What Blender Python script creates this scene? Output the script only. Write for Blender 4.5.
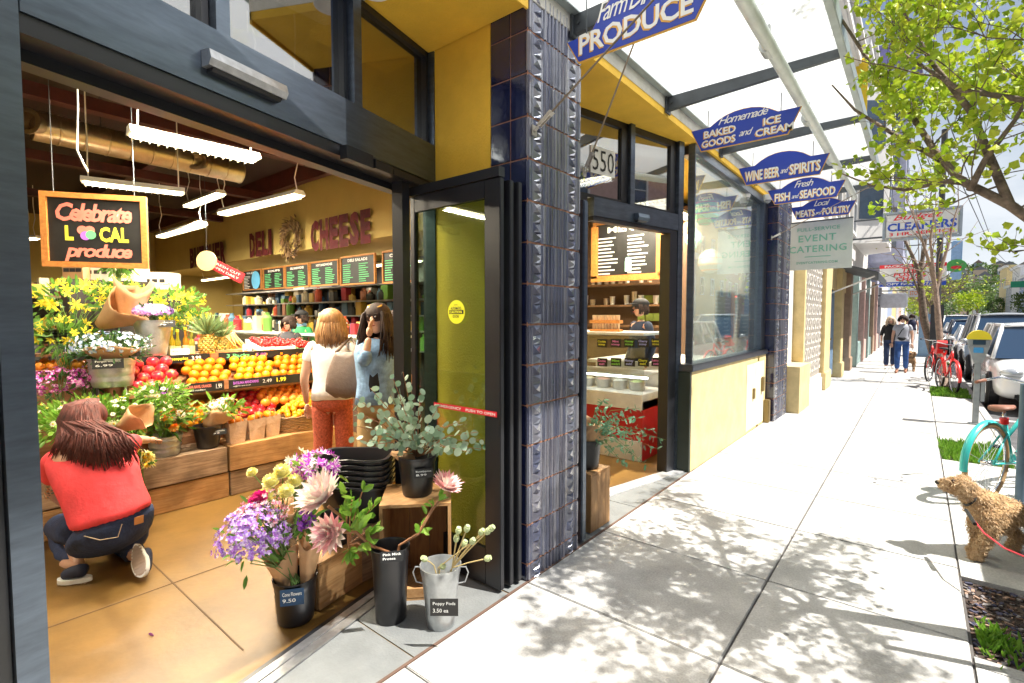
import bpy, bmesh, math, random
from mathutils import Vector as V, Matrix, noise
for o in list(bpy.data.objects): bpy.data.objects.remove(o)
SC = bpy.context.scene; COL = SC.collection
R = math.radians; PI = math.pi; rnd = random.Random(7)
U_ = rnd.uniform
# ---------------------------------------------------------------- camera, sky, sun, exposure
CAMH = 1.62; FPX = 500.0
yaw = math.atan(406/500.); pit = math.atan(25/500.)
FW = V((-math.sin(yaw)*math.cos(pit), math.cos(yaw)*math.cos(pit), -math.sin(pit)))
RT = V((math.cos(yaw), math.sin(yaw), 0)); UP = RT.cross(FW); CP = V((0, 0, CAMH))
cd = bpy.data.cameras.new('camera'); cam = bpy.data.objects.new('camera', cd); COL.objects.link(cam)
cd.sensor_width = 36; cd.lens = 36*FPX/1024; cd.clip_end = 3000; cd.clip_start = .05
cam.matrix_world = Matrix.Translation(CP) @ Matrix((RT, UP, -FW)).transposed().to_4x4()
SC.camera = cam
SUN_EL = R(60); SUN_DIR = V((.953*math.cos(SUN_EL), .303*math.cos(SUN_EL), math.sin(SUN_EL)))
W = bpy.data.worlds.new('World'); SC.world = W; W.use_nodes = True
nt = W.node_tree; bg = nt.nodes['Background']
sky = nt.nodes.new('ShaderNodeTexSky'); sky.sky_type = 'NISHITA'; sky.sun_disc = False
sky.sun_elevation = SUN_EL; sky.sun_rotation = math.atan2(SUN_DIR.x, SUN_DIR.y)
sky.air_density = 1.0; sky.dust_density = 1.2; sky.ozone_density = 1.0
tcw = nt.nodes.new('ShaderNodeTexCoord'); sx = nt.nodes.new('ShaderNodeSeparateXYZ'); nt.links.new(tcw.outputs['Generated'], sx.inputs[0])
mr = nt.nodes.new('ShaderNodeMapRange'); mr.inputs['From Min'].default_value = .02; mr.inputs['From Max'].default_value = .55; mr.inputs['To Min'].default_value = .95; mr.inputs['To Max'].default_value = -.1
nt.links.new(sx.outputs['Z'], mr.inputs['Value']); nz = nt.nodes.new('ShaderNodeTexNoise'); nz.inputs['Scale'].default_value = 3.2; nz.inputs['Detail'].default_value = 7; nz.inputs['Roughness'].default_value = .6
mpw = nt.nodes.new('ShaderNodeMapping'); mpw.inputs['Scale'].default_value = (1, 1, 2.6); nt.links.new(tcw.outputs['Generated'], mpw.inputs[0]); nt.links.new(mpw.outputs[0], nz.inputs[0])
mr2 = nt.nodes.new('ShaderNodeMapRange'); mr2.inputs['From Min'].default_value = .45; mr2.inputs['From Max'].default_value = .68; mr2.inputs['To Max'].default_value = .4; nt.links.new(nz.outputs[0], mr2.inputs['Value'])
ad = nt.nodes.new('ShaderNodeMath'); ad.operation = 'ADD'; ad.use_clamp = True; nt.links.new(mr.outputs[0], ad.inputs[0]); nt.links.new(mr2.outputs[0], ad.inputs[1])
mxw = nt.nodes.new('ShaderNodeMix'); mxw.data_type = 'RGBA'; nt.links.new(ad.outputs[0], mxw.inputs[0]); nt.links.new(sky.outputs[0], mxw.inputs['A']); mxw.inputs['B'].default_value = (8.2, 8.7, 9.3, 1)
nt.links.new(mxw.outputs['Result'], bg.inputs[0]); bg.inputs[1].default_value = .05
sl = bpy.data.lights.new('sun', 'SUN'); sl.energy = 5.0; sl.angle = R(.53); sl.color = (1, .95, .87)
so = bpy.data.objects.new('sun', sl); COL.objects.link(so); so.location = (10, 5, 20)
so.rotation_euler = SUN_DIR.to_track_quat('Z', 'Y').to_euler()
SC.view_settings.view_transform = 'Standard'; SC.view_settings.look = 'None'
SC.view_settings.exposure = 1.12; SC.view_settings.gamma = 1.0
SC.render.engine = 'CYCLES'; SC.cycles.max_bounces = 8; SC.cycles.transparent_max_bounces = 24
# ---------------------------------------------------------------- measuring: a sight line meets a plane
def ray(u, v): return FW + RT*((u-512)/FPX) + UP*((341.5-v)/FPX)
def Pz(u, v, z=0): d = ray(u, v); return CP + d*((z-CAMH)/d.z)
def Px(u, v, x): d = ray(u, v); return CP + d*(x/d.x)
def Py(u, v, y): d = ray(u, v); return CP + d*(y/d.y)
def Pw(u, v, w): return CP + ray(u, v)*w
# ---------------------------------------------------------------- materials
MATS = {}
def M(name, col=(.5, .5, .5), rough=.6, metal=0, var=.12, scale=6, bump=0, bscale=40, spec=.5, emit=0, ecol=None,
      coat=0, island=None, stretch=None, alpha=1, trans=0, streak=0):
    if name in MATS: return MATS[name]
    m = bpy.data.materials.new(name); m.use_nodes = True; t = m.node_tree; b = t.nodes['Principled BSDF']
    b.inputs['Roughness'].default_value = rough; b.inputs['Metallic'].default_value = metal
    b.inputs['Specular IOR Level'].default_value = spec; b.inputs['Coat Weight'].default_value = coat
    b.inputs['Alpha'].default_value = alpha; b.inputs['Transmission Weight'].default_value = trans
    c4 = (*col, 1); b.inputs['Base Color'].default_value = c4
    tc = t.nodes.new('ShaderNodeTexCoord'); mp = t.nodes.new('ShaderNodeMapping')
    t.links.new(tc.outputs['Object'], mp.inputs[0])
    if stretch: mp.inputs['Scale'].default_value = stretch
    if island:
        g = t.nodes.new('ShaderNodeNewGeometry'); cr = t.nodes.new('ShaderNodeValToRGB')
        cr.color_ramp.interpolation = 'CONSTANT' if len(island) > 2 else 'LINEAR'
        while len(cr.color_ramp.elements) < len(island): cr.color_ramp.elements.new(.5)
        for i, c in enumerate(island):
            e = cr.color_ramp.elements[i]; e.position = i/len(island) if len(island) > 2 else i; e.color = (*c, 1)
        t.links.new(g.outputs['Random Per Island'], cr.inputs[0]); t.links.new(cr.outputs[0], b.inputs['Base Color'])
    elif var:
        n = t.nodes.new('ShaderNodeTexNoise'); n.inputs['Scale'].default_value = scale; n.inputs['Detail'].default_value = 6
        n.inputs['Roughness'].default_value = .65
        t.links.new(mp.outputs[0], n.inputs[0]); cr = t.nodes.new('ShaderNodeValToRGB')
        cr.color_ramp.elements[0].position = .3; cr.color_ramp.elements[1].position = .7
        cr.color_ramp.elements[0].color = (*[max(0, x*(1-var*1.5)) for x in col], 1)
        cr.color_ramp.elements[1].color = (*[min(1, x*(1+var)) for x in col], 1)
        t.links.new(n.outputs[0], cr.inputs[0]); t.links.new(cr.outputs[0], b.inputs['Base Color'])
    if bump:
        n2 = t.nodes.new('ShaderNodeTexNoise'); n2.inputs['Scale'].default_value = bscale; n2.inputs['Detail'].default_value = 4
        t.links.new(mp.outputs[0], n2.inputs[0]); bp = t.nodes.new('ShaderNodeBump'); bp.inputs['Strength'].default_value = bump
        bp.inputs['Distance'].default_value = .02
        t.links.new(n2.outputs[0], bp.inputs['Height']); t.links.new(bp.outputs[0], b.inputs['Normal'])
    if emit:
        b.inputs['Emission Color'].default_value = (*(ecol or col), 1); b.inputs['Emission Strength'].default_value = emit
    MATS[name] = m; return m
def leafmat(name, c1, c2, tr=.45, rough=.45):
    if name in MATS: return MATS[name]
    m = M(name, c1, rough, island=[c1, c2]); t = m.node_tree; b = t.nodes['Principled BSDF']
    tl = t.nodes.new('ShaderNodeBsdfTranslucent'); mx = t.nodes.new('ShaderNodeMixShader'); mx.inputs[0].default_value = tr
    cr = [n for n in t.nodes if n.type == 'VALTORGB'][0]; t.links.new(cr.outputs[0], tl.inputs[0])
    t.links.new(b.outputs[0], mx.inputs[1]); t.links.new(tl.outputs[0], mx.inputs[2])
    t.links.new(mx.outputs[0], t.nodes['Material Output'].inputs[0]); return m
def glassmat(name, tint=(1, 1, 1), refl=.25, diff=0, dcol=(.8, .8, .8), rough=.02):
    if name in MATS: return MATS[name]
    m = bpy.data.materials.new(name); m.use_nodes = True; t = m.node_tree; t.nodes.remove(t.nodes['Principled BSDF'])
    tr = t.nodes.new('ShaderNodeBsdfTransparent'); tr.inputs[0].default_value = (*tint, 1)
    gl = t.nodes.new('ShaderNodeBsdfGlossy'); gl.inputs['Roughness'].default_value = rough
    lw = t.nodes.new('ShaderNodeLayerWeight'); lw.inputs[0].default_value = .5; fr = t.nodes.new('ShaderNodeMath'); fr.operation = 'POWER'; fr.inputs[1].default_value = 4; t.links.new(lw.outputs['Facing'], fr.inputs[0])
    ad = t.nodes.new('ShaderNodeMath'); ad.operation = 'ADD'; ad.use_clamp = True; ad.inputs[1].default_value = refl
    t.links.new(fr.outputs[0], ad.inputs[0])
    last = tr.outputs[0]
    if diff:
        df = t.nodes.new('ShaderNodeBsdfTranslucent'); df.inputs[0].default_value = (*dcol, 1)
        d2 = t.nodes.new('ShaderNodeBsdfDiffuse'); d2.inputs[0].default_value = (*dcol, 1)
        m3 = t.nodes.new('ShaderNodeMixShader'); t.links.new(df.outputs[0], m3.inputs[1]); t.links.new(d2.outputs[0], m3.inputs[2])
        m3.inputs[0].default_value = .3
        m2 = t.nodes.new('ShaderNodeMixShader'); m2.inputs[0].default_value = diff
        t.links.new(last, m2.inputs[1]); t.links.new(m3.outputs[0], m2.inputs[2]); last = m2.outputs[0]
    mx = t.nodes.new('ShaderNodeMixShader'); t.links.new(ad.outputs[0], mx.inputs[0])
    t.links.new(last, mx.inputs[1]); t.links.new(gl.outputs[0], mx.inputs[2])
    t.links.new(mx.outputs[0], t.nodes['Material Output'].inputs[0]); MATS[name] = m; return m
def wood(name, c1, c2, rough=.65, scale=3, stretch=(12, 1, 12), dirt=.5):
    if name in MATS: return MATS[name]
    m = bpy.data.materials.new(name); m.use_nodes = True; t = m.node_tree; b = t.nodes['Principled BSDF']
    b.inputs['Roughness'].default_value = rough
    tc = t.nodes.new('ShaderNodeTexCoord'); mp = t.nodes.new('ShaderNodeMapping'); mp.inputs['Scale'].default_value = stretch
    n = t.nodes.new('ShaderNodeTexNoise'); n.inputs['Scale'].default_value = scale; n.inputs['Detail'].default_value = 8
    n.inputs['Distortion'].default_value = 1.2
    cr = t.nodes.new('ShaderNodeValToRGB'); cr.color_ramp.elements[0].color = (*c2, 1); cr.color_ramp.elements[1].color = (*c1, 1)
    cr.color_ramp.elements[0].position = .35; cr.color_ramp.elements[1].position = .62
    n2 = t.nodes.new('ShaderNodeTexNoise'); n2.inputs['Scale'].default_value = 5; n2.inputs['Detail'].default_value = 5
    c2r = t.nodes.new('ShaderNodeValToRGB'); c2r.color_ramp.elements[0].position = .35; c2r.color_ramp.elements[1].position = .6
    c2r.color_ramp.elements[0].color = (1-dirt, 1-dirt, 1-dirt, 1)
    mx = t.nodes.new('ShaderNodeMix'); mx.data_type = 'RGBA'; mx.blend_type = 'MULTIPLY'; mx.inputs[0].default_value = 1
    t.links.new(tc.outputs['Object'], mp.inputs[0]); t.links.new(mp.outputs[0], n.inputs[0]); t.links.new(tc.outputs['Object'], n2.inputs[0])
    t.links.new(n.outputs[0], cr.inputs[0]); t.links.new(n2.outputs[0], c2r.inputs[0])
    t.links.new(cr.outputs[0], mx.inputs['A']); t.links.new(c2r.outputs[0], mx.inputs['B']); t.links.new(mx.outputs['Result'], b.inputs['Base Color'])
    bp = t.nodes.new('ShaderNodeBump'); bp.inputs['Strength'].default_value = .3; bp.inputs['Distance'].default_value = .004
    t.links.new(n.outputs[0], bp.inputs['Height']); t.links.new(bp.outputs[0], b.inputs['Normal'])
    MATS[name] = m; return m
# ---------------------------------------------------------------- objects
WM = {}
def tag(o, label=None, cat=None, group=None, kind=None):
    if label: o['label'] = label
    if cat: o['category'] = cat
    if group: o['group'] = group
    if kind: o['kind'] = kind
    return o
def thing(name, label, cat, loc=(0, 0, 0), rz=0, group=None, kind=None):
    o = bpy.data.objects.new(name, None); COL.objects.link(o); o.location = loc; o.rotation_euler = (0, 0, rz)
    o.empty_display_size = .1
    WM[o] = Matrix.Translation(V(loc)) @ Matrix.Rotation(rz, 4, 'Z'); return tag(o, label, cat, group, kind)
def link(name, me, mat, parent=None, world=True):
    o = bpy.data.objects.new(name, me); COL.objects.link(o)
    if mat and not me.materials: me.materials.append(mat)
    if parent:
        o.parent = parent
        if world: o.matrix_parent_inverse = WM[parent].inverted(); WM[o] = Matrix.Identity(4)
        else: WM[o] = WM[parent]
    else: WM[o] = Matrix.Identity(4)
    return o
def copytree(o, parent=None):
    c = o.copy(); COL.objects.link(c); c.parent = parent; WM[c] = WM[o]
    for ch in [x for x in list(o.children)]: copytree(ch, c)
    return c
class B:
    def __init__(s): s.v = []; s.f = []
    def add(s, vs, fs):
        n = len(s.v); s.v += [V(p) for p in vs]; s.f += [tuple(i+n for i in f) for f in fs]; return s
    def hexa(s, p): return s.add(p, [(0, 3, 2, 1), (4, 5, 6, 7), (0, 1, 5, 4), (1, 2, 6, 5), (2, 3, 7, 6), (3, 0, 4, 7)])
    def box(s, a, b):
        x0, x1 = sorted((a[0], b[0])); y0, y1 = sorted((a[1], b[1])); z0, z1 = sorted((a[2], b[2]))
        return s.hexa([(x0, y0, z0), (x1, y0, z0), (x1, y1, z0), (x0, y1, z0), (x0, y0, z1), (x1, y0, z1), (x1, y1, z1), (x0, y1, z1)])
    def bev(s, a, b, r=.01):      # box with chamfered edges
        x0, x1 = sorted((a[0], b[0])); y0, y1 = sorted((a[1], b[1])); z0, z1 = sorted((a[2], b[2]))
        bm = bmesh.new(); bmesh.ops.create_cube(bm, size=1)
        for q in bm.verts: q.co = V(((x0+x1)/2+q.co.x*(x1-x0), (y0+y1)/2+q.co.y*(y1-y0), (z0+z1)/2+q.co.z*(z1-z0)))
        bmesh.ops.bevel(bm, geom=bm.edges[:], offset=min(r, (x1-x0)*.45, (y1-y0)*.45, (z1-z0)*.45), segments=2, affect='EDGES')
        bm.verts.index_update(); s.add([q.co.copy() for q in bm.verts], [tuple(q.index for q in f.verts) for f in bm.faces]); bm.free(); return s
    def obox(s, c, ax, ay, az):   # centre and three half-axis vectors
        c = V(c); ax = V(ax); ay = V(ay); az = V(az)
        return s.hexa([c-ax-ay-az, c+ax-ay-az, c+ax+ay-az, c-ax+ay-az, c-ax-ay+az, c+ax-ay+az, c+ax+ay+az, c-ax+ay+az])
    def tube(s, pts, r, n=8, cap=True, closed=False):
        pts = [V(p) for p in pts]; m = len(pts); rr = r if isinstance(r, (list, tuple)) else [r]*m
        base = len(s.v); prev = None
        for i, p in enumerate(pts):
            if closed: d = pts[(i+1) % m]-pts[i-1]
            else: d = (pts[min(i+1, m-1)]-pts[max(i-1, 0)])
            if d.length < 1e-9: d = V((0, 0, 1))
            d.normalize()
            if prev is None: a = d.orthogonal().normalized()
            else:
                a = prev-d*prev.dot(d)
                a = a.normalized() if a.length > 1e-6 else d.orthogonal().normalized()
            prev = a; b = d.cross(a)
            for k in range(n):
                t = 2*PI*k/n; s.v.append(p+(a*math.cos(t)+b*math.sin(t))*rr[i])
        for i in range(m if closed else m-1):
            for k in range(n):
                j = (i+1) % m
                s.f.append((base+i*n+k, base+i*n+(k+1) % n, base+j*n+(k+1) % n, base+j*n+k))
        if cap and not closed:
            s.f.append(tuple(base+k for k in range(n))[::-1]); s.f.append(tuple(base+(m-1)*n+k for k in range(n)))
        return s
    def lathe(s, prof, c=(0, 0, 0), n=20, up=(0, 0, 1), sx=1, cap=True):
        c = V(c); up = V(up).normalized(); a = up.orthogonal().normalized() if abs(up.z) < .999 else V((1, 0, 0)); b = up.cross(a); base = len(s.v)
        for r, h in prof:
            for k in range(n):
                t = 2*PI*k/n; s.v.append(c+a*(math.cos(t)*r*sx)+b*(math.sin(t)*r)+up*h)
        for i in range(len(prof)-1):
            for k in range(n): s.f.append((base+i*n+k, base+i*n+(k+1) % n, base+(i+1)*n+(k+1) % n, base+(i+1)*n+k))
        if cap:
            s.f.append(tuple(base+k for k in range(n))[::-1]); s.f.append(tuple(base+(len(prof)-1)*n+k for k in range(n)))
        return s
    def ball(s, c, r, n=10, m=7, sq=(1, 1, 1), jit=0):
        c = V(c); base = len(s.v); s.v.append(c+V((0, 0, r*sq[2])))
        for i in range(1, m):
            p = PI*i/m
            for k in range(n):
                t = 2*PI*k/n; j = 1+U_(-jit, jit)
                s.v.append(c+V((math.sin(p)*math.cos(t)*r*sq[0]*j, math.sin(p)*math.sin(t)*r*sq[1]*j, math.cos(p)*r*sq[2]*j)))
        s.v.append(c-V((0, 0, r*sq[2]))); e = len(s.v)-1
        for k in range(n): s.f.append((base, base+1+k, base+1+(k+1) % n)); s.f.append((e, base+1+(m-2)*n+(k+1) % n, base+1+(m-2)*n+k))
        for i in range(m-2):
            for k in range(n):
                s.f.append((base+1+i*n+k, base+1+(i+1)*n+k, base+1+(i+1)*n+(k+1) % n, base+1+i*n+(k+1) % n))
        return s
    def leaf(s, p, d, L, w, up=None, fold=.25, droop=0):   # pointed oval leaf of six faces
        p = V(p); d = V(d).normalized(); up = V(up) if up is not None else V((U_(-1, 1), U_(-1, 1), U_(-.2, 1)))
        sd = d.cross(up); sd = sd.normalized() if sd.length > 1e-4 else d.orthogonal().normalized(); nn = sd.cross(d)
        a = p+d*L*.3+nn*(-droop*L*.05); b = p+d*L*.7-nn*droop*L*.3; t = p+d*L-nn*droop*L*.7
        f = nn*(fold*w*.5)
        return s.add([p, a+sd*w*.45+f, a, a-sd*w*.45+f, b+sd*w*.42+f, b, b-sd*w*.42+f, t],
                     [(0, 2, 1), (0, 3, 2), (1, 2, 5, 4), (2, 3, 6, 5), (4, 5, 7), (5, 6, 7)])
    def disc(s, p, nrm, r, n=6, sx=1):
        p = V(p); nrm = V(nrm).normalized(); a = nrm.orthogonal().normalized(); b = nrm.cross(a)
        return s.add([p+a*math.cos(2*PI*k/n)*r+b*math.sin(2*PI*k/n)*r*sx for k in range(n)], [tuple(range(n))])
    def prism(s, poly, o, ex, ey, th):    # 2-D outline on axes ex, ey, thickness vector th
        o = V(o); ex = V(ex); ey = V(ey); th = V(th); n = len(poly)
        a = [o+ex*x+ey*y for x, y in poly]; b = [q+th for q in a]
        return s.add(a+b, [tuple(range(n))[::-1], tuple(range(n, 2*n))]+[(i, (i+1) % n, (i+1) % n+n, i+n) for i in range(n)])
    def build(s, name, mat, parent=None, world=True, smooth=False, sub=0, bevel=0):
        me = bpy.data.meshes.new(name); me.from_pydata(s.v, [], s.f)
        bm = bmesh.new(); bm.from_mesh(me)
        if len(bm.faces) < 60000: bmesh.ops.recalc_face_normals(bm, faces=bm.faces)
        bm.to_mesh(me); bm.free(); me.update()
        if smooth:
            for p in me.polygons: p.use_smooth = True
            if smooth != 2:
                try: me.set_sharp_from_angle(angle=R(40))
                except Exception: pass
        o = link(name, me, mat, parent, world)
        if sub:
            q = o.modifiers.new('s', 'SUBSURF'); q.levels = q.render_levels = sub
        return o
def quickthing(b, name, mat, label, cat, group=None, smooth=False, kind=None):
    return tag(b.build(name, mat, None, smooth=smooth), label, cat, group, kind)
TMP = bpy.data.scenes.new('tmp')
def evalmesh(ob):
    TMP.view_layers[0].update(); dg = TMP.view_layers[0].depsgraph; return bpy.data.meshes.new_from_object(ob.evaluated_get(dg), depsgraph=dg)
def text(s, mat, o, ex, ey, w, h, parent, name='lettering', th=.003, shear=0, bold=0, spacing=1.0, world=True, lines=None):
    """words in the box w x h whose lower left corner is o, standing on axes ex, ey"""
    cu = bpy.data.curves.new('t', 'FONT'); cu.body = s; cu.shear = shear; cu.offset = bold; cu.space_character = spacing
    cu.resolution_u = 2; cu.size = 1
    if '\n' in s: cu.align_x = 'CENTER'; cu.space_line = lines or 1.0
    ob = bpy.data.objects.new('t', cu); TMP.collection.objects.link(ob)
    me = evalmesh(ob); bpy.data.objects.remove(ob)
    if not me.vertices: return None
    xs = [q.co.x for q in me.vertices]; ys = [q.co.y for q in me.vertices]
    x0, x1, y0, y1 = min(xs), max(xs), min(ys), max(ys); ex = V(ex).normalized(); ey = V(ey).normalized(); n = ex.cross(ey); o = V(o)
    for q in me.vertices: q.co = o+ex*((q.co.x-x0)/(x1-x0)*w)+ey*((q.co.y-y0)/max(y1-y0, 1e-6)*h)+n*th
    me.materials.clear(); return link(name, me, mat, parent, world)
def graph(chains, lvl=1):
    """chains: list of (list of (point, radius), list of edges): grows one smooth limb surface per chain"""
    vs = []; fs = []
    for pts, edges in chains:
        me = bpy.data.meshes.new('g'); me.from_pydata([p[0] for p in pts], edges, [])
        ob = bpy.data.objects.new('g', me); TMP.collection.objects.link(ob)
        sk = ob.modifiers.new('k', 'SKIN'); sk.use_smooth_shade = True; sk.branch_smoothing = .4
        for i, d in enumerate(me.skin_vertices[0].data):
            r = pts[i][1]; d.radius = r if isinstance(r, (tuple, list)) else (r, r); d.use_root = (i == 0)
        q = ob.modifiers.new('s', 'SUBSURF'); q.levels = q.render_levels = lvl
        m2 = evalmesh(ob); n = len(vs)
        vs += [q.co.copy() for q in m2.vertices]; fs += [tuple(i+n for i in p.vertices) for p in m2.polygons]
        bpy.data.objects.remove(ob); bpy.data.meshes.remove(m2)
    return vs, fs
def limb(name, chains, mat, parent, lvl=1, disp=0, dscale=20, world=True):
    """chains: each a dict of named points {k:(x,y,z,r)} with a string of edges, or a plain list of (x,y,z,r)"""
    out = []
    for c in chains:
        if isinstance(c, tuple):
            keys = list(c[0]); pts = [(V(c[0][k][:3]), c[0][k][3]) for k in keys]
            ed = [(keys.index(a), keys.index(b)) for a, b in (e.split('-') for e in c[1].split())]
        else: pts = [(V(q[:3]), q[3]) for q in c]; ed = [(i, i+1) for i in range(len(c)-1)]
        out.append((pts, ed))
    vs, fs = graph(out, lvl)
    if disp: vs = [q+noise.noise_vector(q*dscale)*disp for q in vs]
    b = B(); b.add(vs, fs); return b.build(name, mat, parent, world=world, smooth=2)
X = V((1, 0, 0)); Y = V((0, 1, 0)); Z = V((0, 0, 1))
# ================================================================ the setting
conc = M('concrete', (.46, .455, .44), .85, var=.16, scale=3, bump=.25, bscale=120)
_t = conc.node_tree; _b = _t.nodes['Principled BSDF']; _cr = [n for n in _t.nodes if n.type == 'VALTORGB'][0]
_g = _t.nodes.new('ShaderNodeNewGeometry'); _m = _t.nodes.new('ShaderNodeMapRange'); _m.inputs['To Min'].default_value = .84; _m.inputs['To Max'].default_value = 1.08
_t.links.new(_g.outputs['Random Per Island'], _m.inputs['Value']); _v = _t.nodes.new('ShaderNodeTexVoronoi'); _v.inputs['Scale'].default_value = 3.3; _tc = [n for n in _t.nodes if n.type == 'TEX_COORD'][0]
_t.links.new(_tc.outputs['Object'], _v.inputs['Vector']); _m2 = _t.nodes.new('ShaderNodeMapRange'); _m2.inputs['From Min'].default_value = .035; _m2.inputs['From Max'].default_value = .055; _m2.inputs['To Min'].default_value = .42; _m2.inputs['To Max'].default_value = 1
_t.links.new(_v.outputs['Distance'], _m2.inputs['Value']); _n3 = _t.nodes.new('ShaderNodeTexNoise'); _n3.inputs['Scale'].default_value = 90; _n3.inputs['Detail'].default_value = 3; _t.links.new(_tc.outputs['Object'], _n3.inputs[0])
_m3 = _t.nodes.new('ShaderNodeMapRange'); _m3.inputs['From Min'].default_value = .3; _m3.inputs['From Max'].default_value = .7; _m3.inputs['To Min'].default_value = .82; _m3.inputs['To Max'].default_value = 1.1; _t.links.new(_n3.outputs[0], _m3.inputs['Value'])
_p = _t.nodes.new('ShaderNodeMath'); _p.operation = 'MULTIPLY'; _t.links.new(_m.outputs[0], _p.inputs[0]); _t.links.new(_m2.outputs[0], _p.inputs[1])
_q = _t.nodes.new('ShaderNodeMath'); _q.operation = 'MULTIPLY'; _t.links.new(_p.outputs[0], _q.inputs[0]); _t.links.new(_m3.outputs[0], _q.inputs[1])
_x = _t.nodes.new('ShaderNodeVectorMath'); _x.operation = 'SCALE'; _t.links.new(_cr.outputs[0], _x.inputs[0]); _t.links.new(_q.outputs[0], _x.inputs['Scale']); _t.links.new(_x.outputs[0], _b.inputs['Base Color'])
conc_b = M('concrete_old', (.40, .39, .37), .9, var=.2, scale=4, bump=.3, bscale=90)
joint = M('joint', (.10, .09, .085), .95)
asph = M('asphalt', (.10, .10, .105), .9, var=.25, scale=6, bump=.4, bscale=200)
paint_w = M('white_paint', (.78, .78, .76), .6, var=.05)
b = B(); b.add([(-900, -60, -.165), (1600, -60, -.165), (1600, 1800, -.165), (-900, 1800, -.165)], [(0, 1, 2, 3)])
tag(b.build('ground', conc_b), kind='structure')
b = B(); b.add([(.97, -40, -.13), (13.6, -40, -.13), (13.6, 420, -.13), (.97, 420, -.13)], [(0, 1, 2, 3)]); tag(b.build('road', asph), kind='structure')
b = B()
for k in range(60):
    b.add([(7.2, k*6-10, -.126), (7.32, k*6-10, -.126), (7.32, k*6-7, -.126), (7.2, k*6-7, -.126)], [(0, 1, 2, 3)])
for k in range(30): b.add([(1, 11.6+k*6, -.126), (3.1, 11.6+k*6, -.126), (3.1, 11.72+k*6, -.126), (1, 11.72+k*6, -.126)], [(0, 1, 2, 3)])
tag(b.build('road_markings', paint_w), kind='structure')
# pavement of single slabs on a dark bed
b = B(); b.box((-1.8, -6, -.16), (.26, 140, -.012)); tag(b.build('sidewalk_bed', joint), kind='structure')
b = B(); y = 2.37-.943*8
while y < 138:
    st = .943 if y < 60 else 9.43
    for x0, x1 in ((-1.8, -.672), (-.668, .25)):
        g = .004
        b.bev((x0+g, y+g, -.1), (x1-g, y+st-g, 0), .004) if y < 9 else b.box((x0+g, y+g, -.1), (x1-g, y+st-g, 0))
    y += st
# scored half lines of each slab
tag(b.build('sidewalk', conc), kind='structure')
b = B()
pads = [(-6, -.4), (1.2, 3.19), (4.14, 7.45), (8.62, 13.3), (14.75, 22), (23.2, 31), (32, 41), (42, 51), (52, 138)]
for a, c in pads:
    y = a
    while y < c-.05: e = min(y+1.9, c) if c < 60 else c; b.box((.258, y+.003, -.1), (.85, e-.003, -.002)); y = e
tag(b.build('sidewalk_strip', conc), kind='structure')
b = B(); b.bev((.855, -6, -.16), (.97, 138, .0), .012); tag(b.build('kerb', conc_b), kind='structure')
soil = M('soil', (.065, .045, .035), 1, island=None, var=.5, scale=25, bump=1, bscale=60)
grass_m = leafmat('grass_blades', (.10, .26, .02), (.22, .40, .04), .35)
beds = [(-.4, 1.2), (3.19, 4.14), (7.45, 8.62), (13.3, 14.75), (22, 23.2), (31, 32), (41, 42), (51, 52)]
b = B()
for a, c in beds: b.box((.258, a, -.1), (.85, c, -.03))
tag(b.build('planting_soil', soil), kind='structure')
b = B()
for k in range(900):                      # mulch chips and stones of the nearest bed
    p = V((U_(.27, .84), U_(3.21, 4.12), -.028)); s = U_(.006, .02); a = U_(0, PI)
    b.obox(p+V((0, 0, s*.3)), (math.cos(a)*s, math.sin(a)*s, U_(-.3, .3)*s), (-math.sin(a)*s*.4, math.cos(a)*s*.4, 0), (0, 0, s*.25))
quickthing(b, 'mulch', M('mulch', (.2, .12, .08), .95, island=[(.03, .02, .018), (.12, .07, .05), (.3, .2, .15), (.22, .2, .2), (.05, .05, .09)]),
           'brown wood chip mulch and stones in the planting bed beside the dog', 'mulch', kind='stuff')
b = B()
for a, c in beds[2:]:
    for k in range(int(1500*(c-a)) if a < 20 else 500):
        p = V((U_(.26, .85), U_(a, c), -.03)); L = U_(.05, .11)
        b.leaf(p, (U_(-.5, .5), U_(-.5, .5), 1), L, .012 if a < 9 else .03)
for k in range(260):
    p = V((.3+abs(rnd.gauss(0, .06)), 3.42+rnd.gauss(0, .08), -.03)); b.leaf(p, (U_(-.7, .7), U_(-.7, .7), 1), U_(.03, .08), .014)
quickthing(b, 'grass', grass_m, 'bright green grass growing in the kerbside planting beds', 'grass', kind='stuff')
# utility hatch in the slabs
t = thing('utility_cover', 'pale rectangular utility cover set into the sidewalk slabs', 'utility cover', (-.18, 6.12, 0))
b = B(); b.bev((-.23, -.31, -.02), (.23, .31, .004), .003); b.build('frame', M('cover_frame', (.62, .6, .57), .8), t, False)
b = B(); b.bev((-.17, -.24, 0), (.17, -.005, .008), .003); b.bev((-.17, .005, 0), (.17, .24, .008), .003); b.build('lid', M('cover_lid', (.4, .4, .4), .6, metal=.3, bump=.5), t, False)
b = B()
for yy in (-.05, .05, -.19, .19): b.lathe([(.012, 0), (.012, .011)], (.1 if yy > 0 else -.1, yy, 0), 8)
b.build('bolt', joint, t, False)
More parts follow.
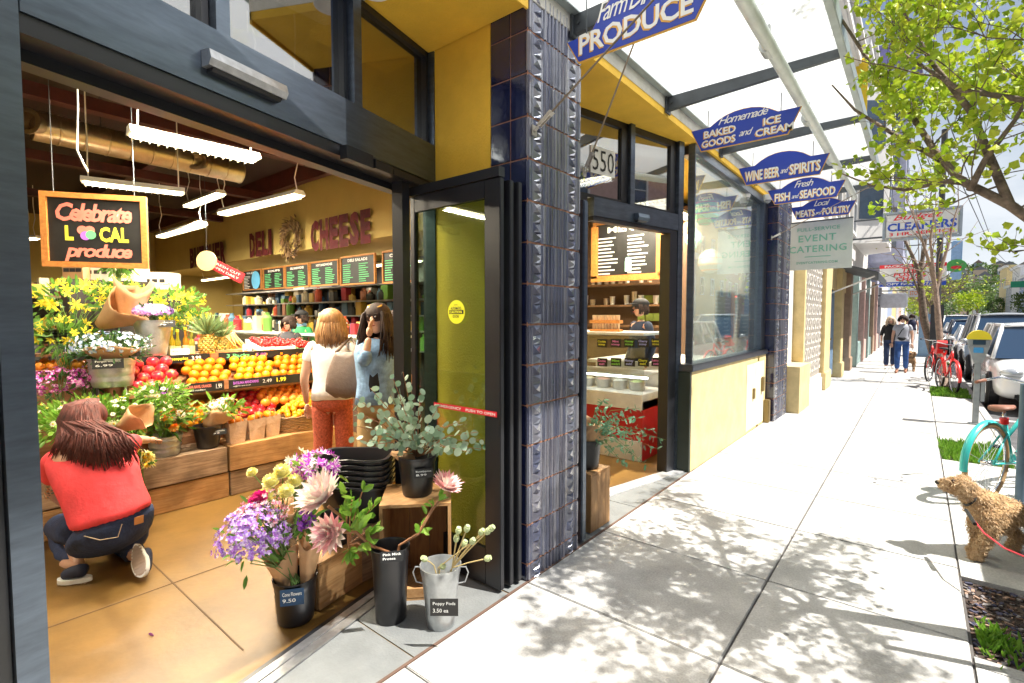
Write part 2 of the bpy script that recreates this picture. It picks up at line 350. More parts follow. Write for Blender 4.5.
# ---------------------------------------------------------------- the grocery
yel = M('yellow_stucco', (.78, .47, .04), .75, var=.10, scale=2, bump=.35, bscale=70)
cream = M('cream_stucco', (.66, .52, .26), .8, var=.12, scale=4, bump=.15)
black = M('black_metal', (.012, .013, .017), .35, var=.1, metal=.0, spec=.6)
steel = M('dark_steel', (.135, .165, .21), .3, metal=.85, var=.15, scale=5, stretch=(1, 1, 6))
alu = M('aluminium', (.55, .56, .58), .35, metal=.9, var=.15, scale=20)
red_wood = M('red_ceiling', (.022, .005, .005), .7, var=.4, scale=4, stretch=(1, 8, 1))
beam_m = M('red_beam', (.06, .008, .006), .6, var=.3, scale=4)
int_yel = M('interior_yellow', (.52, .39, .12), .8, var=.05, scale=2)
floor_m = M('ochre_floor', (.17, .09, .02), .45, var=.22, scale=2.2, bump=.05, bscale=30, spec=.5)
tile_m = M('navy_tile', (.010, .014, .055), .13, var=.25, scale=14, spec=.8, coat=.5, bump=.15, bscale=12)
tile_f = M('glazed_relief_tile', (.15, .16, .22), .24, island=[(.09, .10, .16), (.16, .17, .22), (.12, .12, .16), (.21, .21, .25)], metal=.4, var=.35, scale=9, spec=1, coat=1, bump=.2, bscale=20)  # navy front tiles coloured lighter to carry the sky's reflection
grout = M('orange_grout', (.36, .17, .10), .9, var=.2, scale=40)
store = thing('grocery_store', 'yellow fronted corner grocery with wide open black framed entrance and tiled pillar', 'building', (-2.3, 1.3, 0))
def S(bb, name, mat, **k): return bb.build(name, mat, store, **k)
fl = B(); fl.box((-18, -6, -.1), (-1.8, 9.4, -.004)); tag(fl.build('interior_floor', floor_m), kind='structure')
b = B()
b.box((-9, 1.0, -.003), (-2.5, 1.008, -.0015)); b.box((-9, -1.6, -.003), (-2.2, -1.592, -.0015)); b.box((-5.9, -3, -.003), (-5.892, 5, -.0015)); b.box((-3.48, -1, -.003), (-3.472, 3, -.0015))
tag(b.build('floor_joint', M('floor_joint', (.09, .05, .02), .8)), kind='structure')
O1 = V((-2.35, 1.3, 0)); D1 = V((-.228, .974, 0)).normalized(); N1 = V((.974, .228, 0)).normalized()
O2 = V((-1.9, 5.25, 0)); D2 = V((.228, .974, 0)).normalized(); N2 = V((.974, -.228, 0)).normalized()
def L1(s, n, z): return O1+D1*s+N1*n+Z*z
def L2(s, n, z): return O2+D2*s+N2*n+Z*z
def bx(bb, Lf, s0, s1, n0, n1, z0, z1):
    return bb.hexa([Lf(s0, n0, z0), Lf(s1, n0, z0), Lf(s1, n1, z0), Lf(s0, n1, z0), Lf(s0, n0, z1), Lf(s1, n0, z1), Lf(s1, n1, z1), Lf(s0, n1, z1)])
# entrance slab of grey tiles, and the track
slab = M('porch_tile', (.17, .18, .18), .75, var=.12, scale=5, bump=.2, bscale=80)
b = B()
def quad(bb, p, z=.001): bb.add([V((x, y, z)) for x, y in p], [(0, 1, 2, 3)])
def xl(y, n=.125): p = L1((y-1.3)/.974, n, 0); return p.x
ys = [.1, .56, 1.49, 2.2]
for i in range(3):
    a, c = ys[i]+.004, ys[i+1]-.004
    b.hexa([(xl(a), a, -.02), (-1.812, a, -.02), (-1.812, c, -.02), (xl(c), c, -.02), (xl(a), a, .002), (-1.812, a, .002), (-1.812, c, .002), (xl(c), c, .002)])
b.hexa([(xl(2.2), 2.208, -.02), (-1.812, 2.208, -.02), (-1.812, 2.368, -.02), (xl(2.36), 2.368, -.02), (xl(2.2), 2.208, .002), (-1.812, 2.208, .002), (-1.812, 2.368, .002), (xl(2.36), 2.368, .002)])
def xl2(y): return O2.x+(y-5.25)*.228/.974+.09
for a, c in ((2.96, 3.9), (3.908, 4.6), (4.608, 5.25)):
    b.hexa([(xl2(a), a, -.02), (-1.812, a, -.02), (-1.812, c, -.02), (xl2(c), c, -.02), (xl2(a), a, .002), (-1.812, a, .002), (-1.812, c, .002), (xl2(c), c, .002)])
tag(b.build('porch_paving', slab), kind='structure')
b = B(); b.box((-1.812, .1, -.02), (-1.796, 5.3, .0025)); tag(b.build('porch_edge', M('edge_seal', (.12, .07, .05), .9)), kind='structure')
b = B()
for n0, n1, z in ((-.0, .03, .006), (.034, .052, .010), (.056, .075, .006), (.079, .115, .009)): bx(b, L1, -1.2, 1.15, n0, n1, -.02, z)
S(b, 'door_track', alu)
b = B(); bx(b, L1, -1.2, 1.15, -.03, -.003, -.02, .004); S(b, 'door_track_slot', black)
b = B(); bx(b, L2, -2.3, 0, -.05, .085, -.02, .012); S(b, 'door_sill', M('sill_alu', (.75, .76, .78), .4, metal=.6))
# entrance frame: jambs, header, mullions
for q in ((-1.14, -1.062), (1.09, 1.16)): b = B(); bx(b, L1, q[0], q[1], -.1, .0, 0, 3.41); S(b, 'entrance_post', steel)
b = B(); bx(b, L1, -1.22, -1.143, -.1, -.02, 0, 3.41); bx(b, L1, -1.6, -1.225, -.1, -.05, 0, 3.41); S(b, 'door_jamb', black); b = B(); bx(b, L1, .76, .835, -.1, -.02, 0, 2.5); S(b, 'door_jamb', black)
b = B(); bx(b, L1, -1.06, 1.088, -.1, .004, 2.53, 2.78); S(b, 'entrance_header', steel)
b = B(); bx(b, L1, -1.06, 1.088, -.12, -.004, 2.47, 2.528); bx(b, L1, -1.06, 1.088, -.2, -.122, 2.43, 2.7); S(b, 'header_rail', black)
for s in (-.415, .365): b = B(); bx(b, L1, s-.03, s+.03, -.10, .0, 2.782, 3.41); S(b, 'mullion', steel)
b = B()
for s0, s1 in ((-1.06, -.447), (-.383, .333), (.397, 1.088)):
    for q in ((s0, s0+.03, 2.782, 3.41), (s1-.03, s1, 2.782, 3.41), (s0, s1, 2.782, 2.81), (s0, s1, 3.37, 3.41)):
        bx(b, L1, q[0]+.001, q[1]-.001, -.13, -.045, q[2]+.001, q[3]-.001)
S(b, 'window_frame', black)
tg = glassmat('transom_glass', (.35, .38, .42), .42)
for s0, s1 in ((-1.04, -.45), (-.38, .33), (.40, 1.07)):
    b = B(); bx(b, L1, s0, s1, -.09, -.082, 2.8, 3.38); S(b, 'transom_pane', tg)
# door sensors on the header
def sensor(p, dx, nx, w):
    t = thing('door_sensor', 'slim grey motion sensor on the dark header above the wide entrance' if w > .3 else 'small dark motion sensor above the door numbered 550', 'door sensor', p)
    b = B(); dx = V(dx); nx = V(nx); c = V(p)
    pr = [(-.0, -.03), (.045, -.03), (.06, -.005), (.05, .03), (0, .035)]
    b.prism(pr, c-dx*(w/2), nx, Z, dx*w); b.build('housing', alu if w > .3 else steel, t, smooth=False)
    b = B(); b.prism([(.0, -.045), (.03, -.045), (.044, -.032), (0, -.032)], c-dx*(w/2-.02), nx, Z, dx*(w-.04)); b.build('lens', black, t)
sensor(L1(-.335, .006, 2.635), D1, N1, .36); sensor(L2(-.8, .006, 2.55), D2, N2, .16)
b = B(); bx(b, L1, .22, .42, .0, .05, 2.45, 2.52); bx(b, L1, .45, .6, .0, .04, 2.46, 2.51); bx(b, L1, .62, 1.05, -.0, .03, 2.47, 2.5)
S(b, 'door_operator', black)
# tiled pillar, yellow return wall, soffit
b = B(); b.box((-2.6, 2.376, 0), (-2.1, 2.94, 3.41)); b.box((-2.6, 2.37, 0), (-2.098, 2.3755, 3.41)); S(b, 'return_wall', yel)
def pillar(x0, x1, y0, y1, relief):
    b = B(); b.box((x0, y0+.006, 0), (x1-.0095, y1-.006, 3.45)); S(b, 'pillar_core', grout)
    b = B(); rows = [i*.2445-.14 for i in range(15)]; sx = [x0, (x0+x1)/2+.01, x1]
    for z in rows:
        a, c = max(z+.004, 0), z+.2405
        for i in range(2): b.bev((sx[i]+.003, y0, a), (sx[i+1]-.003-(.012 if i == 1 else 0), y0+.03, c), .003)
    for z in rows if relief else []: pass
    S(b, 'side_tiles', tile_m)
    b = B()
    for z in rows:
        a, c = max(z+.005, 0), z+.239; w = y1-y0
        b.bev((x1-.03, y0+.0, a), (x1, y0+.035, c), .008); b.bev((x1-.03, y1-.03, a), (x1, y1, c), .008)
        ribs = [(.10, .24), (.76, .90)]
        b.box((x1-.03, y0+.0352, a), (x1-.008, y1-.0302, c))
        for r0, r1 in ribs:               # stamped triangles
            ya, yb = y0+w*r0, y0+w*r1; n = 4; h = (c-a)/n; ym = (ya+yb)/2
            for k in range(n):
                z0 = a+k*h; xx = x1-.008
                b.add([(xx, ya, z0), (xx, yb, z0), (xx, yb, z0+h), (xx, ya, z0+h), (xx+.013, ya+(yb-ya)*(.25 if k % 2 else .75), z0+h/2), (xx+.016, ym, z0+h*.1)],
                      [(0, 1, 5), (1, 4, 5), (1, 2, 4), (2, 3, 4), (3, 0, 4), (0, 5, 4)])
        for q in (.04, .07, .29, .315, .37, .43, .5, .53, .565, .63, .69, .715, .93, .955):
            yy = y0+w*q; r = .006 if q in (.04, .07, .315, .53, .715, .93) else .011
            b.tube([(x1-.009, yy, a), (x1-.009, yy, c)], r, 8)
    S(b, 'relief_tiles', tile_f, smooth=False)
pillar(-2.097, -1.8, 2.37, 2.955, True)
b = B(); b.box((-3.1, 1.75, 3.412), (-1.802, 2.365, 3.46)); b.box((-2.6, 2.37, 3.412), (-2.1, 2.95, 3.46)); b.box((-3.1, 2.96, 3.40), (-1.802, 8.44, 3.46)); b.box((-1.815, 1.75, 3.39), (-1.80, 2.365, 3.46)); S(b, 'soffit', yel)
b = B(); b.box((-2.9, 1.75, 3.462), (-1.8, 9.4, 8.2)); b.box((-2.9, -8, 3.412), (-2.42, 1.748, 8.2)); b.box((-2.6, .0, 3.412), (-2.12, .6, 3.8)); b.box((-2.9, -8, 0), (-1.8, -.7, 3.46)); b.box((-2.2, -.7, 0), (-1.8, .09, 3.46)); S(b, 'upper_wall', M('pale_wall', (.7, .68, .62), .8))
b = B(); b.lathe([(.095, 0), (.095, -.012), (.075, -.016), (.06, -.008)], (-2.37, 1.72, 3.412), 24); S(b, 'downlight', M('lamp_white', (.85, .85, .85), .5), smooth=True)
for k in range(5):
    if k in (1, 2, 3, 4, 0):
        y0, z0 = 4.4+k*1.0, 5.0
# shell of the shop inside
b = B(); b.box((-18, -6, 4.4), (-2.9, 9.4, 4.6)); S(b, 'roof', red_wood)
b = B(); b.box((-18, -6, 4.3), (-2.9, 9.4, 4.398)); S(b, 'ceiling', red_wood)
b = B()
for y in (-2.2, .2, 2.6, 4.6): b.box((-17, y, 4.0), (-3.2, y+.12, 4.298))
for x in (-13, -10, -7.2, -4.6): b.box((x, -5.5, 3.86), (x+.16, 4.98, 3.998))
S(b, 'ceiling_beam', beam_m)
b = B(); b.box((-18.2, -6, 0), (-18, 9.4, 4.4)); b.box((-18, -6.2, 0), (-2.2, -6, 4.4)); b.box((-18, 7.2, 0), (-5.4, 7.4, 4.4)); b.box((-5.6, 5, 0), (-5.4, 7.2, 4.4)); b.box((-5.4, 8.6, 0), (-1.9, 8.8, 3.4)); b.box((-5.6, 7.2, 0), (-5.4, 8.6, 4.4))
b.hexa([(-2.6, 2.95, 0), (-5.6, 5, 0), (-5.5, 5.1, 0), (-2.55, 3.05, 0), (-2.6, 2.95, 4.3), (-5.6, 5, 4.3), (-5.5, 5.1, 4.3), (-2.55, 3.05, 4.3)])
S(b, 'interior_wall', int_yel)
b = B(); b.box((-17.9, 5.0, 2.9), (-5.6, 6.4, 4.297)); S(b, 'bulkhead', int_yel)
b = B(); b.box((-5.4, 2.95, 3.3), (-2.9, 8.6, 3.398)); S(b, 'lower_ceiling', M('dark_ceiling', (.05, .045, .04), .8))
# sliding panels folded back beside the pillar
dgl = glassmat('door_glass', (.60, .74, .66), .08)
def leaf(y, x0, x1, full):
    b = B(); t = .036; z1 = 2.40
    b.bev((x1-.12, y, .02), (x1, y+t, z1), .004); b.bev((x0, y, .02), (x0+.045, y+t, z1), .004)
    b.box((x0+.046, y+.001, .02), (x1-.121, y+t-.001, .24)); b.box((x0+.046, y+.001, z1-.10), (x1-.121, y+t-.001, z1)); S(b, 'door_panel_frame', black)
    if full: b = B(); b.box((x0+.045, y+.014, .24), (x1-.12, y+.02, z1-.1)); S(b, 'door_pane', dgl)
leaf(2.16, -2.62, -1.84, True); leaf(2.235, -2.03, -1.83, False); leaf(2.30, -2.01, -1.82, False)
b = B(); b.box((-2.62, 2.15, 2.405), (-1.84, 2.20, 2.46)); S(b, 'panel_rail', black)
stk = thing('caution_sticker', 'round yellow automatic caution door sticker on the folded glass door', 'sticker', (-2.22, 2.155, 1.65))
c = Py(456.5, 312, 2.155); b = B(); b.lathe([(.072, 0), (.072, .002)], c, 40, (0, -1, 0)); b.build('disc', M('sticker_yellow', (.85, .82, .02), .5, var=0), stk)
bkt = M('ink_black', (.01, .01, .01), .6, var=0)
text('AUTOMATIC', bkt, c+V((-.045, -.003, .014)), X, Z, .09, .017, stk, bold=.02); text('DOOR', bkt, c+V((-.026, -.003, -.035)), X, Z, .052, .016, stk, bold=.02)
text('SLIDING', bkt, c+V((-.016, -.003, .040)), X, Z, .032, .007, stk)
b = B(); b.box(c+V((-.06, -.0035, -.012)), c+V((.06, -.002, .011))); b.build('black_band', bkt, stk)
text('CAUTION', M('sticker_yellow'), c+V((-.052, -.0045, -.0085)), X, Z, .104, .016, stk, bold=.03)
stk = thing('emergency_sticker', 'long red push to open emergency sticker low on the folded glass door', 'sticker', (-2.2, 2.155, 1.2))
c = Py(434, 402, 2.155); e = Py(497, 410, 2.155); b = B(); b.box(c, V((e.x, 2.1535, c.z-.032))); b.build('strip', M('sticker_red', (.7, .01, .03), .5, var=0), stk)
text('IN EMERGENCY    PUSH TO OPEN', paint_w, V((c.x+.01, 2.153, c.z-.024)), X, Z, e.x-c.x-.02, .016, stk, bold=.02)
# ---- door 550
b = B(); bx(b, L2, -1.42, -.175, -.08, .004, 2.50, 2.66); S(b, 'side_header', steel)
b = B(); bx(b, L2, -1.42, -.175, -.085, -.004, 2.46, 2.498); bx(b, L2, -.30, -.175, -.12, -.002, 0, 2.46); S(b, 'side_jamb', black)
b = B(); bx(b, L2, -.173, -.09, -.08, .006, .0, 3.40); bx(b, L2, -.93, -.87, -.08, .002, 2.662, 3.4); S(b, 'side_post', steel)
b = B()
for s0, s1 in ((-2.2, -.935), (-.865, -.18)):
    for q in ((s0, s0+.03, 2.665, 3.4), (s1-.09, s1, 2.665, 3.4), (s0, s1, 2.665, 2.69), (s0, s1, 3.34, 3.4)): bx(b, L2, q[0], q[1], -.075, -.03, q[2], q[3]-.001)
S(b, 'side_window_frame', black)
for s0, s1 in ((-2.2, -.95), (-.85, -.22)): b = B(); bx(b, L2, s0, s1, -.06, -.052, 2.68, 3.36); S(b, 'side_transom_pane', tg)
b = B(); bx(b, L2, -2.35, -1.5, -.1, 0, 0, 2.66); S(b, 'side_panel', black)
b = B(); b.bev((-2.4, 3.0, .02), (-1.80, 3.06, 2.42), .008); S(b, 'folded_door_panel', steel)
pl = thing('number_plate', 'white house number plate reading 550 on the transom glass', 'number plate', L2(-1.3, -.04, 2.9))
q = [Pz(0, 0)]; n0 = L2(0, -.045, 0)
def P2(u, v, n=-.045): d = ray(u, v); o = L2(0, n, 0); return CP+d*((o-CP).dot(N2)/d.dot(N2))
a, c = P2(590.5, 172), P2(615, 152); w = (c-a).dot(D2)
b = B(); b.obox((a+c)/2, D2*(w/2), N2*.002, Z*((c.z-a.z)/2)); b.build('plate', paint_w, pl)
text('550', bkt, a+D2*.02+Z*.025+N2*.004, D2, Z, w-.04, c.z-a.z-.05, pl, bold=-.005)
# ---- shop window, low wall
b = B(); b.box((-1.90, 5.24, 1.125), (-1.83, 5.27, 3.395)); b.box((-1.9, 8.18, 1.125), (-1.83, 8.28, 3.395)); b.box((-1.9, 5.272, 3.30), (-1.83, 8.178, 3.398)); S(b, 'window_frame', steel)
b = B(); b.box((-1.98, 5.25, 3.3), (-1.902, 8.2, 3.39)); b.box((-2.0, 8.285, 0), (-1.83, 8.45, 3.39)); S(b, 'window_head', black)
b = B(); b.bev((-1.95, 5.12, 1.05), (-1.775, 8.42, 1.123), .01); S(b, 'window_sill', steel)
b = B(); b.box((-1.885, 5.272, 1.124), (-1.878, 8.178, 3.299)); S(b, 'shop_window', glassmat('shopglass', (.80, .9, .92), .17, diff=.16, dcol=(.8, .95, 1)))  # pale cyan diffuse in the glass stands in for bright street reflections
b = B(); b.box((-1.93, 5.165, 0), (-1.8, 7.9, 1.047)); b.box((-1.93, 8.0, 0), (-1.8, 8.4, 1.047)); b.box((-1.95, 7.9, 0), (-1.83, 8.0, 1.047)); S(b, 'low_wall', cream)
b = B(); b.bev((-1.81, 7.3, .03), (-1.795, 8.28, .96), .005); S(b, 'access_panel', M('cream2', (.8, .72, .5), .7))
b = B(); b.box((-1.93, 5.12, 0), (-1.80, 5.163, 1.047)); S(b, 'wall_end', M('blackgreen', (.02, .03, .02), .5))
b = B(); b.bev((-1.795, 7.62, .45), (-1.77, 7.70, .6), .005); b.bev((-1.795, 8.1, .5), (-1.76, 8.2, .72), .01); b.bev((-1.80, 8.3, .0), (-1.72, 8.42, .35), .01); S(b, 'panel_latch', M('rusty_brass', (.25, .18, .07), .5, metal=.6))
pillar(-2.3, -1.68, 8.46, 9.38, True)
# ================================================================ canopy and hanging signs
can = thing('glass_canopy', 'white glass canopy on dark steel beams over the sidewalk in front of the grocery', 'canopy', (-1.15, 3, 3.5))
def C_(bb, n, m, **k): return bb.build(n, m, can, **k)
frost = glassmat('canopy_glass', (.93, .96, .98), .04, diff=.45, dcol=(.95, .96, .97), rough=.15)
by = [-1.8, -.25, 1.3, 2.85, 4.4, 5.95, 7.5, 9.05]
dk = M('canopy_steel', (.07, .08, .09), .45, metal=.4, var=.15)
for y in by:
    b = B(); b.prism([(-1.795, 3.44), (-1.795, 3.56), (-.5, 3.56), (-.5, 3.50)], (0, y-.02, 0), X, Z, Y*.04); C_(b, 'beam', dk)
    b = B(); b.box((-1.795, y-.05, 3.42), (-1.78, y+.05, 3.555)); b.lathe([(.012, 0), (.012, .01)], (-1.75, y-.021, 3.5), 8, (0, -1, 0)); C_(b, 'bracket', dk)
b = B(); b.bev((-.5, -1.9, 3.49), (-.45, 9.2, 3.60), .006); b.box((-1.795, -1.9, 3.558), (-1.74, 9.2, 3.6)); C_(b, 'edge_channel', M('channel_grey', (.35, .4, .4), .4, metal=.5))
for i in range(len(by)-1): b = B(); b.box((-1.738, by[i]+.004, 3.563), (-.502, by[i+1]-.004, 3.575)); C_(b, 'glass_panel', frost)
b = B()
for i in range(7): b.box((-1.70, by[i]+.03, 3.577), (-.53, by[i]+.034, 3.58))
C_(b, 'glazing_strip', dk)
tb = thing('light_tube', 'long translucent light tube running along under the glass canopy', 'light tube', (-.84, 3, 3.4))
b = B(); b.tube([(-.84, -1, 3.41), (-.80, 9.1, 3.41)], .042, 16); b.build('tube', M('frosted_tube', (.72, .76, .72), .35, var=.1, scale=6), tb, smooth=True)
b = B()
for y in [by[0]+.9+1.55*k for k in range(6)]: b.tube([(-.84, y-.06, 3.41), (-.84, y+.06, 3.41)], .046, 16); b.box((-.845, y-.02, 3.44), (-.825, y+.02, 3.56))
b.build('clamp', M('tube_clamp', (.5, .52, .5), .4, metal=.4), tb, smooth=False)
def rod(A, Bp, lab):
    t = thing('tie_rod', lab, 'tie rod', A); A = V(A); Bp = V(Bp); d = (Bp-A).normalized()
    b = B(); b.tube([A+d*.12, Bp], .006, 8); b.build('rod', M('rod_bronze', (.20, .15, .10), .5, metal=.5), t, smooth=True)
    b = B(); b.tube([A, A+d*.03], .010, 8); s = d.cross(Y).normalized()*.013
    b.obox(A+d*.08+Y*.012, d*.045, Y*.003, d.cross(Y).normalized()*.010); b.obox(A+d*.08-Y*.012, d*.045, Y*.003, d.cross(Y).normalized()*.010); b.tube([A+d*.055-Y*.02, A+d*.055+Y*.02], .006, 8); b.obox(A+d*.13, d*.012, Y*.015, d.cross(Y).normalized()*.012); b.obox(A-V((.003, 0, 0)), (.004, 0, 0), Y*.02, Z*.03)
    b.build('clevis', M('clevis_steel', (.4, .37, .33), .4, metal=.7), t, smooth=False)
A = Px(519, 123, -1.785); rod(V((-1.785, 2.41, A.z)), V((-.86, 2.62, 3.5)), 'steel tie rod fixed to the front corner of the tiled pillar')
rod(V((-1.79, 2.99, 2.6)), Pz(636, 38, 3.5), 'steel tie rod running up from behind the tiled pillar past the big produce sign')
rod(Px(772, 238, -1.66), V((-.62, 9.0, 3.5)), 'steel tie rod anchored in the far navy pillar above the window')
navy = M('sign_blue', (.02, .055, .42), .45, var=.04); gold = M('sign_gold', (.75, .40, .06), .5, var=0); swhite = M('sign_white', (.85, .84, .8), .5, var=0)
def sign(y, ul, ur, pts, label, rows, name='hanging_sign'):
    P = [Py(u, v, y) for u, v in pts]    # lt, lb, rb, rt, top
    lt, lb, rb, rt, tp = P; xc = (lt.x+rt.x)/2
    z0 = (lb.z+rb.z)/2; z1 = (lt.z+rt.z)/2; z2 = tp.z; hw = (rt.x-lt.x)/2; hb = (rb.x-lb.x)/2
    out = [(-hb, z0), (hb, z0), (hw, z1)]
    for k in range(9):
        a = k/8; xx = .62*hw*(1-2*a); zz = z1+(z2-z1)*(1-(abs(xx)/(.62*hw))**2.2) if True else 0; out.append((xx, zz+.02*(z2-z1)))
    out.append((-hw, z1))
    t = thing(name, label, 'sign', (xc, y, z0))
    b = B(); b.prism(out, (xc, y, 0), X, Z, Y*.018); b.build('board', navy, t)
    cz = (z0+z2)/2; b = B(); b.prism([(x*1.016, cz+(z-cz)*1.045) for x, z in out], (xc, y+.003, 0), X, Z, Y*.012); b.build('gold_edge', gold, t)
    b = B()
    for s in (-.3, .3):
        zz = z2-(.02 if True else 0); b.tube([(xc+s, y+.009, z1), (xc+s, y+.009, 3.5)], .004, 6)
    b.build('hanger', dk, t)
    for s, x0, z0_, w, h, mode in rows:
        o = V((xc+x0*hw, y-.001, z0+(z2-z0)*z0_)); W_ = w*hw; H = h*(z2-z0)
        if mode == 'b':
            text(s, gold, o+V((-.008, 0, -.006)), X, Z, W_, H, t, 'lettering_shadow', th=.001, bold=.03, spacing=.95)
            text(s, swhite, o, X, Z, W_, H, t, th=.003, bold=.02, spacing=.95)
        elif mode == 'i': text(s, swhite, o, V((1, 0, .12)) if rows is None else X, Z, W_, H, t, th=.003, shear=.45, spacing=.8, bold=.005)
    return t
sign(2.65, 0, 0, [(567.7, 30), (582, 57), (699, 21), (711, 0), (640, -22)], 'large blue hanging sign reading Farm Direct Produce nearest the entrance',
     [('PRODUCE', -.80, .10, 1.60, .36, 'b'), ('Farm Direct', -.52, .54, 1.04, .34, 'i')])
sign(4.76, 0, 0, [(691.7, 128), (702, 149), (788, 135.5), (800.6, 110.6), (750, 107.5)], 'blue hanging sign reading Homemade Baked Goods and Ice Cream',
     [('BAKED', -.74, .37, .62, .22, 'b'), ('GOODS', -.78, .08, .66, .22, 'b'), ('Homemade', -.46, .68, .92, .24, 'i'), ('and', -.06, .2, .26, .2, 'i'), ('ICE', .38, .37, .3, .22, 'b'), ('CREAM', .24, .08, .66, .22, 'b')])
sign(6.28, 0, 0, [(739, 167), (746, 183), (819, 176), (829, 155), (785, 151.5)], 'blue hanging sign reading Wine Beer and Spirits behind the ice cream sign',
     [('WINE BEER', -.84, .12, .8, .38, 'b'), ('and', -.02, .22, .18, .2, 'i'), ('SPIRITS', .18, .12, .66, .38, 'b')])
sign(7.7, 0, 0, [(768, 189.7), (776, 203.7), (837.5, 196.7), (845, 181), (806, 178)], 'blue hanging sign reading Fresh Fish and Seafood, third from the far end',
     [('FISH', -.8, .1, .42, .38, 'b'), ('and', -.34, .15, .2, .2, 'i'), ('SEAFOOD', -.12, .1, .9, .38, 'b'), ('Fresh', -.28, .62, .5, .3, 'i')])
sign(9.3, 0, 0, [(790.8, 207), (797, 218.6), (848, 215), (856, 201), (822, 198.5)], 'blue hanging sign reading Local Meats and Poultry above the pale catering banner',
     [('MEATS', -.82, .1, .6, .38, 'b'), ('and', -.2, .15, .2, .2, 'i'), ('POULTRY', .02, .1, .82, .38, 'b'), ('Local', -.26, .62, .5, .3, 'i')])
t = thing('catering_banner', 'pale hanging banner reading full service event catering in mint letters', 'banner', (-1.3, 9.6, 2.5))
a, c = Py(783.5, 271, 9.6), Py(853.5, 217, 9.6)
b = B(); b.box((a.x, 9.6, a.z), (c.x, 9.605, c.z)); b.build('cloth', M('banner_cloth', (.62, .66, .60), .8, var=.04), t)
mint = M('mint_ink', (.20, .50, .36), .7, var=0); w = c.x-a.x; h = c.z-a.z
b = B(); b.tube([(a.x, 9.6, c.z), (c.x, 9.6, c.z)], .012, 8); b.tube([(a.x+.1, 9.6, c.z), (a.x+.1, 9.6, 3.5)], .005, 6); b.tube([(c.x-.1, 9.6, c.z), (c.x-.1, 9.6, 3.5)], .005, 6); b.build('banner_rail', dk, t)
for s, x0, z0, ww, hh in (('FULL-SERVICE', .2, .80, .62, .075), ('EVENT', .22, .58, .55, .14), ('CATERING', .08, .36, .84, .14), ('ENQUIRIES WELCOME', .2, .12, .6, .05)):
    if z0 == .12: s = 'EVENTCATERING.COM'
    text(s, mint, V((a.x+w*x0, 9.599, a.z+h*z0)), X, Z, w*ww, h*hh, t, bold=.015, spacing=1.1)
b = B(); b.box((a.x+w*.32, 9.597, a.z+h*.26), (a.x+w*.7, 9.5995, a.z+h*.275)); b.build('rule', mint, t)
# security cameras beneath the soffit end
def cctv(p, lab):
    t = thing('security_camera', lab, 'security camera', p); p = V(p); wm = M('camera_white', (.75, .76, .76), .4, var=.03)
    b = B(); b.lathe([(.06, .0), (.06, -.05), (.05, -.075)], p, 20); b.build('housing', wm, t, smooth=True)
    b = B(); b.ball(p+V((0, 0, -.075)), .045, 16, 10); b.build('dome', M('dome_grey', (.25, .27, .3), .1, var=0), t, smooth=True)
cctv((-1.72, 7.9, 3.35), 'white dome security camera at the far end of the yellow soffit'); cctv((-1.9, 7.45, 3.33), 'white dome security camera just inside the shop window corner')
# ================================================================ lamps and things under the shop ceiling
lampw = M('fixture_white', (.8, .78, .72), .5, var=0)
glow = M('tube_glow', (1, .93, .75), .5, var=0, emit=9, ecol=(1, .86, .58))
def fixture(c, dx, L, lab, power=90, w=.16, glw=None, cords=True):
    c = V(c); dx = V(dx).normalized(); n = dx.cross(Z).normalized()
    t = thing('fluorescent_light', lab, 'ceiling light', c, group='fluorescent lights hanging in the shop')
    b = B(); b.prism([(-w*.3, .05), (w*.3, .05), (w*.5, .0), (w*.48, -.008), (-w*.48, -.008), (-w*.5, .0)], c-dx*L/2, n, Z, dx*L); b.build('reflector', lampw, t)
    b = B()
    for s in (-1, 1): b.tube([c-dx*(L/2-.03)+n*s*w*.2-Z*.018, c+dx*(L/2-.03)+n*s*w*.2-Z*.018], .012, 8)
    k = int(L/.06)
    b.build('tubes', glow, t, smooth=True)
    b = B(); b.obox(c-Z*.012, dx*(L/2-.02), n*w*.45, Z*.001); b.build('diffuser', glow, t)
    b = B()
    for i in range(k): b.obox(c+dx*(-L/2+.03+i*(L-.06)/k)-Z*.028, dx*.002, n*w*.46, Z*.012)
    b.build('louvre', lampw, t)
    if cords:
        for s in (-1, 1):
            p = c+dx*s*(L/2-.06)+Z*.05; b = B(); q = [p, p+Z*.15+n*.03, p+Z*.35-n*.02, p+Z*.6+n*.01, V((p.x, p.y, 4.25))]; b.tube(q, .007, 6); b.build('cord', lampw, t, smooth=True)
    la = bpy.data.lights.new('lamp', 'AREA'); la.shape = 'RECTANGLE'; la.size = L; la.size_y = w; la.energy = power; la.color = (1, .88, .68)
    lo = bpy.data.objects.new('lamp', la); COL.objects.link(lo); lo.parent = t; a = math.atan2(dx.y, dx.x); lo.location = (0, 0, -.05); lo.rotation_euler = (0, 0, a)
    return t
def fix2(u0, v0, u1, v1, z, lab, **k):
    a, c = Pz(u0, v0, z), Pz(u1, v1, z); return fixture((a+c)/2, c-a, (c-a).length, lab, **k)
PW = 72
fix2(128, 132, 258, 160, 3.0, 'bright louvred fluorescent light with a looping white cord, nearest the entrance header', power=PW)
fix2(81, 181, 185, 193, 3.05, 'louvred fluorescent light hanging just above the framed chalkboard', power=PW)
fix2(222, 213, 300, 194, 3.1, 'smooth white fluorescent light hanging in front of the deli lettering', power=PW)
fix2(160, 236, 203, 224, 3.2, 'short fluorescent light deeper in the shop behind the chalkboard', power=PW)
fix2(26, 238, 38, 238, 3.2, 'small far fluorescent light just left of the chalkboard', power=50)
fix2(203, 280, 240, 275, 2.7, 'low fluorescent light beneath the butcher lettering', power=60, w=.12)
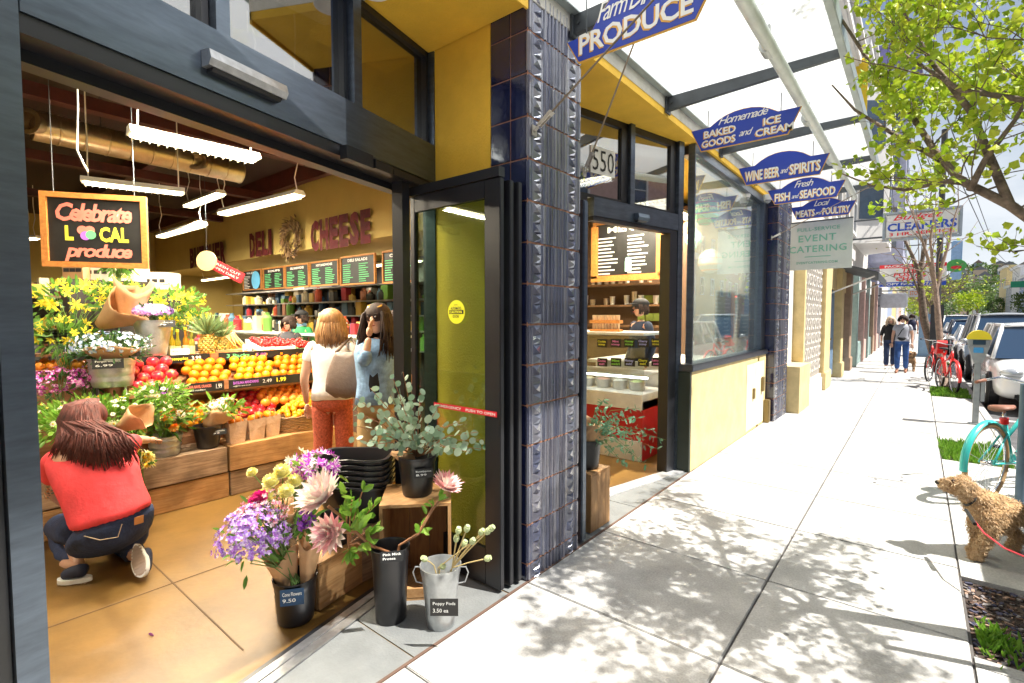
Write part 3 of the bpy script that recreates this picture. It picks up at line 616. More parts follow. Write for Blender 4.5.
fix2(181, 291, 194, 288, 2.75, 'far low fluorescent light at the left end of the deli', power=60)
fixture((-3.6, 1.1, 3.35), D1, 1.3, 'fluorescent light high behind the entrance header', power=PW*.6)
fixture((-9.0, 3.2, 3.5), X, 1.4, 'added fill light before the cheese lettering', power=PW*1.5)  # added lamp, brightens the yellow wall around the lettering
fixture((-8.6, 6.7, 2.75), X, 1.6, 'fluorescent light above the deli kitchen on the right', power=28)
fixture((-12.6, 6.7, 2.75), X, 1.6, 'fluorescent light above the deli kitchen on the left', power=28)
fixture((-4.3, 1.7, 3.4), Y, 1.3, 'added fill light directly above the fruit stand', power=PW*.45)  # added lamp out of sight, keeps the fruit bright
fixture((-6.0, -2.0, 3.4), Y, 1.3, 'fluorescent light far left of the fruit stand', power=PW)
fixture((-3.1, 6.4, 3.15), X, 1.2, 'fluorescent light above the ice cream counter', power=34, cords=False)
fixture((-3.2, 5.1, 3.2), X, 1.0, 'fluorescent light inside the side door', power=35, cords=False)
fixture((-2.7, 7.0, 3.1), Y, 1.2, 'added fill light over the counter inside the shop window', power=60, cords=False)  # added lamp, lifts the dim room behind the window glass
# ventilation duct
galv = M('galvanised', (.42, .40, .36), .35, metal=.85, var=.2, scale=7, bump=.05)
a, c = Pz(32, 125, 3.7), Pz(232, 170, 3.7)
t = thing('ventilation_duct', 'round galvanised ventilation duct running under the dark red ceiling', 'duct', a)
b = B(); d = (c-a).normalized(); L = (c-a).length; pr = []
k = 0
while k < L: pr += [(.16, k), (.16, k+.2), (.166, k+.205), (.166, k+.215)]; k += .22
b.lathe(pr, a, 28, d); b.build('pipe', M('duct_metal', (.5, .42, .30), .3, metal=.9, var=.15, scale=5), t, smooth=True)
for q in (.12, L-.35):
    n = Y*-1; p = a+d*q; b = B(); b.lathe([(.10, .1), (.11, .24), (.135, .25), (.135, .262), (.09, .262), (.085, .12)], p, 24, RT*.1-FW*.9+UP*-.1, cap=False); b.build('outlet', MATS['duct_metal'], t, smooth=True)
for q in (.6, L*.5, L-.6): b = B(); p = a+d*q; b.tube([p+Z*.15, V((p.x, p.y, 4.28))], .006, 6); b.build('hanger', dk, t)
# loose looping cable of the first lamp
b = B(); pts = [Pw(u, v, 3.55) for u, v in ((109, 74), (100, 80), (88, 76), (78, 69), (77, 78), (78, 105), (77, 150), (83, 163), (88, 172))]
b.tube(pts, .006, 6); quickthing(b, 'lamp_cable', lampw, 'white cable looping down from the ceiling to the fluorescent light over the chalkboard', 'cable', smooth=2)
# ---------------------------------------------------------------- boards and letters
ink = M('board_black', (.012, .012, .012), .5, var=.3, scale=8); orw = wood('orange_wood', (.62, .25, .05), (.48, .17, .03), dirt=.2)
def vaxes(yawdeg): a = R(yawdeg); return V((math.cos(a), math.sin(a), 0))
def cor(u, v, w): return Pw(u, v, w)
tl, tr, bl, br = cor(40, 191, 3.75), cor(147, 206, 3.95), cor(45, 266, 3.75), cor(150, 273, 3.95)
ex = V((tr.x-tl.x, tr.y-tl.y, 0)); wB = ex.length; ex.normalize(); hB = tl.z-bl.z; nB = ex.cross(Z); o = V((tl.x, tl.y, bl.z))
t = thing('chalkboard', 'orange framed chalkboard reading Celebrate Local produce hanging over the flowers', 'chalkboard', o)
b = B(); b.obox(o+ex*wB/2+Z*hB/2-nB*.01, ex*wB/2, Z*hB/2, nB*.008); b.build('board', ink, t)
fr = .04
for nm, c_, hx, hz in (('s', ex*wB/2+Z*fr/2, wB/2, fr/2), ('s', ex*wB/2+Z*(hB-fr/2), wB/2, fr/2), ('s', ex*fr/2+Z*hB/2, fr/2, hB/2-fr-.001), ('s', ex*(wB-fr/2)+Z*hB/2, fr/2, hB/2-fr-.001)):
    b = B(); b.obox(o+c_+nB*.005, ex*hx, Z*hz, nB*.016); b.build('frame_rail', orw, t)
for q in (.12, .88): b = B(); p = o+ex*wB*q+Z*hB; b.tube([p, V((p.x, p.y, 4.3))], .003, 5); b.build('wire', dk, t)
pk = M('chalk_pink', (.85, .22, .16), .8, var=.1); ylc = M('chalk_yellow', (.85, .75, .05), .8, var=.1); wh = M('chalk_white', (.75, .75, .72), .8, var=.1); gr = M('chalk_green', (.15, .6, .25), .8, var=.1)
pu = M('chalk_purple', (.5, .15, .7), .8, var=0)
def bt(s, x, z, w, h, m, **k): return text(s, m, o+ex*wB*x+Z*hB*z+nB*.0005, ex, Z, wB*w, hB*h, t, **k)
bt('Celebrate', .13, .62, .72, .25, pk, shear=.25, bold=.03, spacing=.82); bt('L', .21, .36, .08, .2, ylc, bold=.05); bt('CAL', .53, .35, .28, .21, ylc, bold=.04)
bt('produce', .20, .08, .64, .24, pk, shear=.25, bold=.03, spacing=.82)
for i, (m_, dx_, dz_) in enumerate(((pk, -.03, .03), (pk, .04, .03), (pu, .0, -.02), (gr, .05, -.01))):
    b = B(); b.disc(o+ex*wB*(.40+dx_)+Z*hB*(.46+dz_*1.5)+nB*(.001+i*.0008), nB, .034, 14); b.build('drawn_heart', m_, t)
# words on the bulkhead
redl = M('carved_red', (.10, .003, .005), .8, var=.35, scale=9)
def wall_word(s, ul, vt, ur, vb, lab, name):
    a, c = Py(ul, vb, 5), Py(ur, vt, 5); z0 = Py(ul, (vb+vt)/2, 5).z
    zt = Py(ul, vt, 5).z; zb = Py(ur, vb, 5).z
    t = thing(name, lab, 'wall lettering', (a.x, 4.98, zb)); n = len(s); w = (c.x-a.x)/n
    for i, ch in enumerate(s): text(ch, redl, V((a.x+w*i+.02*w, 4.97, zb)), X, Z, w*.9 if ch not in 'I' else w*.5, zt-zb, t, 'letter', th=.02, bold=.06)
wall_word('CHEESE', 313, 222, 374, 243, 'large dark red carved letters spelling cheese on the yellow bulkhead', 'wall_word')
wall_word('DELI', 252, 234, 277, 254, 'dark red carved letters spelling deli on the yellow bulkhead', 'wall_word')
wall_word('BUTCHER', 192, 249, 228, 263, 'dark red carved letters spelling butcher at the far end of the bulkhead', 'wall_word')
c = Py(292, 239, 4.93); b = B()
for k in range(420):
    a = U_(0, 2*PI); r = rnd.gauss(.26, .06); p = c+V((math.cos(a)*r, U_(-.06, .02), math.sin(a)*r)); b.leaf(p, (math.cos(a+1.2), U_(-.6, .2), math.sin(a+1.2)), U_(.08, .16), .035)
quickthing(b, 'dried_wreath', M('dried', (.2, .12, .06), .9, island=[(.22, .13, .06), (.12, .07, .035), (.3, .2, .09)]), 'brown dried wreath on the bulkhead between deli and cheese', 'wreath')
mb_frame = wood('menu_frame', (.50, .22, .05), (.38, .15, .03), dirt=.2)
def lines(bb_t, o, w, h, cols, rows, m, nrm=-Y, ex=X, fill=.8):
    b = B(); b2 = B()
    for cidx in range(cols):
        cw = w/cols
        for r in range(rows):
            z = h*(1-(r+.7)/rows); x = cw*cidx+cw*.08; end = x+cw*U_(.45, .84)*fill
            while x < end: d = U_(.015, .04)*w*.8; b.obox(o+V(ex)*(x+d/2)+Z*z+V(nrm)*.004, V(ex)*d*.42, Z*(h/rows*.18), V(nrm)*.001); x += d
    b.build('chalk_writing', m, bb_t)
def menu(ul, vt, ur, vb, lab, head, m=None, y=5.12, cols=2, rows=9):
    a, c = Py(ul, (vb), y), Py(ur, vt, y); a.z = Py((ul+ur)/2, vb, y).z; c.z = Py((ul+ur)/2, vt, y).z; w, h = c.x-a.x, c.z-a.z
    t = thing('menu_board', lab, 'menu board', a, group=None)
    b = B(); b.box((a.x, y, a.z), (c.x, y+.02, c.z)); b.build('board', ink, t)
    f = min(w, h)*.06
    for q in ((a.x-f, a.z-f, c.x+f, a.z), (a.x-f, c.z, c.x+f, c.z+f), (a.x-f, a.z, a.x-.001, c.z), (c.x+.001, a.z, c.x+f, c.z)):
        b = B(); b.box((q[0], y-.02, q[1]), (q[2], y+.018, q[3])); b.build('frame_rail', mb_frame, t)
    text(head, wh, V((a.x+w*.2, y-.002, a.z+h*.83)), X, Z, w*.6, h*.11, t, bold=.03)
    lines(t, V((a.x, y, a.z+h*.04)), w, h*.74, cols, rows, m or wh); return t
menu(244, 271, 261, 289, 'first deli menu board from the left with a round blue notice', 'FRESH'); menu(264.5, 268.5, 284, 288, 'second deli menu board from the left', 'SOUPS', gr)
menu(286.5, 265.5, 308.5, 286.5, 'third deli menu board from the left', 'DELI SANDWICHES', gr); menu(311.5, 262, 338, 284.5, 'fourth deli menu board from the left, under the cheese lettering', 'HOT SANDWICHES', gr)
menu(342, 256.5, 374.5, 283, 'widest deli menu board right of the gap under the cheese lettering', 'DELI SALADS', gr); menu(384, 251, 415, 281, 'last deli menu board at the right, beside the door jamb', 'CHEESES', gr)
c = Py(256, 280, 5.1); b = B(); b.lathe([(.2, 0), (.2, .012)], c, 24, (0, -1, 0)); quickthing(b, 'round_notice', M('notice_blue', (.12, .42, .7), .6, var=.1), 'round pale blue notice on the first deli menu board', 'notice')
c = Pw(207, 261, 8.0); t = thing('hanging_shop_sign', 'red strip and cream oval sign hanging below the butcher lettering', 'sign', c)
b = B(); b.lathe([(.16, 0), (.16, .02)], c, 28, (-FW)); b.build('oval', M('sign_cream', (.75, .55, .25), .6, var=0), t)
d = (RT*.85-UP*.42).normalized(); n = -FW; e = n.cross(d); b = B(); b.obox(c+d*.36+FW*.01, d*.28, e*.085, n*.01); b.build('strip', M('sign_red2', (.42, .012, .02), .6, var=0), t)
text('OPEN DAILY', paint_w, c+d*.12-e*.05+n*.004, d, e, .46, .035, t); text('FRESH CUT', paint_w, c+d*.12+e*.015+n*.004, d, e, .46, .035, t); b = B(); b.tube([c+Z*.15, V((c.x, c.y, 4.3))], .003, 5); b.build('wire', dk, t)
# ---------------------------------------------------------------- deli: counter, shelves, goods
crm = M('counter_white', (.7, .68, .62), .4); stl = M('shop_steel', (.45, .45, .45), .35, metal=.8); gl2 = glassmat('case_glass', (.9, .94, .94), .08)
t = thing('deli_counter', 'long glass fronted deli counter below the menu boards', 'counter', (-10, 4.1, 0))
b = B(); b.box((-15, 4.0, 0), (-5.9, 4.8, .75)); b.build('base', M('counter_dark', (.12, .07, .05), .6), t)
b = B(); b.box((-15, 4.3, 1.3), (-5.9, 4.9, 1.34)); b.box((-15, 4.75, .752), (-5.9, 4.8, 1.298)); b.box((-15, 4.05, .752), (-5.9, 4.7, .8)); b.build('worktop', crm, t)
b = B(); b.box((-15, 4.02, .802), (-5.9, 4.03, 1.3)); b.build('glass_front', gl2, t)
b = B()
cols8 = [(.5, .08, .03), (.6, .4, .1), (.15, .35, .06), (.6, .55, .4), (.3, .12, .06), (.7, .7, .65), (.05, .05, .05), (.1, .2, .3)]
for k in range(120): x = U_(-14.8, -6.1); s = U_(.04, .13); b.bev((x, 4.1+U_(0, .2), .802), (x+s*1.6, 4.35+U_(0, .2), .802+s), .01)
quickthing(b, 'deli_food', M('deli_food', (.5, .3, .1), .6, island=cols8), 'trays of deli meats and cheeses inside the long counter', 'deli food', kind='stuff')
random_goods = M('goods', (.5, .3, .1), .6, island=cols8+[(.35, .02, .03), (.02, .06, .12), (.55, .35, .05), (.03, .03, .03)])
def goods(x0, x1, y0, y1, z, n, smin, smax, lab, cat='groceries'):
    b = B()
    for k in range(n):
        x = U_(x0, x1); y = U_(y0, y1); s = U_(smin, smax); h = s*U_(.6, 1.9)
        if rnd.random() < .4: b.lathe([(s*.4, 0), (s*.42, h*.7), (s*.2, h*.85), (s*.2, h)], (x, y, z), 10)
        else: b.bev((x, y, z), (x+s, y+s*.7, z+h), .006)
    return quickthing(b, 'groceries', random_goods, lab, cat, kind='stuff')
goods(-14.8, -6.2, 4.35, 4.8, 1.342, 90, .08, .2, 'jumble of jars, boxes and loaves on top of the deli counter')
t = thing('kitchen_shelf', 'dark steel shelves of pans and packets on the wall behind the deli', 'shelf', (-11, 7, 0))
for z in (.9, 1.3, 1.62, 1.95, 2.3): b = B(); b.box((-17, 6.6, z), (-5.7, 7.1, z+.03)); b.build('shelf_board', stl, t)
b = B(); b.box((-17, 7.1, 0), (-5.7, 7.19, 2.9)); b.build('back_panel', M('dark_back', (.04, .035, .035), .7), t)
for z in (.93, 1.33, 1.65, 1.98): goods(-16, -5.8, 6.62, 6.95, z, 80, .1, .26, 'pans, tins and boxes crowded on the kitchen shelf at height %s m' % z if False else {.93: 'goods on the lowest kitchen shelf', 1.33: 'goods on the second kitchen shelf', 1.65: 'goods on the third kitchen shelf', 1.98: 'goods on the top kitchen shelf'}[z]+' behind the deli counter')
# aisle shelving at the left rear
for i, (x, y0, y1) in enumerate(((-8.2, .1, 2.3), (-9.8, -2.6, 0.4), (-8.6, 2.6, 3.6))):
    lab = ['cluttered grocery shelf right behind the flowers', 'cluttered grocery shelf at the far left of the shop', 'low cluttered grocery shelf between the fruit and the deli'][i]
    t = thing('grocery_shelf', lab, 'shelf', (x, (y0+y1)/2, 0)); H = 2.05 if i < 2 else 1.25
    b = B(); b.box((x-.5, y0, 0), (x-.46, y1, H)); b.box((x-.5, y0, 0), (x, y0+.03, H)); b.box((x-.5, y1-.03, 0), (x, y1, H)); b.build('carcass', M('dark_back'), t)
    z = .25
    while z < H: b = B(); b.box((x-.455, y0+.031, z), (x, y1-.031, z+.025)); b.build('shelf_board', wood('shelfwood', (.3, .16, .07), (.2, .1, .04)), t); goods(x-.4, x-.12, y0+.08, y1-.25, z+.027, 22, .09, .2, 'groceries on the %s shelf %s' % ({0: 'lowest', 1: 'second', 2: 'third', 3: 'fourth', 4: 'fifth'}[int((z-.2)/.4)], ['behind the flowers', 'at the far left', 'before the deli'][i])); z += .4
for i, (u0, v0, u1, v1, w) in enumerate(((93, 262, 118, 284, 5.6), (118, 262, 142, 282, 5.7), (150, 273, 174, 290, 5.9), (72, 262, 92, 280, 5.5))):
    a = Pw(u0, v1, w); c = Pw(u1, v0, w); t = thing('carton', ['white printed carton stacked behind the big paper cone', 'white printed carton touching the chalkboard corner', 'white printed carton right of the chalkboard corner', 'brown carton behind the yellow flowers'][i], 'carton', a)
    b = B(); n = Z.cross(RT).normalized(); d = RT; b.obox(V(((a.x+c.x)/2, (a.y+c.y)/2, (a.z+c.z)/2)), d*(c-a).dot(d)*.5, n*.12, Z*(c.z-a.z)*.5); b.build('box', M('carton_white', (.66, .6, .5), .8) if i < 3 else M('carton_brown', (.4, .22, .1), .8), t)
    m_ = (a+c)/2; b = B()
    for kx in (-.5, 0, .5): b.obox(V((m_.x, m_.y, m_.z))+d*kx*(c-a).dot(d)*.6-n*.122, d*.03, n*.001, Z*.02)
    b.build('print', bkt, t)
    b = B(); b.box((m_.x-.2, m_.y-.15, 0), (m_.x+.2, m_.y+.15, a.z-.002)); b.build('stack_below', M('dark_back'), t)
# ---------------------------------------------------------------- ice cream counter behind door 550
t = thing('ice_cream_case', 'glass fronted ice cream case with a red base behind door 550', 'display case', (-3, 5.6, 0))
y = 5.2; xl_, xr_ = -5.1, -2.35
zt = Py(640, 333, y).z; z2 = Py(640, 362, y).z; z3 = Py(640, 380, y).z; z4 = Py(640, 402, y).z; z5 = Py(640, 440, y).z
b = B(); b.box((xl_, y, 0), (xr_, y+.7, z4)); b.build('base', M('case_red', (.5, .01, .02), .4, var=.05), t)
b = B(); b.box((xl_, y-.02, z4-.09), (xr_, y+.7, z4+.08)); b.box((xl_, y-.03, 0), (xr_, y, .22)); b.build('steel_band', M('band_white', (.72, .7, .66), .35), t)
b = B(); b.box((xl_, y+.0, zt-.03), (xr_, y+.75, zt)); b.build('top', M('band_white'), t)
b = B(); b.hexa([(xl_, y-.01, z4+.08), (xr_, y-.01, z4+.08), (xr_, y, z4+.08), (xl_, y, z4+.08), (xl_, y+.06, zt-.03), (xr_, y+.06, zt-.03), (xr_, y+.07, zt-.03), (xl_, y+.07, zt-.03)]); b.build('glass_front', gl2, t)
b = B(); b.tube([(xl_, y+.12, z3+.01), (xr_, y+.12, z3+.01)], .012, 8); b.build('case_lamp', M('case_glow', (1, 1, .95), .5, var=0, emit=6), t)
b = B(); b.box((xl_, y+.1, z3+.035), (xr_, y+.6, z3+.05)); b.build('shelf', M('band_white'), t)
for k in range(12):
    x = xl_+.12+k*.22; tub = thing('ice_cream_tub', 'open ice cream tub in the lit case behind door 550', 'ice cream tub', (x, y+.3, z4+.08), group='ice cream tubs in the case')
    b = B(); b.lathe([(.085, 0), (.095, .1), (.09, .1), (.08, .02)], (x, y+.3, z4+.085), 16, cap=False); b.build('tub', stl, tub, smooth=True)
    b = B(); b.ball((x, y+.3, z4+.17), .085, 12, 6, (1, 1, .45), .08); b.build('ice_cream', M('ice%d' % (k % 4), [(.8, .72, .5), (.6, .35, .3), (.75, .75, .7), (.4, .5, .25)][k % 4], .6), tub, smooth=True)
cardc = [M('card_y', (.75, .75, .05), .7, var=0), M('card_p', (.8, .25, .6), .7, var=0), M('card_g', (.3, .7, .1), .7, var=0), M('card_b', (.4, .45, .9), .7, var=0)]
words = ['Cookie', 'Mint', 'Honey', 'Cherry', 'Lemon', 'Berry']
for r in range(2):
    for k in range(6):
        u = 597+k*13.5; v = [338, 357][r]; a = Py(u, v+9, y-.02)
        t2 = thing('flavour_card', '%s row flavour card reading %s on the ice cream case' % (['upper', 'lower'][r], words[k]+(' swirl' if r else '')), 'price card', a)
        b = B(); b.bev((a.x, y-.012 if r == 0 else y-.006, a.z), (a.x+.13, y-.02 if r == 0 else y-.014, a.z+.095), .003); b.build('card', ink, t2)
        text(words[k]+('\nswirl' if r else '\nscoop'), cardc[(k+r) % 4], V((a.x+.012, y-.022, a.z+.015)), X, Z, .105, .065, t2, bold=.03)
b = B()
t = thing('cone_rack', 'wooden rack of sugar cones standing on the ice cream case', 'rack', Py(604, 332, y+.2))
c = Py(604, 333, y+.2); b.box((c.x-.20, c.y, zt+.002), (c.x+.20, c.y+.1, zt+.03)); b.box((c.x-.20, c.y, zt+.10), (c.x+.20, c.y+.1, zt+.14)); b.build('rack', orw, t)
for k in range(9): b = B(); b.lathe([(.016, 0), (.018, .17)], (c.x-.17+k*.042, c.y+.05, zt+.031), 10); b.build('cone_stack', M('cones', (.6, .45, .3), .8), t)
# back shelves with cups
t = thing('cup_shelf', 'wall shelves of paper cups and tubs behind the ice cream case', 'shelf', (-4, 7.3, 1.4)); yb = 7.6
sh = [Py(630, v, yb).z for v in (284.5, 305, 325)]
for z in sh: b = B(); b.box((-5.3, yb-.3, z-.03), (-3.0, yb, z)); b.build('shelf_board', wood('shelfwood', (.3, .16, .07), (.2, .1, .04)), t)
b = B(); b.box((-5.35, yb+.001, 0), (-1.95, yb+.05, 3.29)); b.build('back_panel', M('brown_back', (.14, .08, .045), .8), t)
for j, z in enumerate(sh[:2]):
    for k in range(17):
        x = -5.15+k*.125+U_(-.01, .01)
        if rnd.random() < .2: continue
        h = U_(.14, .24) if j == 0 else U_(.08, .2); cup = B(); cup.lathe([(.032, 0), (.042, h), (.045, h+.004), (.045, h+.01)], (x, yb-.18, z+.002), 14)
        for q in range(4): cup.lathe([(.044, 0), (.046, .006)], (x, yb-.18, z+h*(.3+.15*q)), 14)
        tag(cup.build('cup_stack', M(['cup_w', 'cup_t'][k % 2], [(.72, .68, .6), (.55, .42, .28)][k % 2], .7), None, smooth=True), ['stack of paper cups on the upper wall shelf behind the ice cream', 'stack of paper cups on the lower wall shelf behind the ice cream'][j], 'cups', ['cups on the upper shelf', 'cups on the lower shelf'][j])
for k in range(6):
    a = Py(641+k % 3*8, 303+(k//3)*18, yb-.15); b = B(); b.bev((a.x-.06, a.y, a.z-.0), (a.x+.06, a.y+.1, a.z+.12), .004); bb = quickthing(b, 'tea_box', M('tea_green', (.25, .32, .05), .6), 'green and black tea box on the shelf behind the man in the cap', 'box', 'tea boxes on the shelf')
t = menu(596, 222, 657, 276, 'orange framed drinks menu board with a drawn milkshake above the cup shelves', 'MENU', wh, y=6.9, cols=2, rows=11); f = B()
a, c = Py(595, 279, 6.88), Py(661, 219, 6.88)
for q in ((a.x-.06, a.z-.05, c.x+.06, a.z+.04), (a.x-.06, a.z, a.x+.04, c.z), (c.x-.03, a.z, c.x+.06, c.z)): f.box((q[0], 6.86, q[1]), (q[2], 6.9, q[3]))
f.build('wide_frame', orw, t)
c = Py(629, 266, 6.9); b = B(); b.obox(c+V((0, -.03, 0)), (.05, 0, 0), (0, .002, 0), (0, 0, .08)); b.ball(c+V((0, -.03, .1)), .05, 10, 6, (1, .1, .6)); b.build('drawn_milkshake', M('chalk_mint', (.4, .75, .65), .8), t)
# things in the shop window
for i, (u, v, w, rr) in enumerate(((706, 212, 7.0, .17), (697, 240, 8.2, .2), (722, 250, 8.4, .22), (712, 262, 8.0, .2))):
    c = Pw(u, v, w*.93); c.x = min(c.x, -2.15); t = thing('paper_lantern', ['rainbow striped paper lantern nearest the window', 'pale paper lantern left of the group in the window', 'pale paper lantern right of the group in the window', 'pale paper lantern lowest of the group in the window'][i], 'lantern', c)
    b = B(); b.ball(c, rr, 20, 12); b.build('globe', M('lantern%d' % i, (.6, .6, .5), .6, island=None, var=.0) if i else M('rainbow', (.8, .1, .1), .6, island=[(.8, .06, .08), (.05, .5, .6), (.1, .6, .2), (.8, .7, .1), (.7, .7, .7)]), t, smooth=True)
    b = B(); b.tube([c+Z*rr, V((c.x, c.y, 3.28))], .003, 5); b.build('string', dk, t)
    b = B()
    for k in range(6): b.lathe([(rr*math.sin(PI*(k+1)/7)+.003, -.01), (rr*math.sin(PI*(k+1)/7)+.003, .01)], c+Z*rr*math.cos(PI*(k+1)/7), 20, cap=False)
    b.build('bands', M(['band_r', 'band_g', 'band_y', 'band_o'][i], [(.8, .1, .15), (.1, .55, .35), (.8, .6, .1), (.85, .3, .1)][i], .6), t, smooth=True)
for i, (u0, u1) in enumerate(((712.5, 731.5), (732.5, 749.5))):
    a = Px(u0, 341+i*-1, -1.93); c = Px(u1, 290+i*3, -1.93); t = thing('window_menu', ['left pale menu sheet taped inside the shop window', 'right pale menu sheet taped inside the shop window'][i], 'menu', a)
    b = B(); b.box((-1.93, a.y, a.z), (-1.925, c.y, c.z)); b.build('sheet', M('sheet_grey', (.14, .2, .26), .6, var=.2), t)
    b = B()
    for q in ((a.y, a.z, c.y, a.z+.03), (a.y, c.z-.03, c.y, c.z), (a.y, a.z, a.y+.03, c.z), (c.y-.03, a.z, c.y, c.z)): b.box((-1.924, q[0], q[1]), (-1.915, q[2], q[3]))
    b.build('frame', orw, t); lines(t, V((-1.922, a.y, a.z)), c.y-a.y, c.z-a.z, 2, 13, wh, nrm=X, ex=Y)
b = B(); b.box((-3.4, 6.0, 0), (-2.1, 7.9, 1.0)); b.box((-3.5, 5.95, 1.001), (-2.05, 7.95, 1.04)); quickthing(b, 'window_counter', crm, 'pale counter standing just inside the shop window', 'counter')
# ---------------------------------------------------------------- crates and the fruit stand
w_grey = wood('crate_weathered', (.40, .27, .17), (.24, .15, .09), dirt=.45, stretch=(10, 1.2, 14)); w_warm = wood('crate_warm', (.55, .31, .13), (.40, .20, .07), dirt=.35, stretch=(10, 1.2, 14))
w_end = wood('crate_v', (.52, .29, .12), (.36, .18, .06), dirt=.35, stretch=(12, 12, 1.2))
def crate(x0, x1, y0, y1, z0, z1, mat, lab, group=None):
    t = thing('wooden_crate', lab, 'crate', ((x0+x1)/2, (y0+y1)/2, z0), group=group); g = .003
    for xx in (x0, x1-.016): b = B(); b.bev((xx, y0+g, z0), (xx+.016, y1-g, z1-.014), .003); b.build('side_board', mat, t)
    for yy in (y0+.004, y1-.022): b = B(); b.bev((x0+.017, yy, z0), (x1-.017, yy+.018, z1-.014), .002); b.build('end_board', w_end if mat is w_warm else mat, t)
    n = 3; b = B()
    for k in range(n): a = x0+(x1-x0)*k/n; b.bev((a+.002, y0+g, z1-.013), (a+(x1-x0)/n-.002, y1-g, z1), .002)
    b.build('top_boards', mat, t)
    b = B()
    for k in range(4): yy = y0+.012 if k % 2 else y1-.014; b.lathe([(.004, 0), (.003, .0015)], (x1, yy, z0+(.3+.4*(k//2))*(z1-z0)), 6, (1, 0, 0))
    b.build('nail_heads', MATS['rusty_brass'], t); return t
XF = -4.78
crate(XF-.4, XF, 1.21, 1.84, .0, .215, w_warm, 'pale lower wooden crate of the left stack beneath the fruit')
crate(XF-.4, XF+.01, 1.19, 1.83, .228, .45, w_grey, 'grey weathered upper crate carrying the tub and black bucket')
crate(XF-.4, XF, 1.85, 2.92, .0, .215, w_grey, 'dark lower crate of the right stack beneath the fruit')
crate(XF-.4, XF+.01, 1.845, 2.95, .228, .45, w_warm, 'orange toned upper crate carrying the paper bags and basket')
crate(XF-.45, XF-.05, .55, 1.17, .0, .215, w_warm, 'lower crate partly hidden behind the kneeling woman')
crate(XF-.45, XF-.05, .5, 1.15, .228, .45, w_grey, 'upper crate hidden behind the kneeling woman')
crate(XF-.45, XF-.05, -.15, .48, .0, .45, w_warm, 'tall crate at the left jamb under the pink flowers')
st = thing('fruit_stand', 'tiered wooden fruit stand with black price strips', 'fruit stand', (-5.4, 1.9, 0)); sw = wood('stand_wood', (.38, .18, .08), (.25, .11, .045), dirt=.3)
x2, x1_ = -5.10, -5.36; ya, yb_ = 1.22, 2.95
b = B(); b.box((-6.0, ya, .0), (-5.2, yb_, .5)); b.box((-6.0, ya, .501), (-5.62, yb_, 1.19)); b.build('body', sw, st)
b = B(); b.box((-6.0, ya-.03, 0), (-5.11, ya-.003, 1.24)); b.box((-6.0, yb_+.003, 0), (-5.11, yb_+.03, 1.24)); b.build('end_panel', sw, st)
b = B(); b.box((-5.11, ya-.045, .86), (-5.08, ya-.032, 1.24)); b.build('white_edge', paint_w, st)
b = B(); b.hexa([(x2-.02, ya, .90), (x2-.02, yb_, .90), (-5.61, yb_, 1.1), (-5.61, ya, 1.1), (x2-.02, ya, .93), (x2-.02, yb_, .93), (-5.61, yb_, 1.13), (-5.61, ya, 1.13)]); b.build('bin_floor', sw, st)
b = B(); b.box((-6.1, ya, 1.195), (x1_-.012, yb_, 1.215)); b.build('top_shelf', sw, st)
b = B(); b.hexa([(-5.2, ya, .5), (-5.2, yb_, .5), (-5.6, yb_, .72), (-5.6, ya, .72), (-5.2, ya, .52), (-5.2, yb_, .52), (-5.6, yb_, .74), (-5.6, ya, .74)]); b.build('lower_bin', sw, st)
b = B()
for yy in (ya, 1.96, yb_-.02): b.box((x1_-.01, yy-.03, 1.18), (x1_+.008, yy+.035, 1.262)); b.box((x2-.01, yy-.02, .93), (x2+.008, yy+.02, 1.02))
b.build('post', wood('redwood', (.45, .2, .08), (.35, .13, .05)), st)
for (x, z0, z1, segs) in ((x1_, 1.185, 1.262, ((ya+.06, 1.92), (2.0, yb_))), (x2, .925, 1.012, ((ya+.0, 1.94), (1.97, yb_)))):
    for a, c in segs: b = B(); b.box((x-.01, a, z0), (x+.004, c, z1)); b.build('price_strip', ink, st)
def st_t(s, m, x, y, z, w, h, **k): text(s, m, V((x+.005, y, z)), Y, Z, w, h, st, **k)
st_t('Pineapples', ylc, x1_, 1.56, 1.205, .17, .036, bold=.02); st_t('3.99', wh, x1_, 1.76, 1.205, .08, .04, bold=.02); st_t('3 Packs', gr, x1_, 2.07, 1.205, .22, .04, bold=.02); st_t('5.00', pu, x1_, 2.36, 1.21, .1, .03)
st_t('FUJI', gr, x2, 1.3, .95, .1, .04, bold=.02); st_t('2.99', pu, x2, 1.42, .945, .12, .05, bold=.03); st_t('CARA CARA NAVEL ORANGES', pk, x2, 1.58, .965, .25, .028, bold=.02); st_t('1.99', wh, x2, 1.87, .945, .05, .045); st_t('sweet and seedless', wh, x2, 1.58, .94, .2, .015)
st_t('SATSUMA MANDARINS', pu, x2, 2.02, .965, .24, .028, bold=.02); st_t('organic and local', wh, x2, 2.02, .94, .16, .016); st_t('2.49', wh, x2, 2.3, .955, .09, .035); st_t('1.99', ylc, x2, 2.44, .95, .1, .045, bold=.03)
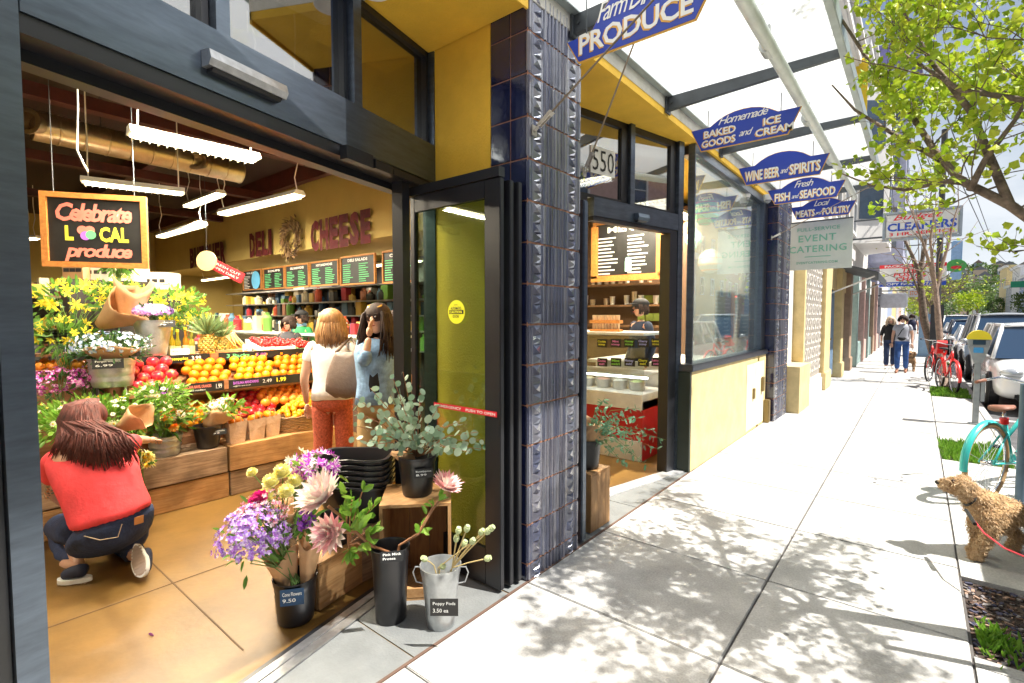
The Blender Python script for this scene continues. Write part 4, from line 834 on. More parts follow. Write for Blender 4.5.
# fruit meshes, one object each
def fruit_mesh(kind, m):
    b = B(); r = 1
    if kind == 'apple': b.lathe([(.05, .78), (.25, .86), (.55, .88), (.85, .6), (1, .15), (.95, -.3), (.7, -.75), (.4, -.9), (.1, -.8)], (0, 0, 0), 16)
    else: b.ball((0, 0, 0), 1, 14, 10, (1, 1, .94))
    if kind == 'apple': b.tube([(0, 0, .75), (.08, 0, 1.15)], .05, 5)
    o = b.build(kind, m, None, smooth=2); me = o.data; bpy.data.objects.remove(o); return me
oran = M('orange_peel', (.80, .23, .006), .42, var=.12, scale=1.5, bump=.12, bscale=12, spec=.4); oran2 = M('mandarin_peel', (.84, .33, .008), .4, var=.1, scale=1.5, bump=.1, bscale=12)
redap = M('apple_red', (.55, .02, .03), .25, var=.0, island=None); 
def apple_mat(name, c1, c2):
    m = M(name, c1, .28, var=.5, scale=1.1); cr = [n for n in m.node_tree.nodes if n.type == 'VALTORGB'][0]; cr.color_ramp.elements[0].color = (*c1, 1); cr.color_ramp.elements[1].color = (*c2, 1); cr.color_ramp.elements[0].position = .5; cr.color_ramp.elements[1].position = .75; return m
ap1 = apple_mat('apple_blush', (.56, .02, .04), (.75, .38, .10)); ap2 = apple_mat('apple_deep', (.42, .008, .02), (.6, .1, .05)); ap3 = apple_mat('peach_skin', (.85, .30, .04), (.7, .08, .03))
FM = {'orange': fruit_mesh('orange', oran), 'mandarin': fruit_mesh('orange', oran2), 'apple': fruit_mesh('apple', ap1), 'red_apple': fruit_mesh('apple', ap2), 'nectarine': fruit_mesh('orange', ap3)}
def fruit(kind, p, r, lab, group):
    o = bpy.data.objects.new('apple' if 'apple' in kind else kind if kind != 'mandarin' else 'orange', FM[kind]); COL.objects.link(o); o.location = p; o.scale = (r, r, r)
    o.rotation_euler = (U_(-.7, .7), U_(-.7, .7), U_(0, 6)); tag(o, lab, 'apple' if 'apple' in kind else 'nectarine' if kind == 'nectarine' else 'orange', group)
def bin_fill(kind, y0, y1, r, rows, lab, group, x0=x2-.06, z0=1.0, dx=.062, dz=.052):
    for k in range(rows):
        y = y0+r+(r if k % 2 else 0)
        while y < y1-r*.6: fruit(kind, (x0-dx*k+U_(-.006, .006), y+U_(-.006, .006), z0+dz*k+U_(-.008, .008)), r*U_(.93, 1.05), lab, group); y += 2.02*r
bin_fill('apple', ya+.01, 1.60, .052, 4, 'red and yellow blushed apple piled at the left of the middle bin', 'blushed apples in the bin', z0=1.03, dz=.058)
bin_fill('orange', 1.64, 2.05, .045, 5, 'orange in the pile next to the blushed apples', 'oranges beside the apples', z0=1.02, dz=.05, dx=.06)
bin_fill('mandarin', 2.05, 2.5, .045, 5, 'yellow orange in the pile above the mandarin price strip', 'yellow oranges at the middle of the bin', z0=1.02, dz=.052, dx=.06)
bin_fill('orange', 2.5, yb_, .043, 5, 'orange at the right end of the middle bin by the woman in white', 'oranges at the right end of the bin', z0=1.02, dz=.05, dx=.06)
bin_fill('red_apple', 2.05, 2.45, .045, 5, 'dark red apple in the lower bin above the basket', 'dark red apples in the lower bin', x0=-5.1, z0=.66, dx=.055, dz=.04)
bin_fill('nectarine', 2.3, 2.9, .046, 5, 'orange red nectarine in the lower bin above the basket', 'nectarines in the lower bin', x0=-5.14, z0=.74, dx=.05, dz=.03)
bin_fill('mandarin', 1.62, 2.05, .042, 4, 'yellow grapefruit sized orange in the lower bin behind the bags', 'oranges behind the paper bags', x0=-5.06, z0=.66, dx=.06, dz=.045)
bin_fill('nectarine', 1.3, 1.62, .04, 4, 'red and orange fruit in the lower bin behind the black bucket', 'fruit behind the black bucket', x0=-5.1, z0=.68, dx=.06, dz=.045)
# wicker basket heaped with mandarins
wick = wood('wicker', (.45, .28, .13), (.3, .17, .07), stretch=(20, 20, 40), scale=5)
bc = V((-4.97, 2.64, .452)); t = thing('wicker_basket', 'oval wicker basket heaped with small oranges on the right upper crate', 'basket', bc)
b = B()
for k in range(11):
    z = bc.z+.012+k*.0145; r = .20+k*.0045; b.tube([(bc.x+math.cos(a)*r*.72*(1), bc.y+math.sin(a)*r*1.3, z+.004*math.sin(a*18+PI*(k % 2))) for a in [2*PI*i/60 for i in range(60)]], .009, 6, closed=True)
b.build('woven_side', wick, t, smooth=2)
b = B(); b.lathe([(.15, 0), (.15, .01)], bc, 30); b.build('base', wick, t)
for k in range(110):
    a = U_(0, 2*PI); q = math.sqrt(U_(0, 1)); h = .15+.14*(1-q*q); fruit('mandarin', (bc.x+math.cos(a)*q*.155, bc.y+math.sin(a)*q*.28, bc.z+h+U_(-.012, .012)), .030, 'small orange heaped in the wicker basket', 'small oranges in the wicker basket')
for i, (yy, xx) in enumerate(((1.95, -4.89), (2.13, -4.90), (2.29, -4.93))):
    lab = ['left paper bag of oranges with handles, next to the black bucket', 'middle paper bag of oranges between the other two bags', 'right paper bag of oranges next to the wicker basket'][i]
    t = thing('paper_bag', lab, 'paper bag', (xx, yy, .451)); kp = M('kraft_bag', (.60, .42, .29), .8, var=.12, scale=8, bump=.5, bscale=18)
    b = B(); b.hexa([(xx-.05, yy-.065, .452), (xx+.05, yy-.065, .452), (xx+.05, yy+.06, .452), (xx-.05, yy+.06, .452), (xx-.065, yy-.085, .65), (xx+.062, yy-.08, .645), (xx+.068, yy+.078, .655), (xx-.06, yy+.08, .65)]); b.f.pop(1) if False else None
    b.f = [f for f in b.f if not set(f) == {4, 5, 6, 7}]; b.build('sack', kp, t)
    b = B(); b.tube([(xx+.055, yy-.03, .64), (xx+.055, yy-.02, .715), (xx+.055, yy+.02, .72), (xx+.055, yy+.03, .64)], .004, 6); b.build('handle', kp, t)
    for k in range(5): fruit('orange', (xx+U_(-.03, .03), yy+U_(-.04, .04), .645+U_(-.01, .03)), .038, 'orange showing at the top of a brown paper bag', 'oranges in the paper bags')
# on the top shelf: pineapples, bottles, cards, carrots, berries
def pineapple(p, s, lab):
    p = V(p); t = thing('pineapple', lab, 'pineapple', p); b = B(); n = 0
    for i in range(11):
        z = .012+i*.0165; r = .062*math.sin(PI*(i+1.2)/12.6)**.5
        for k in range(11):
            a = 2*PI*(k+.5*(i % 2))/11; c = p+V((math.cos(a)*r, math.sin(a)*r, z))*s; d = V((math.cos(a), math.sin(a), 0)); sd = V((-math.sin(a), math.cos(a), 0)); q = .0165*s
            b.add([c+sd*q, c+Z*q, c-sd*q, c-Z*q, c+d*.011*s], [(0, 1, 4), (1, 2, 4), (2, 3, 4), (3, 0, 4)])
    b.ball(p+Z*.1*s, .062*s, 14, 10, (1, 1, 1.5)); b.build('fruit_body', M('pineapple_skin', (.55, .3, .05), .6, island=[(.60, .34, .05), (.40, .26, .05), (.24, .22, .04), (.65, .42, .08)]), t)
    b = B()
    for k in range(55):
        a = k*2.4; e = .25+1.25*(k/55); L = .11+.05*(1-abs(k/55-.6)); b.leaf(p+Z*(.185+.0*k)*s, (math.cos(a)*math.cos(e), math.sin(a)*math.cos(e), math.sin(e)), L*s*1.3, .02*s, droop=.2)
    b.build('crown', leafmat('pine_leaf', (.10, .17, .06), (.25, .33, .14), .2), t)
for u, v, s, lab in ((208, 352, 1.2, 'left pineapple on the top shelf behind the yellow price card'), (222, 352, 1.05, 'right pineapple with upright crown on the top shelf')):
    p = Px(u, v, -5.5); p.z = 1.216; pineapple(p, s, lab)
def bottle(p, h, m, capm, lab):
    t = thing('glass_bottle', lab, 'bottle', p); b = B(); b.lathe([(.025, 0), (.027, .01), (.027, h*.6), (.012, h*.75), (.012, h)], p, 14); b.build('body', m, t, smooth=True)
    b = B(); b.lathe([(.014, 0), (.014, .025)], V(p)+Z*h*.98, 12); b.build('cap', capm, t); b = B(); b.lathe([(.0275, 0), (.0275, h*.3)], V(p)+Z*h*.15, 14, cap=False); b.build('label', M('label_cream', (.7, .6, .3), .7), t)
for k, (u, c_) in enumerate(((172, (.5, .35, .02)), (178, (.3, .25, .02)), (186, (.45, .2, .02)), (192, (.4, .38, .05)))):
    p = Px(u, 352, -5.55); p.z = 1.216; bottle(p, .28-.02*(k % 2), M('oil%d' % k, c_, .1, var=0, trans=.4), M('cap_yellow', (.8, .6, .03), .4), ['bottle with a yellow cap at the left of the row of oils', 'second bottle in the row of oils', 'third bottle in the row of oils', 'bottle beside the pineapple at the right of the row of oils'][k])
def card(p, n, w, h, lab, words_, m=None, tm=None, tilt=.15, s_h=.3):
    """small price card standing at p, facing n"""
    p = V(p); n = V(n).normalized(); e = Z.cross(n).normalized(); up = (Z-n*tilt).normalized(); nn = e.cross(up)
    t = thing('price_card', lab, 'price card', p); b = B(); b.obox(p+up*h/2, e*w/2, up*h/2, nn*.0015); b.build('card', m or ink, t)
    for i, s in enumerate(words_): hh = h/(len(words_)+.6); text(s, tm or wh, p-e*w*.4+up*(h-hh*(i+1.05))+nn*.002, e, up, w*(.8 if i % 2 == 0 else .55), hh*.6, t, th=.001, bold=.01)
    return t
p = Px(180, 352, -5.42); p.z = 1.216; card(p, (1, -.4, 0), .15, .10, 'white price card with a yellow band in front of the oil bottles', ['Meyer Lemon', 'Olive Oil 12.99'], paint_w, M('chalk_yellow'))
p = Px(247, 345, -5.40); p.z = 1.25; card(p, (1, -.4, 0), .08, .08, 'small white price card leaning on the carrots', ['Carrots', '2.99'], paint_w, bkt)
def traybox(p0, p1, z, h, m, lab, tilt=.25):
    t = thing('produce_tray', lab, 'tray', ((p0[0]+p1[0])/2, (p0[1]+p1[1])/2, z)); x0, y0 = p0; x1, y1 = p1; q = lambda x: z+(x1-x)*tilt
    b = B()
    def pn(xa, ya_, xb, yb2, h0, h1): b.hexa([(xa, ya_, q(xa)+h0), (xb, ya_, q(xb)+h0), (xb, yb2, q(xb)+h0), (xa, yb2, q(xa)+h0), (xa, ya_, q(xa)+h1), (xb, ya_, q(xb)+h1), (xb, yb2, q(xb)+h1), (xa, yb2, q(xa)+h1)])
    pn(x0, y0, x1, y1, 0, .01); pn(x0, y0, x1, y0+.01, .011, h); pn(x0, y1-.01, x1, y1, .011, h); pn(x1-.01, y0+.011, x1, y1-.011, .011, h); pn(x0, y0+.011, x0+.01, y1-.011, .011, h); b.build('tray', m, t); return q
q = traybox((-5.85, 2.0), (-5.42, 2.32), 1.23, .05, w_warm, 'tilted wooden tray of loose carrots on the top shelf', .45)
for k in range(34):
    yy = 2.03+U_(0, .26); x0 = -5.46-U_(0, .06); L = U_(.2, .3); b = B(); dz = U_(.02, .07); dy = U_(-.06, .06)
    b.tube([(x0, yy, q(x0)+dz), (x0-L*.5, yy+dy*.5, q(x0-L*.5)+dz), (x0-L, yy+dy, q(x0-L)+dz)], [.004, .013, .016], 8)
    for j in range(4): b.leaf((x0-L, yy+dy, q(x0-L)+dz), (-1, U_(-.4, .4), U_(.2, .9)), .08, .01)
    tag(b.build('carrot', M(['carrot', 'carrot2'][k % 2], [(.85, .25, .01), (.85, .38, .02)][k % 2], .5), None, smooth=True), 'orange carrot lying in the tilted wooden tray', 'carrot', 'carrots in the tray')
q = traybox((-5.8, 2.44), (-5.42, 2.82), 1.23, .06, paint_w, 'white tray heaped with red berries on the top shelf beside the woman in white', .2)
b = B(); reds = M('berries', (.6, .01, .01), .3, island=[(.55, .008, .012), (.7, .03, .01), (.4, .005, .01)])
for k in range(420): x = U_(-5.78, -5.44); b.ball((x, U_(2.46, 2.80), q(x)+U_(.03, .085)), .015, 7, 5)
quickthing(b, 'berries', reds, 'red berries heaped in the white tray on the top shelf', 'berries', smooth=2, kind='stuff')
q = traybox((-5.8, 2.86), (-5.42, 3.1), 1.2, .06, M('tray_green', (.1, .2, .05), .7), 'small green tray of red berries at the right end of the shelf', .2)
b = B()
for k in range(200): x = U_(-5.78, -5.44); b.ball((x, U_(2.88, 3.08), q(x)+U_(.03, .085)), .015, 7, 5)
quickthing(b, 'berries', reds, 'red berries in the small green tray at the right end of the shelf', 'berries', smooth=2, kind='stuff')
# ================================================================ flowers
lf_mid = leafmat('leaf_mid', (.06, .17, .025), (.16, .34, .05)); lf_dark = leafmat('leaf_dark', (.03, .10, .03), (.08, .2, .05)); lf_lime = leafmat('leaf_lime', (.11, .28, .025), (.25, .42, .06), .4)
lf_euc = leafmat('leaf_eucalyptus', (.13, .24, .14), (.36, .46, .34), .25); stem_m = M('stem', (.14, .24, .06), .6); stem_b = M('stem_brown', (.28, .12, .05), .6)
def petal(name, *cs): return MATS[name] if name in MATS else leafmat(name, *cs, .4, .6) if len(cs) == 2 else M(name, cs[0], .6, island=list(cs))
kraft = M('kraft_paper', (.56, .33, .17), .8, var=.12, scale=5, bump=.35, bscale=14); bkm = M('black_plastic', (.012, .012, .014), .32, var=.1, spec=.6)
zinc = M('zinc', (.48, .50, .51), .38, metal=.8, var=.22, scale=9, bump=.08, bscale=30)
def floret(b, c, n, r, k=5, w=.55, cup=.35):
    n = V(n).normalized(); a = n.orthogonal().normalized(); q = n.cross(a); a0 = U_(0, 6)
    for i in range(k):
        t = a0+2*PI*i/k; d = a*math.cos(t)+q*math.sin(t); s = n.cross(d); tip = c+d*r+n*r*cup; m = c+d*r*.55+n*r*cup*.3
        b.add([c, m+s*r*w*.5, tip, m-s*r*w*.5], [(0, 1, 2, 3)])
def rdir(up=.3): 
    v = V((rnd.gauss(0, 1), rnd.gauss(0, 1), rnd.gauss(0, 1)+up)); return v.normalized()
def inell(c, r, shell=.55):
    d = rdir(.15); q = U_(shell, 1)**.8; return V(c)+V((d.x*r[0], d.y*r[1], d.z*r[2]))*q, d
def bouquet(name, lab, cat, c, r, base, kind, pm, lm, nf, nl, fs, ls, group=None, wrapped=None, centre=None, extra=None, lw=.35, stems=18):
    c = V(c); base = V(base); t = thing(name, lab, cat, base, group=group); b = B(); P_ = []
    for k in range(stems):
        p, d = inell(c, r, .3); m = (base+p)/2+V((0, 0, .1*(p-base).length)); b.tube([base+V((U_(-.03, .03), U_(-.03, .03), 0)), m, p], .003, 4, cap=False)
    b.build('stems', stem_m, t); b = B()
    for k in range(nl):
        p, d = inell(c, r, .2); p.z -= r[2]*.15; b.leaf(p, d+V((0, 0, U_(-.3, .5))), ls*U_(.6, 1.3), ls*lw, droop=.15)
    if nl: b.build('foliage', lm, t)
    b = B(); bc_ = B()
    for k in range(nf):
        p, d = inell(c, r, .75); 
        if d.z < -.35: p.z = c.z-abs(p.z-c.z)*.4
        s = fs*U_(.75, 1.2)
        if kind == 'cluster':
            for j in range(5): q = p+rdir()*s*.9; floret(b, q, d+rdir()*.6, s*.55, 5, .8)
        elif kind == 'daisy': floret(b, p, d+Z*.3, s, 12, .3, .05); bc_.ball(p+d*s*.1, s*.28, 7, 5)
        elif kind == 'star': floret(b, p, d+rdir()*.5, s, 6, .42, .3)
        elif kind == 'spray':
            L = d+Z*.2; 
            for j in range(7): floret(b, p+L.normalized()*(j-3)*s*.7+rdir()*s*.5, d+rdir()*.7, s*.6, 4, .75)
        elif kind == 'ball':
            for lay in range(4): floret(b, p+d*s*.12*lay, d, s*(1-.18*lay), 7, .9, .25+.28*lay)
        elif kind == 'tiny': floret(b, p, d, s, 5, .9, .1)
    b.build('blossoms', pm, t)
    if bc_.v: bc_.build('flower_centres', centre or M('centre_yellow', (.8, .5, .02), .7), t)
    if extra: extra(t)
    if wrapped: cone(t, base+V((0, 0, wrapped[2] if len(wrapped) > 2 else 0)), c-base, wrapped[0], wrapped[1])
    return t
def cone(t, p, d, L, r, name='paper_wrap', m=None, n=26, r0=.35, a0=0, cover=1.0):
    d = V(d).normalized(); a = d.orthogonal().normalized(); q = d.cross(a); b = B(); rows = 6; ph = U_(0, 6)
    for i in range(rows):
        f = i/(rows-1)
        for k in range(n):
            th = a0+2*PI*k/n*cover; rr = r*(r0+(1-r0)*f)*(1+.12*f*math.sin(5*th+ph)+U_(-.03, .03)*f); h = L*f*(1+.18*f*math.sin(2*th+ph)); b.v.append(V(p)+a*math.cos(th)*rr+q*math.sin(th)*rr+d*h)
    for i in range(rows-1):
        for k in range(n-(0 if cover == 1 else 1)): b.f.append((i*n+k, i*n+(k+1) % n, (i+1)*n+(k+1) % n, (i+1)*n+k))
    o = b.build(name, m or kraft, t, smooth=2); s = o.modifiers.new('s', 'SOLIDIFY'); s.thickness = .002; return o
def bucket(p, r0, r1, h, m, lab, rings=(), handles=False, water=True, inner=None, name='flower_bucket', ring_w=.004):
    p = V(p); t = thing(name, lab, 'bucket', p); pr = [(r0*.96, 0), (r0, .006)]; k = 0
    for i in range(1, 13):
        f = i/12; r = r0+(r1-r0)*f; pr.append((r, .006+(h-.012)*f))
        if any(abs(f-g) < .05 for g in rings): pr[-1] = (r+ring_w, pr[-1][1])
    pr += [(r1+.006, h-.006), (r1+.006, h), (r1-.001, h), (r1-.006, h-.01), (r0-.004, .012), (.001, .012)]
    b = B(); b.lathe(pr, p, 36, cap=False); b.lathe([(r0*.96, 0), (r0*.5, .0005)], p, 36); b.build('body', m, t, smooth=True)
    if handles:
        for s in (-1, 1):
            b = B(); d = RT*s; z = h*.86; q = [p+d*(r1-.004)+Z*(z+.03), p+d*(r1+.03)+Z*(z+.03), p+d*(r1+.042)+Z*z, p+d*(r1+.025)+Z*(z-.05), p+d*(r1-.015)+Z*(z-.06)]; b.tube(q, .0035, 7); b.build('handle', m, t, smooth=True)
    return t
def at_(u, v, w): return Pw(u, v, w)
def rim(p, h): return V(p)+Z*h
# --- foreground: black bucket of stock flowers in kraft paper
p = Pz(296, 618); ba = bucket(p, .092, .108, .235, bkm, 'black bucket of purple and white flowers standing lowest at the front left', rings=(.93,))
c1 = Pw(252, 538, 2.52); pp = petal('petal_lilac', (.62, .40, .85), (.42, .16, .68), (.80, .68, .88), (.5, .25, .8))
bouquet('flower_bouquet', 'lilac and white stock flowers in kraft paper, leaning left from the lowest black bucket', 'bouquet', c1, (.17, .15, .15), rim(p, .2), 'cluster', pp, lf_mid, 95, 60, .028, .06, stems=26)
c2 = Pw(262, 512, 2.62); bouquet('flower_bouquet', 'pale pink spray of small blossoms behind the lilac flowers', 'bouquet', c2, (.12, .12, .1), rim(p, .2), 'cluster', petal('petal_blush', (.85, .45, .5), (.88, .75, .75), (.8, .2, .3)), lf_mid, 42, 25, .022, .05, stems=12)
t = thing('paper_wrap', 'crumpled kraft paper cones standing in the lowest black bucket', 'paper wrap', rim(p, .1))
cone(t, rim(p, .12)-RT*.03, Z+RT*-.15, .24, .085, 'left_fold' if False else 'paper_fold'); cone(t, rim(p, .12)+RT*.045+FW*.02, Z+RT*.12, .33, .065, 'paper_fold')
pc = p+FW*-.118+Z*.12; n = V((-FW.x, -FW.y, 0)); card(V((pc.x, pc.y, .14))+RT*.035, n+RT*.25, .115, .085, 'black price card on the lowest bucket reading Cone Flower 9.50', ['Cone Flowers', '9.50'], M('card_navy', (.01, .05, .12), .4), tilt=0)
# clear vase of yellow ranunculus behind, on the low crate
crate(-2.92, -2.55, 1.36, 1.80, .0, .265, w_warm, 'low wooden crate on the shop floor beside the door track')
cr = [o for o in COL.objects if o.get('label', '').startswith('low wooden crate on')][0]
cr.rotation_euler = (0, 0, .22)
v0 = Pz(288, 560, .267); v0.x -= .06; tv = bucket(v0, .075, .085, .2, M('glass_vase', (.35, .34, .3), .05, trans=.8, var=0), 'clear glass vase of ranunculus on the low crate', name='glass_vase')
yl = petal('petal_butter', (.92, .82, .22), (.92, .86, .35), (.93, .88, .5))
t = thing('flower_bouquet', 'yellow ranunculus with two magenta blooms in kraft paper behind the lilac flowers', 'bouquet', v0+Z*.15)
for i, (u, v, w, r) in enumerate(((283, 475, 2.75, .052), (272, 484, 2.7, .048), (295, 484, 2.78, .048), (266, 497, 2.66, .045), (286, 493, 2.68, .045), (253, 474, 2.8, .032))):
    c = Pw(u, v, w); b = B(); d = (-FW*.6+Z*.8+rdir()*.3).normalized()
    b.ball(c+d*r*.35, r*.62, 12, 9)
    for lay in range(7): floret(b, c+d*r*.07*lay, d, r*(1.05-.11*lay), 9, 1.15, .35+.28*lay)
    b.build('bloom', yl, t); b = B(); b.tube([c, (c+v0+Z*.2)/2+Z*.04, v0+Z*.15], .0035, 5); b.build('stem', stem_m, t)
for u, v in ((256, 503), (262, 497)):
    c = Pw(u, v, 2.62); b = B(); d = (-FW+Z*.3+rdir()*.3).normalized()
    for lay in range(5): floret(b, c+d*.008*lay, d, .04*(1-.13*lay), 8, 1.0, .15+.3*lay)
    b.build('bloom', petal('petal_magenta', (.75, .02, .25), (.6, .01, .18)), t)
cone(t, v0+Z*.12, Z-RT*.05, .16, .09)
bouquet('flower_bouquet', 'magenta and white orchid spray behind the pale protea', 'bouquet', Pw(315, 468, 2.9), (.16, .14, .10), v0+Z*.15+RT*.08, 'star', petal('petal_orchid', (.62, .08, .6), (.85, .55, .8), (.9, .82, .82), (.45, .03, .5)), lf_lime, 75, 12, .033, .07, stems=14)
bouquet('flower_bouquet', 'pale green and cream tuberose spray reaching highest behind the orchids', 'bouquet', Pw(300, 462, 2.95), (.09, .08, .07), v0+Z*.15+RT*.08, 'star', petal('petal_cream', (.85, .85, .55), (.88, .8, .7)), lf_lime, 22, 6, .03, .05, stems=8)
bouquet('flower_bouquet', 'small purple statice tucked between the kraft paper and the pink protea', 'bouquet', Pw(307, 522, 2.62), (.05, .05, .08), v0+Z*.1+RT*.1, 'tiny', petal('petal_violet', (.22, .04, .5), (.45, .12, .6), (.3, .06, .45)), lf_mid, 90, 60, .014, .05, stems=8)
# proteas
def protea(u, v, w, r, d, stem, lab, leaves=22, pale=False, lr=.12):
    c = Pw(u, v, w); d = V(d).normalized(); t = thing('protea', lab, 'flower', stem[-1]); a = d.orthogonal().normalized(); q = d.cross(a)
    b = B(); n = 0
    for lay, (k, L, op, wd) in enumerate(((16, 1.15, .95, .20), (16, 1.25, .72, .2), (14, 1.2, .48, .19), (12, 1.05, .26, .17))):
        for i in range(k):
            t_ = 2*PI*(i+.5*(lay % 2))/k; e = op*1.15; dd = (a*math.cos(t_)+q*math.sin(t_))*math.sin(e)+d*math.cos(e); b.leaf(c+dd*r*.15, dd, r*L*U_(.92, 1.06), r*wd*1.7, up=d.cross(dd).cross(dd) if False else d, fold=.3)
    b.build('bracts', petal('bract_pale' if pale else 'bract_pink', *((( .86, .62, .62), (.90, .78, .70), (.88, .84, .72)) if pale else ((.80, .38, .40), (.88, .62, .58), (.85, .72, .62)))), t)
    b = B()
    for k in range(110): e = U_(0, .45); t_ = U_(0, 6.28); dd = (a*math.cos(t_)+q*math.sin(t_))*math.sin(e)+d*math.cos(e); b.tube([c+dd*r*.1, c+dd*r*U_(.62, .72)], r*.02, 4, cap=False)
    b.ball(c+d*r*.32, r*.32, 12, 8); b.build('flower_head', petal('protea_core', (.78, .5, .45), (.85, .7, .6), (.6, .25, .28)), t)
    b = B(); b.tube(stem, .008, 7); b.build('stem', stem_b, t, smooth=True); b = B()
    for k in range(leaves):
        f = U_(0, .55); i = min(int(f*(len(stem)-1)), len(stem)-2); p_ = V(stem[i])+(V(stem[i+1])-V(stem[i]))*(f*(len(stem)-1)-i); dd = (rdir(.4)+d*.5).normalized(); b.leaf(p_+dd*.015, dd, lr*U_(.6, 1), lr*.42, droop=.1)
    b.build('foliage', lf_lime, t); return t
vb = Pz(391, 618); bucket(vb, .080, .098, .40, bkm, 'tall black vase holding two pink proteas in front of the crate', rings=(.96,), name='tall_vase')
protea(334, 533, 2.42, .088, -FW+Z*.25-RT*.3, [Pw(340, 532, 2.44), Pw(356, 532, 2.52), Pw(372, 546, 2.6), vb+Z*.36, vb+Z*.05], 'pink protea leaning left out of the tall black vase', leaves=8)
protea(326, 500, 2.6, .12, -FW*.5+Z*.8-RT*.5, [Pw(328, 506, 2.62), Pw(345, 520, 2.66), v0+Z*.1+RT*.15], 'large pale protea above the pink protea', pale=True, leaves=0)
protea(444, 490, 2.72, .082, -FW*.1+Z*.95+RT*.45, [Pw(441, 497, 2.72), Pw(432, 510, 2.7), Pw(418, 534, 2.66), vb+Z*.40+RT*.05, vb+Z*.05], 'single pink protea rising to the right from the tall black vase', leaves=16, lr=.075)
t = thing('leafy_branch', 'bright green leafy branch between the proteas and the black tubs', 'branch', v0+Z*.1)
b = B(); bs = B()
for u, v in ((352, 500), (362, 492), (374, 505), (378, 530), (366, 548), (350, 556), (345, 492), (358, 520)):
    e = Pw(u, v, U_(2.55, 2.75)); s0 = Pw(348, 545, 2.65); bs.tube([s0, (s0+e)/2+Z*.02, e], .004, 5)
    for k in range(11): f = U_(.35, 1.05); q = s0+(e-s0)*f; b.leaf(q, (e-s0).normalized()+rdir()*.9, U_(.05, .085), .038, fold=.2)
b.build('foliage', lf_lime, t); bs.build('stem', stem_b, t)
pot = Pz(324, 575, .267); bucket(V((-2.68, 1.62, .267)), .08, .09, .17, bkm, 'short black pot on the low crate behind the pink protea')
pc = Pw(392, 556, 2.46); card(pc-Z*.03, (-FW+RT*.2+Z*.3), .11, .05, 'tilted black price card across the rim of the tall black vase', ['Pink Mink', 'Protea'], tilt=.3)
# galvanised bucket with poppy pods
gb = Pz(441, 624); bucket(gb, .072, .103, .325, zinc, 'zinc bucket with side handles holding green poppy pods', rings=(.95, .15), handles=True)
t = thing('poppy_pods', 'dried green poppy pods on thin stalks leaning right in the zinc bucket', 'dried flowers', gb+Z*.2)
b = B(); bp_ = B()
for i, (u, v) in enumerate(((458, 533), (466, 531), (480, 534), (471, 543), (463, 546), (456, 541), (486, 533), (485, 559), (426, 560), (442, 567), (489, 530))):
    e = Pw(u, v, 2.48+U_(-.05, .08)); s0 = gb+Z*.15+RT*U_(-.02, .04); m = Pw(452 if i < 8 else 438, 568, 2.55) if i < 8 or i > 9 else (e+s0)/2+Z*.07; b.tube([s0, m, (m+e)/2+Z*.004, e], .0032, 5)
    r = .0165; d = (e-m).normalized(); bp_.lathe([(.003, -.006), (r*.7, 0), (r, r*.8), (r*.85, r*1.5), (r*.35, r*1.75), (r*.75, r*1.8), (r*.7, r*2.0), (.001, r*1.95)], e, 12, d)
b.build('stalks', M('straw', (.50, .38, .16), .7), t, smooth=True); bp_.build('pods', M('pod_green', (.38, .44, .22), .7, var=.2, scale=30), t, smooth=True)
cc_ = Pw(444, 584, 2.40); card(V((cc_.x, cc_.y, .20))+RT*.0-Z*.02, (-FW.x, -FW.y, 0), .135, .085, 'black price card with white figures on the zinc bucket', ['Poppy Pods', '3.50 ea'], tilt=0)
# tall open crate and eucalyptus bucket
cb = Pz(411, 600); q0 = cb; H = .56; wd = .40; dp = .36
ax = (RT*.985+FW*.12); ax.z = 0; ax.normalize(); ay = Z.cross(ax)
t = thing('wooden_crate', 'open wooden crate standing on end under the eucalyptus bucket', 'crate', cb); iw = wood('crate_inside', (.34, .15, .04), (.22, .09, .02), dirt=.3, stretch=(9, 9, 1))
cc = V((q0.x, q0.y, 0))+ay*.17+ax*.03
for s in (-1, 1): b = B(); b.obox(cc+ax*s*(wd/2-.009)+Z*H/2, ax*.009, ay*dp/2, Z*(H/2-.015)); b.build('side_board', w_end, t)
for z in (.0085, H-.0085): b = B(); b.obox(cc+Z*z, ax*wd/2, ay*dp/2, Z*.0085); b.build('end_board', w_warm, t)
for k in range(3): b = B(); b.obox(cc+ay*(dp/2-.006)+ax*(k-1)*(wd/3)*.95+Z*H/2, ax*(wd/6*.93), ay*.005, Z*(H/2-.018)); b.build('back_board', iw, t)
b = B(); b.obox(cc-ay*(dp/2-.004)+Z*.045, ax*(wd/2-.02), ay*.006, Z*.026); b.build('front_slat', w_warm, t)
eb = cc+Z*(H+.001)-ax*.0; bucket(eb, .088, .112, .235, bkm, 'black bucket of eucalyptus standing on the open crate', rings=(.93,))
t = thing('eucalyptus', 'silvery green eucalyptus branches spreading from the bucket on the open crate', 'eucalyptus', eb+Z*.1); b = B(); bs = B(); s0 = eb+Z*.22
tips = [(392, 376), (403, 372), (356, 398), (352, 425), (365, 445), (352, 410), (420, 392), (440, 405), (462, 420), (478, 432), (488, 450), (470, 452), (452, 440), (430, 430), (400, 400), (378, 410), (390, 395), (412, 415), (380, 432), (445, 425), (405, 440), (370, 388), (350, 440), (484, 440)]
